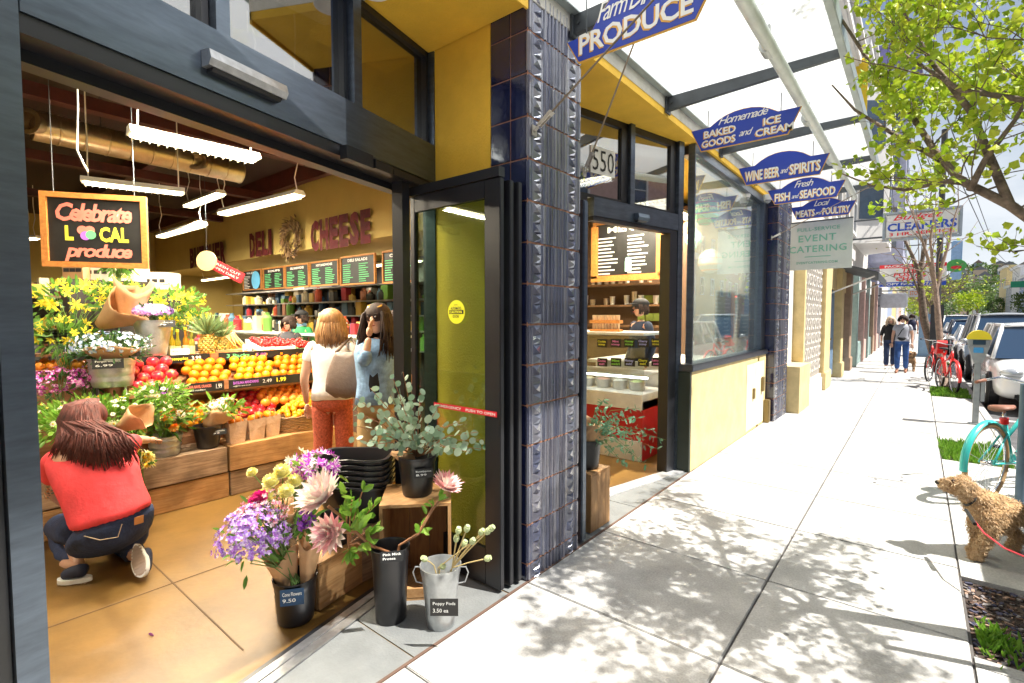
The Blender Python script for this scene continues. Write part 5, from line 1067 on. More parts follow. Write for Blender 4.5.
for u, v in tips:
    e = Pw(u, v, 2.85+U_(-.22, .2)); m = s0+(e-s0)*.5+Z*.05; bs.tube([s0, m, e], [.004, .003, .0015], 5)
    for k in range(11):
        f = .25+.78*k/11; q = s0*(1-f)**2+m*2*f*(1-f)+e*f*f if f < 1 else e; d = rdir(.2); r = U_(.017, .029)*(1.15-.3*f)
        b.disc(q+d*r*.9, rdir()-FW*.9, r, 8, U_(.8, 1))
b.build('round_leaves', lf_euc, t); bs.build('stems', stem_b, t)
t = thing('paper_wrap', 'torn kraft paper collar around the eucalyptus stems', 'paper wrap', s0); cone(t, s0-Z*.06-ax*.03, Z-ax*.5, .12, .07)
card(eb+Z*.13-ay*.118+ax*.045, -ay+ax*.15, .11, .05, 'black card lettered Eucalyptus on the bucket on the open crate', ['Eucalyptus', '8.99'], tilt=.1)
# nested black tubs
nb = Pw(357, 484, 3.25); base_z = .32; nb = V((nb.x, nb.y, base_z))
crate(nb.x-.22, nb.x+.22, nb.y-.2, nb.y+.2, 0, .315, w_grey, 'crate hidden under the nested black tubs')
for k in range(6):
    z = base_z+k*.035; t = thing('black_tub', ['lowest of the nested black tubs', 'second lowest nested black tub', 'third lowest nested black tub', 'third highest nested black tub', 'second highest nested black tub', 'topmost nested black tub, open and empty'][k], 'tub', (nb.x, nb.y, z), group='nested black plastic tubs')
    b = B(); n = 24; rings_ = [(.14, 0, .15), (.19, .22, .2), (.2, .225, .2), (.2, .238, .2), (.18, .236, .18), (.135, .012, .13)]
    def sq(rx, z_): 
        o = []
        for i in range(n): a = 2*PI*i/n; cx, sx = math.cos(a), math.sin(a); e = .38; o.append(V((nb.x, nb.y, z+z_))+RT*(math.copysign(abs(cx)**e, cx)*rx*1.18)+Z.cross(RT)*(math.copysign(abs(sx)**e, sx)*rx*.85))
        return o
    vs = []; 
    for rx, z_, _ in rings_: vs += sq(rx, z_)
    fs_ = [(j*n+i, j*n+(i+1) % n, (j+1)*n+(i+1) % n, (j+1)*n+i) for j in range(len(rings_)-1) for i in range(n)]+[tuple(range(n))[::-1], tuple((len(rings_)-1)*n+i for i in range(n))]
    b.add(vs, fs_); b.build('tub_body', bkm, t, smooth=True)
    b = B(); b.tube([V((nb.x, nb.y, z+.236))+RT*-.1-Z.cross(RT)*.172, V((nb.x, nb.y, z+.245))-Z.cross(RT)*.176, V((nb.x, nb.y, z+.236))+RT*.1-Z.cross(RT)*.172], .006, 6); b.build('grip', bkm, t)
# side door: crate, bucket, eucalyptus
crate(-2.17, -1.845, 3.20, 3.50, .004, .445, w_end, 'upright wooden crate on the pavement beside the tiled pillar')
sb = V((-1.97, 3.36, .447)); bucket(sb, .085, .105, .225, bkm, 'black bucket of trailing eucalyptus by door 550', rings=(.93,))
t = thing('eucalyptus', 'fine leaved eucalyptus trailing right from the bucket by door 550', 'eucalyptus', sb+Z*.1); b = B(); bs = B(); s0 = sb+Z*.2
for u, v in ((612, 405), (625, 412), (640, 418), (655, 430), (666, 440), (660, 450), (636, 455), (628, 470), (645, 440), (648, 466), (620, 430), (633, 440), (605, 398), (640, 408), (597, 420)):
    e = Pw(u, v, 3.55+U_(-.2, .25)); m = s0+(e-s0)*.45+Z*U_(.06, .14); bs.tube([s0, m, e], [.003, .0025, .001], 5)
    for k in range(24): f = .2+.8*k/24; q = s0*(1-f)**2+m*2*f*(1-f)+e*f*f; b.leaf(q, rdir(0)+Z*-.2, U_(.03, .055), U_(.012, .022))
b.build('foliage', leafmat('leaf_euc_fine', (.10, .26, .14), (.25, .42, .26), .3), t); bs.build('stems', stem_m, t)
t = thing('paper_wrap', 'orange brown crumpled paper around the eucalyptus by door 550', 'paper wrap', sb+Z*.2); cone(t, sb+Z*.19, Z+RT*.25, .16, .155, r0=.5); cone(t, sb+Z*.2, Z-RT*.2, .13, .13, r0=.5)
# --- inside: flowers on and around the crates
def inc(u, x, r0, r1, h, m, lab, **k): p = Px(u, 440, x); p.z = .452; bucket(p, r0, r1, h, m, lab, **k); return p
def inb(u, v, w, r0, r1, h, m, lab, **k): p = Pw(u, v, w); bucket(p, r0, r1, h, m, lab, **k); return p
p = inc(165, -4.91, .10, .125, .17, zinc, 'ribbed zinc tub of orange and yellow flowers on the left upper crate', rings=(.2, .5, .8, .97), handles=False, ring_w=.005); 
bouquet('flower_bouquet', 'orange, yellow and red tulips in the ribbed zinc tub by the woman\'s hand', 'bouquet', p+V((0, .0, .27)), (.16, .24, .1), p+Z*.14, 'ball', petal('petal_tulip', (.85, .55, .04), (.8, .22, .02), (.88, .75, .3), (.85, .35, .05)), lf_mid, 26, 60, .042, .09)
bouquet('flower_bouquet', 'white tulips lying over the ribbed zinc tub', 'bouquet', p+V((.0, .1, .34)), (.1, .14, .06), p+Z*.14, 'daisy', petal('petal_white', (.85, .82, .75), (.8, .72, .6)), lf_mid, 16, 10, .035, .06)
p = inc(208, -4.90, .085, .115, .20, bkm, 'black bucket of daisies between the zinc tub and the paper bags', rings=(.93,)); 
bouquet('flower_bouquet', 'white daisies with yellow centres above the black bucket on the crate', 'bouquet', p+V((.0, .12, .33)), (.12, .18, .10), p+Z*.17, 'daisy', petal('petal_white', (.85, .82, .75), (.8, .72, .6)), lf_lime, 30, 70, .036, .09, wrapped=(.16, .13))
card(p+Z*.12+V((.112, .03, 0)), (1, -.3, 0), .16, .05, 'black price card on the black bucket of daisies', ['Chamomile', '5.99'], tilt=.2)
p = V((-4.85, .9, .47)); bouquet('flower_bush', 'wide mass of green feverfew dotted with small white flowers behind the kneeling woman', 'flowering plant', Pw(105, 415, 3.95), (.35, .62, .16), Pw(105, 450, 4.0), 'daisy', petal('petal_white'), lf_lime, 190, 1500, .022, .062, stems=60, lw=.4)
bouquet('flower_bush', 'second clump of feverfew at the foot of the apples', 'flowering plant', Pw(160, 392, 4.15), (.12, .22, .09), Pw(160, 430, 4.1), 'daisy', petal('petal_white'), lf_lime, 40, 300, .02, .055, stems=14)
t = thing('paper_wrap', 'wide kraft paper cone inside the feverfew', 'paper wrap', Pw(130, 425, 3.8)); cone(t, Pw(120, 428, 3.75), RT*.9+Z*.5, .2, .10)
bouquet('flower_bouquet', 'magenta and pink stock bunches left behind the feverfew', 'bouquet', Pw(58, 385, 4.0), (.18, .24, .13), Pw(60, 410, 4.0), 'cluster', petal('petal_stock', (.6, .03, .35), (.75, .3, .6), (.5, .05, .45), (.8, .5, .65)), lf_dark, 85, 80, .03, .06)
bouquet('flower_bouquet', 'purple and magenta bunches right below the zinc tub of blue flowers', 'bouquet', Pw(88, 378, 4.1), (.12, .14, .09), Pw(85, 400, 4.1), 'cluster', petal('petal_stock'), lf_dark, 40, 40, .03, .06)
p = inb(113, 386, 4.15, .135, .16, .235, zinc, 'large ribbed zinc tub of blue forget-me-nots left of the apples', rings=(.2, .5, .8, .97), ring_w=.006)
bouquet('flower_bouquet', 'tiny pale blue flowers in the large zinc tub', 'bouquet', p+Z*.33, (.22, .3, .13), p+Z*.2, 'tiny', petal('petal_blue', (.35, .48, .8), (.6, .7, .85), (.75, .8, .8)), lf_dark, 300, 380, .017, .05, stems=40, wrapped=(.12, .2))
card(p+Z*.16+V((.16, -.06, 0)), (1, -.2, 0), .2, .08, 'black price card on the large zinc tub', ['Forget me not', '6.99'], tilt=.2)
p = inb(154, 355, 4.6, .10, .15, .32, zinc, 'tall zinc bucket of purple statice on the left end of the top shelf', rings=(.95,))
bouquet('flower_bouquet', 'light purple statice in the tall zinc bucket', 'bouquet', p+Z*.40, (.11, .17, .07), p+Z*.3, 'tiny', petal('petal_statice', (.55, .3, .75), (.7, .5, .85), (.45, .2, .65)), lf_dark, 420, 40, .02, .06)
card(p+Z*.26+V((.15, .03, 0)), (1, -.3, 0), .2, .06, 'black price card on the tall zinc bucket', ['Statice', '4.99'], tilt=.2)
ysrc = petal('petal_yellow', (.88, .68, .02), (.9, .8, .10))
for (u, v, w, r, n, lab) in ((70, 300, 4.5, (.25, .34, .2), 36, 'yellow lilies at the left behind the blue flowers'), (62, 335, 4.3, (.2, .24, .16), 20, 'low yellow lilies above the stacked black plates'), (118, 262, 4.7, (.08, .15, .09), 12, 'yellow lilies in front of the lower corner of the chalkboard'), (170, 300, 5.1, (.2, .32, .16), 30, 'yellow forsythia spray above the purple statice'), (188, 318, 5.3, (.15, .26, .1), 22, 'yellow tulips behind the oil bottles'), (118, 290, 5.0, (.14, .2, .14), 22, 'yellow acacia behind the large paper cone'), (100, 345, 4.4, (.14, .18, .1), 8, 'green leafy stems with one yellow lily above the zinc tub')):
    c = Pw(u, v, w); bouquet('flower_bouquet', lab, 'bouquet', c, r, c-Z*r[2]*2.2, 'star', ysrc, lf_mid if n > 10 else lf_dark, int(n*1.2), 150, .052, .08)
t = thing('paper_wrap', 'large brown paper cone standing above the blue flowers', 'paper wrap', Pw(120, 330, 4.5)); cone(t, Pw(100, 325, 4.5), RT*.8+Z*.45, .36, .19, r0=.25); cone(t, Pw(128, 325, 4.55), RT*.15+Z*.9, .36, .15, r0=.4)
bouquet('flower_bouquet', 'yellow and white chrysanthemums held beside the kneeling woman', 'bouquet', Pw(137, 462, 3.55), (.06, .1, .1), Pw(140, 485, 3.7), 'daisy', petal('petal_mum', (.9, .8, .15), (.88, .85, .6)), lf_mid, 16, 14, .055, .07)
# left end: stacked plates, tray of apricots
for k in range(5):
    c = Pw(50, 343, 4.4)+Z*(.025*k); t = thing('black_plate', ['lowest black tray of the stack at the left jamb', 'second black tray from the bottom of the stack at the left jamb', 'middle black tray of the stack at the left jamb', 'second black tray from the top of the stack at the left jamb', 'topmost black tray of the stack at the left jamb'][k], 'tray', c, group='stacked black trays')
    b = B(); b.lathe([(.15, 0), (.17, .015), (.175, .018), (.165, .02), (.14, .006)], c, 24); b.build('tray', bkm, t, smooth=True)
c = Pw(50, 372, 4.4); b = B(); b.bev(c-V((.25, .3, .01)), c+V((.2, .3, .0)), .005); b.bev((c.x-.2, c.y-.25, 0), (c.x+.15, c.y+.25, c.z-.012), .005); b.box((c.x-.2, c.y-.3, c.z+.145), (c.x+.12, c.y+.3, c.z+.16)); quickthing(b, 'side_stand', sw, 'small wooden stand at the left jamb with oranges and black trays', 'stand')
for k in range(46): a = V((U_(-.22, .18), U_(-.28, .28), .035+U_(0, .05))); fruit('nectarine' if k % 3 else 'mandarin', c+a, .036, 'orange fruit in the low tray at the left jamb' , 'fruit on the side stand')
b = B()
for (x, y) in ((-4.2, 1.0), (-3.0, .75)): b.leaf((x, y, .003), (1, .4, 0), .04, .02, up=(0, 1, .1), fold=.1)
quickthing(b, 'fallen_petals', petal('petal_violet'), 'fallen violet petals lying on the ochre floor', 'petals', kind='stuff')
# ================================================================ people
skinm = M('skin', (.62, .36, .25), .5, var=.06, scale=12); skin2 = M('skin_tan', (.5, .27, .17), .5, var=.06, scale=12); hairb = M('hair_dark', (.035, .016, .010), .75, var=.5, scale=14, stretch=(6, 6, 1)); hairr = M('hair_auburn', (.10, .022, .016), .75, var=.5, scale=10, stretch=(5, 5, 1)); hairl = M('hair_blond', (.42, .22, .09), .5, var=.4, scale=12, stretch=(6, 6, 1))
hairw = M('hair_pale', (.7, .55, .4), .6, var=.2); jean = M('denim_dark', (.018, .035, .10), .85, var=.35, scale=7, bump=.3, bscale=60); jean2 = M('denim_blue', (.03, .09, .28), .85, var=.3, scale=6)
shoe_n = M('shoe_navy', (.012, .018, .045), .7); rubber = M('rubber_white', (.7, .7, .66), .7, var=.08)
def hand(w, d, n, s=1.0, curl=.3):
    """a palm and five fingers: wrist w, direction d, palm normal n"""
    w = V(w); d = V(d).normalized(); n = V(n); n = (n-d*n.dot(d)).normalized(); sd = d.cross(n); ch = []
    ch.append([(*w, .022*s), (*(w+d*.04*s), .027*s), (*(w+d*.075*s), .029*s)])
    for i, (o, L) in enumerate(((-.026, .062), (-.009, .072), (.009, .067), (.025, .052))):
        p = w+d*.07*s+sd*o*s; a = p+(d+n*curl*.3).normalized()*L*.45*s; b_ = a+(d+n*curl*1.2).normalized()*L*.32*s; c = b_+(d+n*curl*2.4).normalized()*L*.28*s
        ch.append([(*(p-d*.02*s), .0095*s), (*p, .009*s), (*a, .0085*s), (*b_, .008*s), (*c, .0065*s)])
    p = w+d*.02*s-sd*.024*s; a = p+(d*.7-sd*.8+n*.2).normalized()*.035*s; c = a+(d+n*.3-sd*.2).normalized()*.028*s
    ch.append([(*p, .012*s), (*a, .010*s), (*c, .008*s)]); return ch
def headset(c, f, up=Z, s=1.0):
    """head: skull, jaw, nose, ears"""
    c = V(c); f = V(f).normalized(); up = (V(up)-f*V(up).dot(f)).normalized(); r = f.cross(up)
    pts = {'neck': (*(c-up*.13*s-f*.015), .052*s), 'base': (*(c-up*.06*s-f*.01), .06*s), 'mid': (*(c+f*.005), .083*s), 'top': (*(c+up*.055*s-f*.012*s), .078*s), 'jaw': (*(c-up*.075*s+f*.045*s), .038*s)}
    return [(pts, 'neck-base base-mid mid-top base-jaw'), [(*(c+f*.075*s+up*.015*s), .011*s), (*(c+f*.099*s-up*.018*s), .014*s)],
            [(*(c+r*.08*s+up*.015*s), .013*s), (*(c+r*.086*s-up*.02*s), .010*s)], [(*(c-r*.08*s+up*.015*s), .013*s), (*(c-r*.086*s-up*.02*s), .010*s)]]
def face(c, f, t, s=1.0, up=Z):
    c = V(c); f = V(f).normalized(); r = f.cross(V(up)).normalized(); b = B()
    for q in (-1, 1): b.ball(c+f*.078*s+r*q*.03*s+up*.012*s, .011*s, 8, 6)
    b.build('eyes', M('eye', (.05, .03, .02), .2, var=0), t, smooth=2); b = B()
    b.tube([c+f*.083*s-r*.022*s-up*.05*s, c+f*.09*s-up*.052*s, c+f*.083*s+r*.022*s-up*.05*s], .005*s, 6); b.build('mouth', M('lips', (.45, .12, .1), .5, var=0), t, smooth=2)
    b = B()
    for q in (-1, 1): b.tube([c+f*.08*s+r*q*.044*s+up*.034*s, c+f*.087*s+r*q*.02*s+up*.037*s], .004*s, 5)
    b.build('eyebrows', hairb, t)
def person(lab, J, top, topm, bot, botm, skm=skinm, hairf=None, fdir=Y, s=1.0, shoes=None, sleeve=.5, hands=None, loc=None, legs=True, group=None, cloth=1.12):
    """J: joints in world space; top/bot choose how far the shirt and trousers reach"""
    J = {k: V(v) for k, v in J.items()}; t = thing('person', lab, 'person', loc or (J['pelvis'].x, J['pelvis'].y, 0), group=group)
    Rr = dict(pelvis=.125, waist=.105, chest=.125, neck=.05, shL=.055, shR=.055, elL=.038, elR=.038, wrL=.024, wrR=.024, hipL=.085, hipR=.085, knL=.058, knR=.058, anL=.038, anR=.038, toL=.03, toR=.03)
    pt = lambda k, q=1.0: (*J[k], Rr[k]*s*q)
    body = ({k: pt(k) for k in Rr if k in J}, ' '.join(e for e in 'pelvis-waist waist-chest chest-neck chest-shL chest-shR shL-elL elL-wrL shR-elR elR-wrR pelvis-hipL pelvis-hipR hipL-knL hipR-knR knL-anL knR-anR anL-toL anR-toR'.split() if all(x in J for x in e.split('-'))))
    ch = [body]+headset(J['head'], fdir, s=s)
    for h in hands or (): ch += hand(*h, s=s)
    o = limb('body', ch, skm, t); tt = 0
    exv = (J['shR']-J['shL']); exv.z = 0; exv.normalize(); fo = Z.cross(exv)
    def rings(bb, secs, n=24):
        m0 = len(bb.v)
        for c, hw, hd_ in secs:
            for i in range(n): a_ = 2*PI*i/n; p = V(c)+exv*hw*math.cos(a_)+fo*hd_*math.sin(a_); bb.v.append(p+noise.noise_vector(p*11)*.008)
        m = len(secs)
        for j in range(m-1):
            for i in range(n): bb.f.append((m0+j*n+i, m0+j*n+(i+1) % n, m0+(j+1)*n+(i+1) % n, m0+(j+1)*n+i))
        bb.f.append(tuple(m0+i for i in range(n))); bb.f.append(tuple(m0+(m-1)*n+i for i in range(n)))
    P0, C0 = J['pelvis'], J['chest']; c_ = cloth/1.12; b = B()
    rings(b, [(P0-Z*.02, .172*s*c_, .13*s), (P0+Z*.06, .165*s*c_, .13*s), (J['waist'], .15*s*c_, .12*s*c_), (C0-Z*.03, .165*s*c_, .13*s*c_), (C0+Z*.06*s, .175*s*c_, .12*s), (C0+Z*.115*s, .16*s, .09*s), (C0+Z*.15*s, .10*s, .07*s), (C0+Z*.165*s, .06*s, .055*s)])
    sl_ = []
    for q in 'LR':
        e, w_ = J['el'+q], J['wr'+q]; a0 = (*(J['sh'+q]*.75+C0*.25+Z*.015), .07*s)
        if sleeve <= 1: m = J['sh'+q]+(e-J['sh'+q])*sleeve; sl_.append([a0, (*J['sh'+q], .062*s*c_), (*m, .056*s*c_)])
        else: sl_.append([a0, (*J['sh'+q], .062*s*c_), (*e, .052*s*c_), (*(e+(w_-e)*(sleeve-1)), .04*s*c_)])
    vs, fs = graph([([(V(q[:3]), q[3]) for q in c], [(i, i+1) for i in range(len(c)-1)]) for c in sl_]); b.add(vs, fs); b.build('shirt', topm, t, smooth=2)
    if legs:
        b = B(); rings(b, [(P0+Z*.07, .15*s, .115*s), (P0, .168*s, .125*s), (P0-Z*.07, .17*s, .125*s), (P0-Z*.12, .12*s, .09*s)])
        lg = [[(*(J['hip'+q]+Z*.03), .095*s), (*(J['hip'+q]*.6+J['kn'+q]*.4), .09*s), (*J['kn'+q], .078*s), (*(J['an'+q]+(J['kn'+q]-J['an'+q])*.08), .066*s)] for q in 'LR']
        vs, fs = graph([([(V(q[:3]), q[3]) for q in c], [(i, i+1) for i in range(len(c)-1)]) for c in lg]); b.add([v+noise.noise_vector(v*9)*.007 for v in vs], fs); b.build('trousers', botm, t, smooth=2)
        if shoes:
            for q in 'LR':
                a, b_ = J['an'+q], J['to'+q]; limb('shoe', [[(*(a-(b_-a)*.25), .034*s), (*(a*.4+b_*.6), .042*s), (*(b_+(b_-a)*.15), .03*s)]], shoes, t)
    if hairf: hairf(t, J['head'], fdir)
    face(J['head'], fdir, t, s); return t
def hair_bob(m, L=.2, s=1.0, n=70, wild=.015, front=.55):
    def f(t, c, fd, up=Z):
        c = V(c); fd = V(fd).normalized(); r = fd.cross(up).normalized(); b = B()
        b.ball(c+up*.03-fd*.02, .103*s, 16, 11, (1, 1, .93))
        for k in range(n*4):
            a = PI*.5+U_(-1, 1)*PI*(1-front*.5); d = (r*math.cos(a)*1.0-fd*math.sin(a)); d.normalize(); p0 = c+up*.09*s+d*.03; p1 = c+d*.10*s+up*.03; p2 = c+d*.115*s-up*L*.45+rdir()*wild; p3 = c+d*(.10+.1*wild)*s-up*L*U_(.85, 1.1)+rdir()*wild*2
            b.tube([p0+rdir()*.008, p1+rdir()*.006, p2, p3], [.006, .010, .009, .002], 4)
        b.build('hair', m, t, smooth=2)
    return f
def stand(base, face_a, h=1.66, lean=0, stride=.0, arms=None, over=None):
    k = h/1.70; bs = V(base); a = R(face_a); f = V((-math.sin(a), math.cos(a), 0)); r = V((math.cos(a), math.sin(a), 0))
    P_ = lambda x, y, z: bs+(r*x+f*y+Z*z)*k
    J = dict(pelvis=P_(0, 0, .96), waist=P_(0, .0, 1.1), chest=P_(0, lean, 1.27), neck=P_(0, lean, 1.45), head=P_(0, lean+.02, 1.585), shR=P_(.165, lean, 1.39), shL=P_(-.165, lean, 1.39), elR=P_(.225, lean-.02, 1.11), elL=P_(-.225, lean-.02, 1.11), wrR=P_(.23, .08, .88), wrL=P_(-.23, .08, .88),
             hipR=P_(.085, 0, .90), hipL=P_(-.085, 0, .90), knR=P_(.09, .03+stride, .49), knL=P_(-.09, .02-stride*.3, .49), anR=P_(.09, stride*.9, .08), anL=P_(-.09, -stride*1.1, .09), toR=P_(.1, .14+stride*.9, .035), toL=P_(-.1, .14-stride*1.1, .035))
    for k_, v in (over or {}).items(): J[k_] = P_(*v)
    return J, f, r, P_
def ang(v): return math.degrees(math.atan2(-v.x, v.y))
def dh(J, q, n, curl=.35): return (J['wr'+q], J['wr'+q]-J['el'+q], n, 1.0, curl)
def hands_of(J, f): return [(J['wrL'], J['wrL']-J['elL'], -f), (J['wrR'], J['wrR']-J['elR'], -f)]
_hand = hand
def hand(w, d, n, s=1.0, curl=.3): return _hand(w, d, n, s, curl)
# kneeling woman in the coral shirt (seen from behind)
g1 = lambda u, v, w: Pw(u, v, w)
J = dict(pelvis=g1(104, 522, 3.16), waist=g1(103, 500, 3.2), chest=g1(92, 462, 3.28), neck=g1(86, 436, 3.36), head=g1(86, 420, 3.42), shL=g1(58, 456, 3.22), shR=g1(122, 446, 3.36), elL=g1(52, 492, 3.42), wrL=g1(66, 506, 3.62), elR=g1(134, 440, 3.55), wrR=g1(150, 440, 3.78),
         hipL=g1(82, 524, 3.14), hipR=g1(126, 520, 3.14), knL=g1(62, 520, 3.62), knR=g1(120, 550, 3.55), anL=g1(80, 566, 3.2), anR=g1(139, 556, 3.16), toL=g1(62, 563, 3.3), toR=g1(142, 571, 3.2))
fw = (-FW*-1+RT*.35); fw.z = -.25; fw.normalize()
kp_ = thing('person', 'person in a coral red t-shirt and dark jeans kneeling at the flowers with back turned', 'person', (J['pelvis'].x, J['pelvis'].y, 0))
Rr = dict(pelvis=.10, waist=.115, chest=.13, neck=.055, shL=.06, shR=.06, elL=.042, elR=.04, wrL=.028, wrR=.026, hipL=.06, hipR=.06, knL=.045, knR=.045, anL=.04, anR=.04, toL=.03, toR=.03)
E_all = 'pelvis-waist waist-chest chest-neck chest-shL chest-shR shL-elL elL-wrL shR-elR elR-wrR pelvis-hipL pelvis-hipR hipL-knL hipR-knR knL-anL knR-anR anL-toL anR-toR'
ch = [({k: (*J[k], Rr[k]) for k in Rr}, E_all)]+headset(J['head'], fw)+_hand(J['wrR'], J['wrR']-J['elR'], (0, 0, -1), 1, .5)+_hand(J['wrL'], J['wrL']-J['elL'], (0, 0, -1), 1, .5)
limb('body', ch, skinm, kp_)
coral = M('coral_cotton', (.72, .05, .06), .85, var=.12, scale=9, bump=.35, bscale=14)
def loft(name, secs, mat, t, disp=.008, n=28):
    b = B()
    for c, hw, hd_, dx in secs:
        c = V(c); ex = V(dx).normalized(); q = Z.cross(ex)
        for i in range(n): a = 2*PI*i/n; p = c+ex*hw*math.copysign(abs(math.cos(a))**.8, math.cos(a))+q*hd_*math.copysign(abs(math.sin(a))**.8, math.sin(a)); b.v.append(p+noise.noise_vector(p*10)*disp)
    m = len(secs)
    for j in range(m-1):
        for i in range(n): b.f.append((j*n+i, j*n+(i+1) % n, (j+1)*n+(i+1) % n, (j+1)*n+i))
    b.f.append(tuple(range(n))); b.f.append(tuple((m-1)*n+i for i in range(n))); return b.build(name, mat, t, smooth=2, sub=1)
tx = RT*.97+Z*.12; tx2 = RT*.96+Z*.26
loft('shirt', [(g1(113, 521, 3.10), .235, .15, tx2), (g1(111, 512, 3.12), .23, .155, tx2), (g1(106, 498, 3.16), .225, .15, tx2), (g1(99, 480, 3.2), .245, .15, tx2), (g1(92, 464, 3.26), .27, .15, tx), (g1(89, 450, 3.32), .27, .13, tx), (g1(88, 442, 3.36), .21, .10, tx), (g1(88, 436, 3.38), .12, .08, tx), (g1(88, 432, 3.4), .07, .07, tx)], coral, kp_, disp=.014)
limb('sleeve', [[(*g1(60, 452, 3.26), .085), (*g1(52, 468, 3.3), .08), (*g1(52, 484, 3.36), .068)]], coral, kp_, lvl=2, disp=.01, dscale=10)
limb('sleeve', [[(*g1(116, 448, 3.32), .075), (*g1(128, 444, 3.42), .07), (*g1(137, 441, 3.54), .06)]], coral, kp_, lvl=2, disp=.01, dscale=10)
loft('jeans', [(g1(117, 511, 3.13), .205, .14, tx2), (g1(114, 522, 3.12), .225, .165, tx2), (g1(110, 534, 3.14), .235, .17, tx), (g1(106, 545, 3.2), .20, .15, tx), (g1(104, 553, 3.26), .11, .09, tx)], jean, kp_, disp=.012)
limb('trouser_leg', [[(*g1(82, 530, 3.2), .115), (*g1(64, 528, 3.4), .105), (*g1(58, 524, 3.62), .085), (*g1(64, 548, 3.5), .075), (*g1(76, 563, 3.28), .062)]], jean, kp_, lvl=2, disp=.012, dscale=10)
limb('trouser_leg', [[(*g1(132, 530, 3.2), .115), (*g1(128, 540, 3.42), .10), (*g1(120, 548, 3.62), .075), (*g1(130, 552, 3.4), .068), (*g1(136, 552, 3.24), .058)]], jean, kp_, lvl=2, disp=.012, dscale=10)
c = g1(139, 520, 2.935); b = B(); b.obox(c, RT*.026+UP*.008, -FW*.003, UP*.022); 
wa = g1(141, 517, 2.94)
b.build('leather_patch', M('leather_patch', (.45, .18, .05), .6), kp_)
b = B(); b.tube([g1(84, 536, 2.95), g1(100, 540, 2.94), g1(118, 537, 2.94), g1(122, 524, 2.95)], .0025, 5); b.build('stitching', M('stitch', (.45, .35, .25), .8), kp_)
# hair hanging down her back
b = B(); hc = J['head']; b.ball(hc+Z*.03, .118, 18, 12, (1, 1, .95))
for k in range(620):
    a = U_(-1, 1); f = U_(0, 1); st_ = hc+Z*.135+RT*a*.035-FW*U_(-.07, .02); m0_ = hc+(RT*a*1.0-FW*(1.05-.75*abs(a))+Z*.75).normalized()*.137+Z*.02; m = hc+(RT*a*1.1-FW*(1.0-.6*abs(a))+Z*.05).normalized()*.140; e1 = g1(86+a*32+f*14, 440+rnd.gauss(0, 3), 3.16+.05*abs(a)); e2 = g1(84+a*38+f*22+rnd.gauss(0, 3), 457+U_(-10, 8)+8*f-6*abs(a), 3.10+.1*abs(a))
    b.tube([st_+rdir()*.006, m0_+rdir()*.004, m+rdir()*.006, e1, e2], [.005, .009, .0095, .0075, .0015], 4)
b.build('hair', hairr, kp_, smooth=2)
b = B(); tat = M('tattoo', (.3, .3, .25), .6, island=[(.05, .25, .25), (.45, .25, .15), (.1, .1, .12), (.5, .15, .05), (.3, .35, .2), (.55, .4, .3)])
m0 = J['shL']*.45+J['elL']*.55; m1 = J['elL']*.95+J['wrL']*.05; dd = (m1-m0).normalized()
for k in range(150): q = m0+(m1-m0)*U_(0, 1.1); n = (-FW*U_(.0, 1)-RT*U_(-.3, 1)+Z*U_(-1, 1)); n = (n-dd*n.dot(dd)).normalized(); b.disc(q+n*.0435, n, U_(.006, .012), 6, U_(.5, 1))
b.build('tattoo', tat, kp_)
def sneaker(pa, pb, sole_n, t):
    pa = V(pa); pb = V(pb); d = (pb-pa).normalized(); n = V(sole_n); n = (n-d*n.dot(d)).normalized(); s = d.cross(n); L = (pb-pa).length
    b = B(); out = []
    for i in range(24):
        a = 2*PI*i/24; x = math.cos(a); y = math.sin(a); out.append((L*.5*(1+x), y*(.046+.008*math.cos(a*1.0))*(1 if x > -.2 else .85)))
    b.prism(out, pa, d, s, n*.026); b.build('shoe_sole', rubber, t); o2 = [(L*.5+(x-L*.5)*.9, y*.85) for x, y in out]; b = B(); b.prism(o2, pa+n*.0265, d, s, n*.002)
    for k in range(9): b.obox(pa+d*L*(.12+.095*k)+n*.029, d*.004, s*.034, n*.002)
    b.build('shoe_tread', M('tread', (.35, .27, .22), .8), t)
    limb('shoe_upper', [[(*(pa+d*L*.12-n*.03), .042), (*(pa+d*L*.35-n*.045), .046), (*(pa+d*L*.7-n*.02), .040), (*(pa+d*L*.88-n*.012), .033)]], shoe_n, t)
sneaker(g1(138, 544, 3.14)+Z*.0, g1(145, 580, 3.06)+Z*.02, -FW+RT*.2, kp_)
a = Pz(92, 576, .03); c = Pz(58, 578, .03); sneaker(a, c, -Z, kp_); 
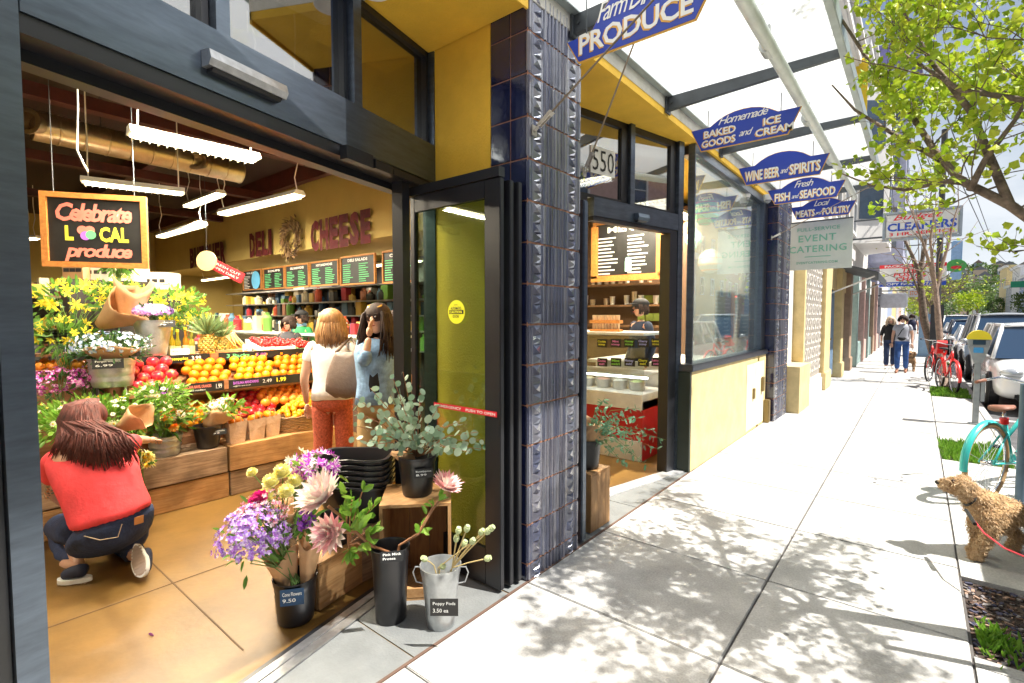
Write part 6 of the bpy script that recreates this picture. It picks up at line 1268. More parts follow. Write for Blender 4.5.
# woman in white
def wpos(u, w): p = Pw(u, 316, w); return V((p.x, p.y, 0))
bs = wpos(331, 4.2); fd = (-X*.8+Y*.75); J, f, r, P_ = stand(bs, ang(fd), 1.68, over=dict(wrR=(.2, .2, 1.15), elR=(.24, -.02, 1.12)))
t = person('person with a light brown bob in a white t-shirt and rust trousers', J, '', M('white_cotton', (.88, .88, .88), .85, var=.05, bump=.3, bscale=20), '', M('rust_dots', (.48, .10, .05), .85, var=.4, scale=60), hairf=hair_bob(hairl, .19, n=90), fdir=f, sleeve=.55, hands=hands_of(J, f), shoes=shoe_n)
def tote(c, ex_, w, h, m, lab, sh_):
    c = V(c); ex_ = V(ex_).normalized(); n = ex_.cross(Z); tt = thing('shoulder_bag', lab, 'bag', c)
    pts = []; b = B(); N = 20
    for j in range(9):
        f_ = j/8; zz = -h*f_; ww = w*(.24+.26*math.sin(f_*PI*.60))*(1 if f_ < .9 else .8); th = .015+.05*math.sin(f_*PI*.75)*(1 if f_ < .95 else .5); 
        for i in range(N): a = 2*PI*i/N; b.v.append(c+ex_*math.cos(a)*ww*(1-.25*(f_ > .95))+n*math.sin(a)*th*(1-.5*(f_ > .95))+Z*(zz+.012*math.sin(3*a)*(f_ > .1)))
    for j in range(8):
        for i in range(N): b.f.append((j*N+i, j*N+(i+1) % N, (j+1)*N+(i+1) % N, (j+1)*N+i))
    b.f.append(tuple(8*N+i for i in range(N))); b.f.append(tuple(range(N))); b.build('bag_body', m, tt, smooth=2)
    b = B(); b.tube([c-ex_*w*.22, c*.4+V(sh_)*.6-ex_*.05, V(sh_)+Z*.02, c*.4+V(sh_)*.6+ex_*.05, c+ex_*w*.22], .013, 8); b.build('strap', m, tt, smooth=True)
tote(Pw(346, 352, 3.98), RT, .34, .36, M('taupe_leather', (.17, .12, .095), .55, var=.12, bump=.2), 'slouchy taupe leather bag hanging from the shoulder of the person in white', J['shR']+Z*.05)
# woman in denim jacket, hand to her face
bs = wpos(378, 3.85); fd = (-RT*.18-FW*.9); fd.z = 0; fd.normalize(); J, f, r, P_ = stand(bs, ang(fd), 1.72)
J['wrR'] = Pw(369, 337, 3.70); J['elR'] = Pw(364, 364, 3.70); J['shR'] = Pw(361, 340, 3.95); J['shL'] = Pw(394, 338, 4.1); J['elL'] = Pw(400, 362, 4.1); J['wrL'] = Pw(388, 382, 3.9)
t = person('dark haired person in a pale denim jacket with a hand raised to the face', J, '', M('denim_pale', (.22, .36, .55), .85, var=.3, scale=14, bump=.4, bscale=30), '', M('khaki', (.40, .27, .12), .85), hairf=hair_bob(hairb, .30, n=90, wild=.03), fdir=f, sleeve=1.55, hands=[(J['wrR'], UP*.95+RT*.1, RT), (J['wrL'], J['wrL']-J['elL'], -f)], shoes=shoe_n, cloth=1.2)
limb('black_top', [[(*(J['chest']+f*.07+Z*.04), .075), (*(J['waist']+f*.075), .085), (*(J['pelvis']+f*.06+Z*.02), .09)]], M('black_cloth', (.01, .01, .012), .8), t)
b = B()
hh = J['head']
for q in (-1, 1): b.lathe([(.026, 0), (.028, .004), (.024, .006)], hh+Z*.095+f*.03+r*q*.032, 14, f*.5+Z)
b.tube([hh+Z*.1+f*.03-r*.01, hh+Z*.105+f*.035, hh+Z*.1+f*.03+r*.01], .003, 5); b.build('sunglasses', M('amber_glasses', (.4, .2, .03), .2), t)
# man in cap behind the ice cream case, and staff at the deli
def worker(u, w, h, lab, topm, capm, hm, fd, sk=skinm):
    bs = wpos(u, w); J, f, r, P_ = stand(bs, ang(V(fd)), h); t = person(lab, J, '', topm, '', jean, hairf=hair_bob(hm, .09, n=30, wild=.005), fdir=f, sleeve=1.7, hands=hands_of(J, f), shoes=shoe_n, skm=sk)
    if capm:
        c = J['head']; b = B(); b.ball(c+Z*.05-f*.015, .112, 18, 10, (1, 1, .72)); b.build('cap', capm, t, smooth=2); b = B(); b.hexa([c+Z*.052+f*.07-r*.07, c+Z*.052+f*.07+r*.07, c+Z*.04+f*.17+r*.05, c+Z*.04+f*.17-r*.05, c+Z*.062+f*.07-r*.07, c+Z*.062+f*.07+r*.07, c+Z*.05+f*.17+r*.05, c+Z*.05+f*.17-r*.05]); b.build('cap_brim', capm, t)
worker(641, 6.6, 1.86, 'man in a black cap and navy hoodie behind the ice cream case', M('navy_hoodie', (.012, .02, .045), .85), M('black_cloth', (.01, .01, .012), .8), hairb, -RT*.95-FW*.3, skin2)
worker(289, 8.1, 1.62, 'deli worker with dark hair behind the counter, left of the one in green', M('grey_cloth', (.05, .05, .06), .8), None, hairb, -Y+X*.5)
worker(302, 8.6, 1.72, 'deli worker in a green top behind the counter', M('green_cloth', (.02, .25, .08), .8), M('black_cloth'), hairb, -Y+X*.2)
worker(396, 6.2, 1.70, 'dark haired shopper behind the denim jacket near the door jamb', M('tan_cloth', (.4, .22, .1), .8), None, hairb, RT-FW*.2, skin2)
# walkers on the sidewalk
bs = Pz(901, 373); J, f, r, P_ = stand(bs, 176, 1.66, stride=.12); gt = M('grey_shirt', (.42, .44, .50), .85)
t = person('walker in a grey t-shirt and blue jeans leading a small dog', J, '', gt, '', jean2, hairf=hair_bob(hairb, .06, n=30), fdir=f, sleeve=.6, hands=hands_of(J, f), shoes=M('shoe_tan', (.3, .12, .06), .6))
limb('tied_jacket', [[(*(J['pelvis']+Z*.1+r*.14), .05), (*(J['pelvis']+Z*.02+f*.14), .06), (*(J['pelvis']+Z*.1-r*.14), .05)]], M('black_cloth'), t)
b = B(); b.tube([J['shL']+Z*.05, J['chest']+f*.15, J['pelvis']+r*.15+f*.05], .012, 6); b.build('strap', M('black_cloth'), t)
b = B(); hd = J['head']; b.obox(hd+f*.085+Z*.012, r*.06, f*.006, Z*.014); b.build('sunglasses', bkt, t)
bs = Pz(889, 369); J, f, r, P_ = stand(bs, 186, 1.62, stride=.1)
person('walker with pale blond hair in black, beside the one in grey', J, '', M('black_cloth'), '', jean, hairf=hair_bob(hairw, .16, n=50, wild=.02), fdir=f, sleeve=1.2, hands=hands_of(J, f), shoes=rubber)
bs = Pz(911, 350); J, f, r, P_ = stand(bs, 10, 1.74, stride=.1)
person('far walker in a sleeveless navy top and white trousers', J, '', M('navy_top', (.01, .015, .05), .8), '', M('white_cotton'), hairf=hair_bob(hairb, .08, n=24), fdir=f, sleeve=.2, hands=hands_of(J, f), shoes=rubber)
# ================================================================ dogs
def dog(P_, k, furm, lab, tufts, extra=True):
    """P_(x,y,z): x ahead, y to its left, z up; k size"""
    t = thing('dog', lab, 'dog', P_(0, 0, 0)); q = lambda x, y, z, r: (*P_(x*k, y*k, z*k), r*k)
    pts = {'rump': q(-.24, 0, .37, .125), 'back': q(-.08, 0, .39, .13), 'chest': q(.12, 0, .36, .145), 'neck': q(.22, 0, .46, .09), 'head': q(.29, 0, .56, .085), 'muz': q(.37, 0, .535, .048), 'nose': q(.42, 0, .54, .03)}
    ed = 'rump-back back-chest chest-neck neck-head head-muz muz-nose'
    for n, s in (('l', 1), ('r', -1)):
        st_ = .04 if s > 0 else -.03
        pts.update({'fs'+n: q(.13, s*.08, .27, .06), 'fk'+n: q(.13+st_, s*.08, .13, .030), 'fp'+n: q(.14+st_, s*.08, .03, .031), 'ft'+n: q(.19+st_, s*.08, .025, .032),
                    'hs'+n: q(-.23, s*.08, .28, .08), 'hk'+n: q(-.18-st_, s*.085, .21, .045), 'hh'+n: q(-.30-st_, s*.085, .12, .035), 'hp'+n: q(-.28-st_, s*.085, .03, .034), 'ht'+n: q(-.23-st_, s*.085, .025, .03)})
        ed += ' chest-fs{0} fs{0}-fk{0} fk{0}-fp{0} fp{0}-ft{0} rump-hs{0} hs{0}-hk{0} hk{0}-hh{0} hh{0}-hp{0} hp{0}-ht{0}'.format(n)
    ch = [(pts, ed), [q(-.33, 0, .42, .035), q(-.40, 0, .50, .04), q(-.37, 0, .58, .03)], [q(.27, .08, .60, .03), q(.26, .105, .53, .04), q(.27, .1, .47, .03)], [q(.27, -.08, .60, .03), q(.26, -.105, .53, .04), q(.27, -.1, .47, .03)]]
    o = limb('body', ch, furm, t, lvl=3 if tufts else 2, disp=.020*k, dscale=34/k)
    if tufts:
        me = o.data; b = B(); vs = me.vertices; nv = len(vs)
        for i in range(tufts):
            v = vs[rnd.randrange(nv)]; n = v.normal; a = (rdir(-.5)*.8-Z*.5); a = a-n*a.dot(n)*.75; a.normalize(); L = U_(.014, .026)*k; s = n.cross(a); q0 = v.co+n*.001; q1 = q0+a*L*.5+n*L*.45; q2 = q0+a*L*.9+n*L*.5+s*L*.3; q3 = q0+a*L*1.1+n*.0; w = L*.075
            b.add([q0-s*w, q0+s*w, q1+s*w, q1-s*w, q2+s*w, q2-s*w, q3], [(0, 1, 2, 3), (3, 2, 4, 5), (5, 4, 6)])
        b.build('curly_coat', leafmat('dog_curls', (.50, .32, .16), (.72, .54, .34), .15, .8), t)
    b = B(); b.ball(P_(.432*k, 0, .545*k), .021*k, 10, 7, (1, 1, .8)); b.build('nose', bkt, t, smooth=2)
    b = B()
    for s in (1, -1): b.ball(P_(.345*k, s*.045*k, .585*k), .013*k, 8, 6)
    b.build('eyes', M('eye'), t, smooth=2)
    b = B(); b.tube([P_(.36*k, .03*k, .505*k), P_(.43*k, .02*k, .512*k), P_(.43*k, -.02*k, .512*k), P_(.36*k, -.03*k, .505*k)], .006*k, 6); b.build('mouth', M('dog_mouth', (.12, .02, .02), .5), t)
    b = B(); ring = [P_(k*(.235+.07*math.cos(a)*.5), k*.095*math.sin(a), k*(.45+.08*math.cos(a)*-.6)) for a in [2*PI*i/16 for i in range(16)]]; b.tube(ring, .009*k, 6, closed=True); b.build('collar', bkt, t); return t
hd = V((-.70, -.71, 0)).normalized(); sd_ = Z.cross(hd); dc = V((.47, 4.64, 0))
def DP(x, y, z):
    if x > .14: a = R(-42); x, y = .14+(x-.14)*math.cos(a)-y*math.sin(a), (x-.14)*math.sin(a)+y*math.cos(a)
    return dc+hd*x+sd_*y+Z*z
fur = M('dog_fur', (.50, .31, .15), .9, var=.35, scale=22, bump=1, bscale=55)
dog(DP, .86, fur, 'curly golden cockapoo standing on the sidewalk looking up to the left', 26000)
t = thing('leash', 'red leash with a dark handle sleeve running from the curly dog to the right', 'leash', DP(.2, 0, .35))
b = B(); b.tube([Pw(966, 510, 3.28), Pw(975, 524, 3.1)], .011, 8); b.build('sleeve', bkt, t); b = B(); b.tube([Pw(968, 513, 3.26), Pw(984, 533, 3.0), Pw(1004, 548, 2.85), Pw(1030, 559, 2.7), V((.95, 3.4, .5))], .005, 6); b.build('cord', M('leash_red', (.6, .03, .05), .6), t, smooth=True)
dc2 = Pz(910, 371); DP2 = lambda x, y, z: dc2+V((0, -1, 0))*x+V((1, 0, 0))*y+Z*z
dog(DP2, 1.0, M('dog_tan', (.32, .19, .10), .9, var=.5, scale=9), 'tan and dark dog walking beside the person in grey', 0)
# ================================================================ the street: tree, meter, bicycles, cars
bark = M('bark', (.20, .15, .11), .9, var=.45, scale=14, bump=1, bscale=30); bark2 = M('bark_pale', (.30, .22, .17), .9, var=.3, scale=14, bump=.6)
lf_tree = leafmat('leaf_spring', (.26, .42, .015), (.56, .62, .05), .35)
def gt_tree(name, lab, base, trunk, limbs, leafm, lsize, nleaf, seed, depth=3, barkm=None, spread=.5, fan=True, group=None, r0=.055, leafup=.2, minr=.002, spur=.6, xmin=-1e9):
    """trunk and limbs are point lists; twigs grow from the limbs, leaves from the twigs"""
    rs = random.Random(seed); barkm = barkm or bark; t = thing(name, lab, 'tree', base, group=group); tips = []
    b = B(); n = len(trunk); b.tube(trunk, [r0*(1.35-.5*i/(n-1)) if i else r0*1.6 for i in range(n)], 14); b.build('trunk', barkm, t, smooth=True)
    bb = B()
    def grow(p, d, L, r, lv):
        pts = [p]; k = 4 if lv < depth else 3; q = V(p)
        for i in range(k): d = (d+V((rs.gauss(0, .16), rs.gauss(0, .16), rs.gauss(.03, .13)))).normalized(); q = q+d*L/k; pts.append(q)
        if pts[-1].x < xmin: return
        bb.tube(pts, [r*(1-.6*i/k) for i in range(k+1)], 6 if r > .008 else 4, cap=False)
        for i in range(1, k+1):
            tips.append((pts[i], d, lv))
            if lv > 0: tips.append(((pts[i]+pts[i-1])/2, d, lv))
        if lv < depth:
            for i in range(rs.randint(2, 4)):
                f = rs.uniform(.3, 1); j = min(int(f*k), k-1); p2 = pts[j]+(pts[j+1]-pts[j])*(f*k-j); d2 = (d+V((rs.gauss(0, spread), rs.gauss(0, spread), rs.gauss(.08, spread*.7)))).normalized(); grow(p2, d2, L*rs.uniform(.5, .75), max(r*.5, minr), lv+1)
    for L_ in limbs:
        pts, ra = L_; m = len(pts); bb.tube(pts, [ra*(1-.72*i/(m-1)) for i in range(m)], 9, cap=False)
        for i in range(1, m):
            seg = (V(pts[i])-V(pts[i-1])); 
            for k in range(max(1, int(seg.length/.16))): f = rs.random(); d = (seg.normalized()*.5+V((rs.gauss(0, .6), rs.gauss(0, .6), rs.gauss(.25, .45)))).normalized(); grow(V(pts[i-1])+seg*f, d, rs.uniform(.28, .6)*spur/.6*(1.0), max(ra*.28*(1-.5*i/m), minr), 1)
        grow(V(pts[-1]), (V(pts[-1])-V(pts[-2])).normalized(), .5*spur/.6, max(ra*.28, minr), 0)
    bb.build('limbs', barkm, t, smooth=2)
    if nleaf:
        b = B()
        for k in range(nleaf):
            p, d, lv = tips[rs.randrange(len(tips))]; c = p+V((rs.gauss(0, .02), rs.gauss(0, .02), rs.gauss(0, .02)))*(lsize/.03); dd = V((rs.gauss(0, 1), rs.gauss(0, 1), rs.gauss(leafup, 1))).normalized(); s = lsize*rs.uniform(.6, 1.25)
            if fan:
                sd = dd.cross(V((rs.gauss(0, 1), rs.gauss(0, 1), rs.gauss(0, 1)))).normalized(); nn = sd.cross(dd); f_ = nn*s*.12
                b.add([c, c+dd*s*.55+sd*s*.5+f_, c+dd*s*.92+sd*s*.22, c+dd*s*.85, c+dd*s*.92-sd*s*.22, c+dd*s*.55-sd*s*.5+f_], [(0, 1, 2, 3), (0, 3, 4, 5)])
            else: b.leaf(c, dd, s, s*.5)
        b.build('crown', leafm, t)
    return t
tb_ = V((.74, 3.55, -.03)); T1 = [tb_, V((.73, 3.53, .8)), V((.70, 3.50, 1.5)), V((.66, 3.48, 1.95))]
k0 = T1[-1]
lim = [([k0, Pw(1060, 240, 2.45), Pw(1010, 205, 2.5), Pw(960, 180, 2.65), Pw(934, 150, 2.8), Pw(905, 105, 3.0), Pw(868, 60, 3.2), Pw(842, 20, 3.3)], .029),
       ([Pw(1010, 205, 2.5), Pw(970, 110, 2.6), Pw(930, 60, 2.7), Pw(900, 5, 2.8)], .022), ([Pw(940, 160, 2.75), Pw(890, 132, 3.1), Pw(855, 110, 3.2), Pw(832, 85, 3.3)], .015),
       ([Pw(955, 180, 2.7), Pw(905, 190, 2.9), Pw(870, 185, 3.1), Pw(838, 172, 3.2)], .013), ([Pw(970, 190, 2.6), Pw(985, 160, 2.5), Pw(1015, 120, 2.4), Pw(1050, 60, 2.4)], .018),
       ([Pw(1024, 100, 2.4), Pw(960, 90, 2.5), Pw(905, 55, 2.8), Pw(880, 25, 3.0)], .014),
       ([k0, V((.9, 3.7, 2.4)), V((1.15, 3.9, 2.9)), V((1.3, 4.1, 3.4))], .026), ([k0, V((.8, 3.3, 2.5)), V((.95, 3.05, 2.9)), V((1.05, 2.85, 3.3))], .03), ([k0, V((.6, 3.5, 2.6)), V((.55, 3.4, 3.2)), V((.5, 3.5, 3.9))], .026),
       ([V((.6, 3.5, 2.6)), V((.9, 4.0, 3.0)), V((1.3, 4.5, 3.3))], .024), ([V((.9, 3.7, 2.4)), V((1.4, 3.3, 2.8)), V((1.8, 3.1, 3.3))], .022), ([V((.68, 3.5, 2.3)), V((.95, 3.3, 2.7)), V((1.2, 3.4, 3.2))], .024), ([V((.68, 3.5, 2.3)), V((.55, 3.2, 2.8)), V((.6, 2.9, 3.2))], .024), ([V((.66, 3.5, 2.5)), V((.75, 3.6, 3.2)), V((.9, 3.7, 3.8))], .024), ([V((.55, 3.4, 3.0)), V((.1, 3.3, 3.4)), V((-.15, 3.4, 3.9))], .02), ([V((.6, 3.5, 2.5)), V((.5, 4.1, 2.8)), V((.4, 4.7, 3.1)), V((.2, 5.2, 3.4))], .022)]  # mostly unseen limbs among these added to thicken the crown's shadow
gt_tree('street_tree', 'young street tree with fresh yellow green leaves overhanging from the right edge', tb_, T1, lim, lf_tree, .043, 13500, 3, xmin=-.42)
b = B(); b.tube([V((.70, 3.25, -.03)), V((.70, 3.25, 1.4))], .022, 8); quickthing(b, 'tree_stake', w_end, 'wooden stake beside the trunk of the nearest street tree', 'stake')
# second tree: two bare stems
b2 = Pz(945, 388); T2 = [b2, Pw(941, 350, 11.9), Pw(938, 318, 11.9), Pw(936, 290, 12)]
gt_tree('bare_tree', 'slim bare tree rising from the grass bed beside the red bicycle', b2, T2, [([T2[-1], Pw(941, 270, 12), Pw(948, 245, 12), Pw(955, 215, 12)], .05), ([T2[-1], Pw(930, 265, 12), Pw(922, 240, 12), Pw(912, 212, 12)], .05), ([T2[-2], Pw(934, 275, 11.8), Pw(930, 240, 11.8), Pw(936, 205, 11.8)], .045)], lf_tree, .08, 120, 5, depth=1, barkm=bark2, r0=.06, minr=.007, spur=1.3)
b3 = Pz(926, 351, 0); b3.x = .55; b3.y = 22.6; w3 = (b3-CP).dot(FW); T3 = [b3, Pw(924, 320, w3), Pw(922, 300, w3), Pw(920, 275, w3)]
gt_tree('bare_tree', 'forked bare tree by the dark pole, farther than the red bicycle', b3, T3, [([T3[-1], Pw(912, 255, w3), Pw(902, 235, w3), Pw(896, 215, w3)], .07), ([T3[-1], Pw(924, 250, w3), Pw(928, 225, w3), Pw(930, 200, w3)], .07), ([T3[-2], Pw(914, 280, w3), Pw(905, 262, w3)], .05)], lf_tree, .1, 80, 8, depth=1, barkm=bark, r0=.10, minr=.012, spur=2.0)
for i, (y, s) in enumerate(((41.5, .9), (64, 1.0), (80, 1.2))):
    base = V((.6, y, 0)); T = [base, base+Z*1.5, base+Z*2.4*s]; L = []
    for k in range(6): a = k*1.05; L.append(([T[-1], T[-1]+V((math.cos(a)*.7, math.sin(a)*.7, .8)), T[-1]+V((math.cos(a)*1.5, math.sin(a)*1.5, 1.3*s))], .06))
    gt_tree('street_tree', ['first leafy kerb tree beyond the forked bare tree', 'second leafy kerb tree beyond the forked bare tree', 'third leafy kerb tree beyond the forked bare tree', 'fourth leafy kerb tree, far down the street', 'farthest kerb tree down the street'][i], base, T, L, lf_tree, .14, 500, 20+i, depth=2, r0=.1, minr=.015, spur=1.6)
# parking meter
mp_ = Pz(975, 424); mp_ = V((mp_.x, mp_.y, 0)); t = thing('parking_meter', 'grey parking meter with a domed yellow hood on a square post', 'parking meter', mp_)
gm = M('meter_grey', (.30, .32, .33), .5, metal=.4, var=.15); hz = 1.62+(316-362)/500*8.0
b = B(); b.bev((mp_.x-.035, mp_.y-.035, 0), (mp_.x+.035, mp_.y+.035, .95), .008); b.bev((mp_.x-.08, mp_.y-.08, 0), (mp_.x+.08, mp_.y+.08, .015), .005); b.build('post', gm, t)
b = B(); b.hexa([(mp_.x-.05, mp_.y-.05, .93), (mp_.x+.05, mp_.y-.05, .93), (mp_.x+.05, mp_.y+.05, .93), (mp_.x-.05, mp_.y+.05, .93), (mp_.x-.12, mp_.y-.08, 1.18), (mp_.x+.12, mp_.y-.08, 1.18), (mp_.x+.12, mp_.y+.08, 1.18), (mp_.x-.12, mp_.y+.08, 1.18)]); b.bev((mp_.x-.12, mp_.y-.08, 1.18), (mp_.x+.12, mp_.y+.08, 1.28), .01); b.build('housing', gm, t)
b = B(); pr = [(.135*math.cos(PI*k/14), .135*math.sin(PI*k/14)) for k in range(15)]; b.prism(pr, (mp_.x, mp_.y-.09, 1.28), X, Z, Y*.18); b.build('hood', M('meter_yellow', (.85, .68, .02), .4, var=.05), t, smooth=True)
b = B(); b.bev((mp_.x-.07, mp_.y-.093, 1.2), (mp_.x+.07, mp_.y-.08, 1.27), .004); b.build('screen', M('meter_screen', (.02, .05, .08), .1, var=0), t); b = B(); b.bev((mp_.x-.06, mp_.y-.088, 1.08), (mp_.x+.05, mp_.y-.075, 1.16), .004); b.build('label', M('meter_blue', (.05, .3, .6), .5, var=0), t)
b = B(); b.bev((mp_.x+.045, mp_.y-.03, .35), (mp_.x+.09, mp_.y+.03, .75), .005); b.build('side_box', gm, t)
# bicycles
rub = M('tyre', (.015, .015, .015), .8); chrome = M('chrome', (.7, .7, .72), .15, metal=1, var=0)
def bike(base, h, fm, lab, fender=True, basket=False, tyre_m=None, seat_m=None, seat_h=.86, bar_h=1.02, cargo=False):
    t = thing('bicycle', lab, 'bicycle', base); base = V(base); h = V(h).normalized(); s = Z.cross(h); P_ = lambda x, z, y=0: base+h*x+Z*z+s*y; rw = .335
    for nm, x in (('rear', 0), ('front', 1.05)):
        c = P_(x, rw); b = B(); b.tube([c+h*math.cos(a)*rw+Z*math.sin(a)*rw for a in [2*PI*i/40 for i in range(40)]], .021, 8, closed=True); w = b.build('wheel', tyre_m or rub, t, smooth=2)
        b = B(); b.tube([c+h*math.cos(a)*(rw-.022)+Z*math.sin(a)*(rw-.022) for a in [2*PI*i/40 for i in range(40)]], .010, 6, closed=True); b.tube([c-s*.035, c+s*.035], .02, 10); b.build('rim', chrome, w, smooth=2)
        b = B()
        for i in range(24): a = 2*PI*i/24; b.tube([c+s*.02*(-1)**i, c+h*math.cos(a+.12*(-1)**i)*(rw-.025)+Z*math.sin(a+.12*(-1)**i)*(rw-.025)], .0016, 3, cap=False)
        b.build('spokes', chrome, w)
        if fender:
            b = B(); N = 16; a0, a1 = (R(5), R(185)) if x == 0 else (R(-10), R(150)); 
            for i in range(N): a = a0+(a1-a0)*i/(N-1); d = h*math.cos(a)+Z*math.sin(a); o = [c+d*(rw+.026)-s*.03, c+d*(rw+.042)-s*.016, c+d*(rw+.046), c+d*(rw+.042)+s*.016, c+d*(rw+.026)+s*.03]; b.v += o
            for i in range(N-1):
                for j in range(4): b.f.append((i*5+j, i*5+j+1, i*5+5+j+1, i*5+5+j))
            b.build('mudguard', fm, t, smooth=2)
    bbk, seat, head, hd2, fr_, re = P_(.43, .29), P_(.27, seat_h-.12), P_(.84, .86), P_(.87, .72), P_(1.05, rw), P_(0, rw)
    b = B(); b.tube([bbk, seat], .019, 10); b.tube([bbk, P_(.62, .42), hd2], .021, 10); b.tube([P_(.3, seat_h-.28), P_(.6, .70), head], .018, 10); b.tube([hd2-Z*.03, head+Z*.02], .023, 10)
    for q in (-1, 1): b.tube([re+s*.05*q, P_(.3, seat_h-.22)+s*.018*q], .009, 7); b.tube([re+s*.05*q, bbk+s*.03*q], .010, 7); b.tube([hd2+s*.03*q, P_(.95, .5)+s*.05*q, fr_+s*.05*q], .012, 7)
    b.build('frame', fm, t, smooth=2)
    b = B(); b.tube([seat, P_(.255, seat_h-.03)], .013, 8); b.tube([head, P_(.82, bar_h-.06), P_(.83, bar_h)], .013, 8); b.tube([P_(.62, bar_h+.02, -.30), P_(.78, bar_h+.05, -.24), P_(.84, bar_h, -.08), P_(.84, bar_h, .08), P_(.78, bar_h+.05, .24), P_(.62, bar_h+.02, .30)], .011, 8); b.tube([bbk-s*.06, bbk+s*.06], .02, 8); b.tube([bbk+s*.06, bbk+s*.07+h*.12-Z*.12], .009, 6); b.tube([bbk-s*.06, bbk-s*.07-h*.12+Z*.12], .009, 6); b.build('handlebar', chrome, t, smooth=2)
    b = B()
    for q in (-1, 1): b.tube([P_(.50, bar_h+.005, q*.315), P_(.62, bar_h+.02, q*.30)], .017, 8)
    b.build('grips', seat_m or rub, t, smooth=2)
    b = B(); N = 12
    for i in range(5):
        x = [.12, .18, .26, .36, .42][i]; wd = [.06, .085, .075, .035, .018][i]; z = seat_h+[.0, .012, .006, .0, -.004][i]
        for k in range(N): a = 2*PI*k/N; b.v.append(P_(x, z+math.sin(a)*.022, math.cos(a)*wd))
    for i in range(4):
        for k in range(N): b.f.append((i*N+k, i*N+(k+1) % N, (i+1)*N+(k+1) % N, (i+1)*N+k))
    b.f.append(tuple(range(N))); b.f.append(tuple(4*N+k for k in range(N))); b.build('saddle', seat_m or rub, t, smooth=2)
    b = B(); b.tube([P_(.262, seat_h-.09), P_(.272, seat_h-.14)], .032, 10); b.build('rear_light', M('light_red', (.7, .01, .01), .3, var=0), t); b = B(); b.bev(P_(.42, .27, -.1), P_(.47, .29, -.05), .003) if False else b.obox(bbk-s*.11+h*.0-Z*.12, h*.04, s*.035, Z*.008); b.obox(bbk+s*.11+Z*.12, h*.04, s*.035, Z*.008); b.build('pedals', rub, t)
    if basket:
        b = B(); c = P_(1.08, bar_h-.12); b.obox(c, h*.16, s*.2, Z*.13); b.build('basket', fm, t)
    if cargo:
        b = B(); b.prism([(-.12, -.02), (.10, -.02), (.12, .22), (.08, .28), (.03, .22), (-.03, .08), (-.13, .06)], P_(.0, .80, -.09), h, Z, s*.18); b.build('child_seat', fm, t)
    return t
teal = M('teal_paint', (.04, .48, .46), .3, var=.05, coat=.5); brn = M('saddle_brown', (.24, .10, .06), .6)
rh = Pw(986, 467, 4.4); sp = Pw(1008, 412, 4.33); hv = V((sp.x-rh.x, sp.y-rh.y, 0)); hh = V((.50, .62, 0)).normalized()
bike((rh.x, rh.y, 0), V((.46, .88, 0)), teal, 'teal cruiser bicycle with a brown saddle locked beside the curly dog', tyre_m=M('tyre_tan', (.35, .22, .10), .8), seat_m=brn, seat_h=.80, bar_h=.98)
rp = V((.66, 6.35, 0))
for i, x in enumerate((.72, .84)):
    b = B(); b.tube([(x, 6.0+i*.25, -.0), (x, 6.0+i*.25, 1.05)], .032, 12); b.bev((x-.07, 5.93+i*.25, -.002), (x+.07, 6.07+i*.25, .012), .004); quickthing(b, 'rack_post', M(['post_blue', 'post_dark'][i], [(.10, .16, .22), (.10, .04, .05)][i], .5, metal=.3), ['grey blue round post beside the teal bicycle', 'dark post just right of the grey blue one'][i], 'post', smooth=True)
redb = M('red_paint', (.72, .02, .02), .35, var=.05, coat=.4)
q1 = Pz(938, 386); bike((.42, 15.0, 0), (.20, -1, 0), redb, 'red bicycle with a red child seat parked by the bare tree, facing the camera', fender=True, cargo=True, seat_h=.9)
bike((.5, 17.3, 0), (-.25, -1, 0), redb, 'second red bicycle behind the one with the child seat', fender=False, seat_h=.9)
# posts, box, sign pole
b = B(); b.bev((.55, 20.9, 0), (1.0-.2, 21.3, .0+.001), .001); b = B(); c = Pz(922, 349)
bx0 = Px(917, 340, .0)
b.bev((.02, 26, 0), (.74, 26.8, 1.72), .03); b.bev((-.02, 25.95, 0), (.78, 26.85, .08), .01); b.bev((.06, 25.98, .2), (.70, 26.0, 1.6), .008); quickthing(b, 'utility_box', M('box_blue', (.22, .36, .52), .5, var=.1), 'tall pale blue utility box on the kerb strip beyond the red bicycles', 'utility box')
b = B(); b.box((.3, 25.975, 1.25), (.45, 25.979, 1.4)); quickthing(b, 'box_sticker', M('sticker_magenta', (.6, .05, .3), .6, var=0), 'small magenta sticker on the pale blue utility box', 'sticker')
b = B(); b.bev((.30, 20.9, 0), (.62, 21.2, 2.0), .02); b.tube([(.46, 21.05, 2.0), (.46, 21.05, 7.5)], .08, 10); quickthing(b, 'street_pole', M('pole_dark', (.05, .05, .055), .6, var=.1), 'dark pole with a thick base between the bicycles and the utility box', 'pole')
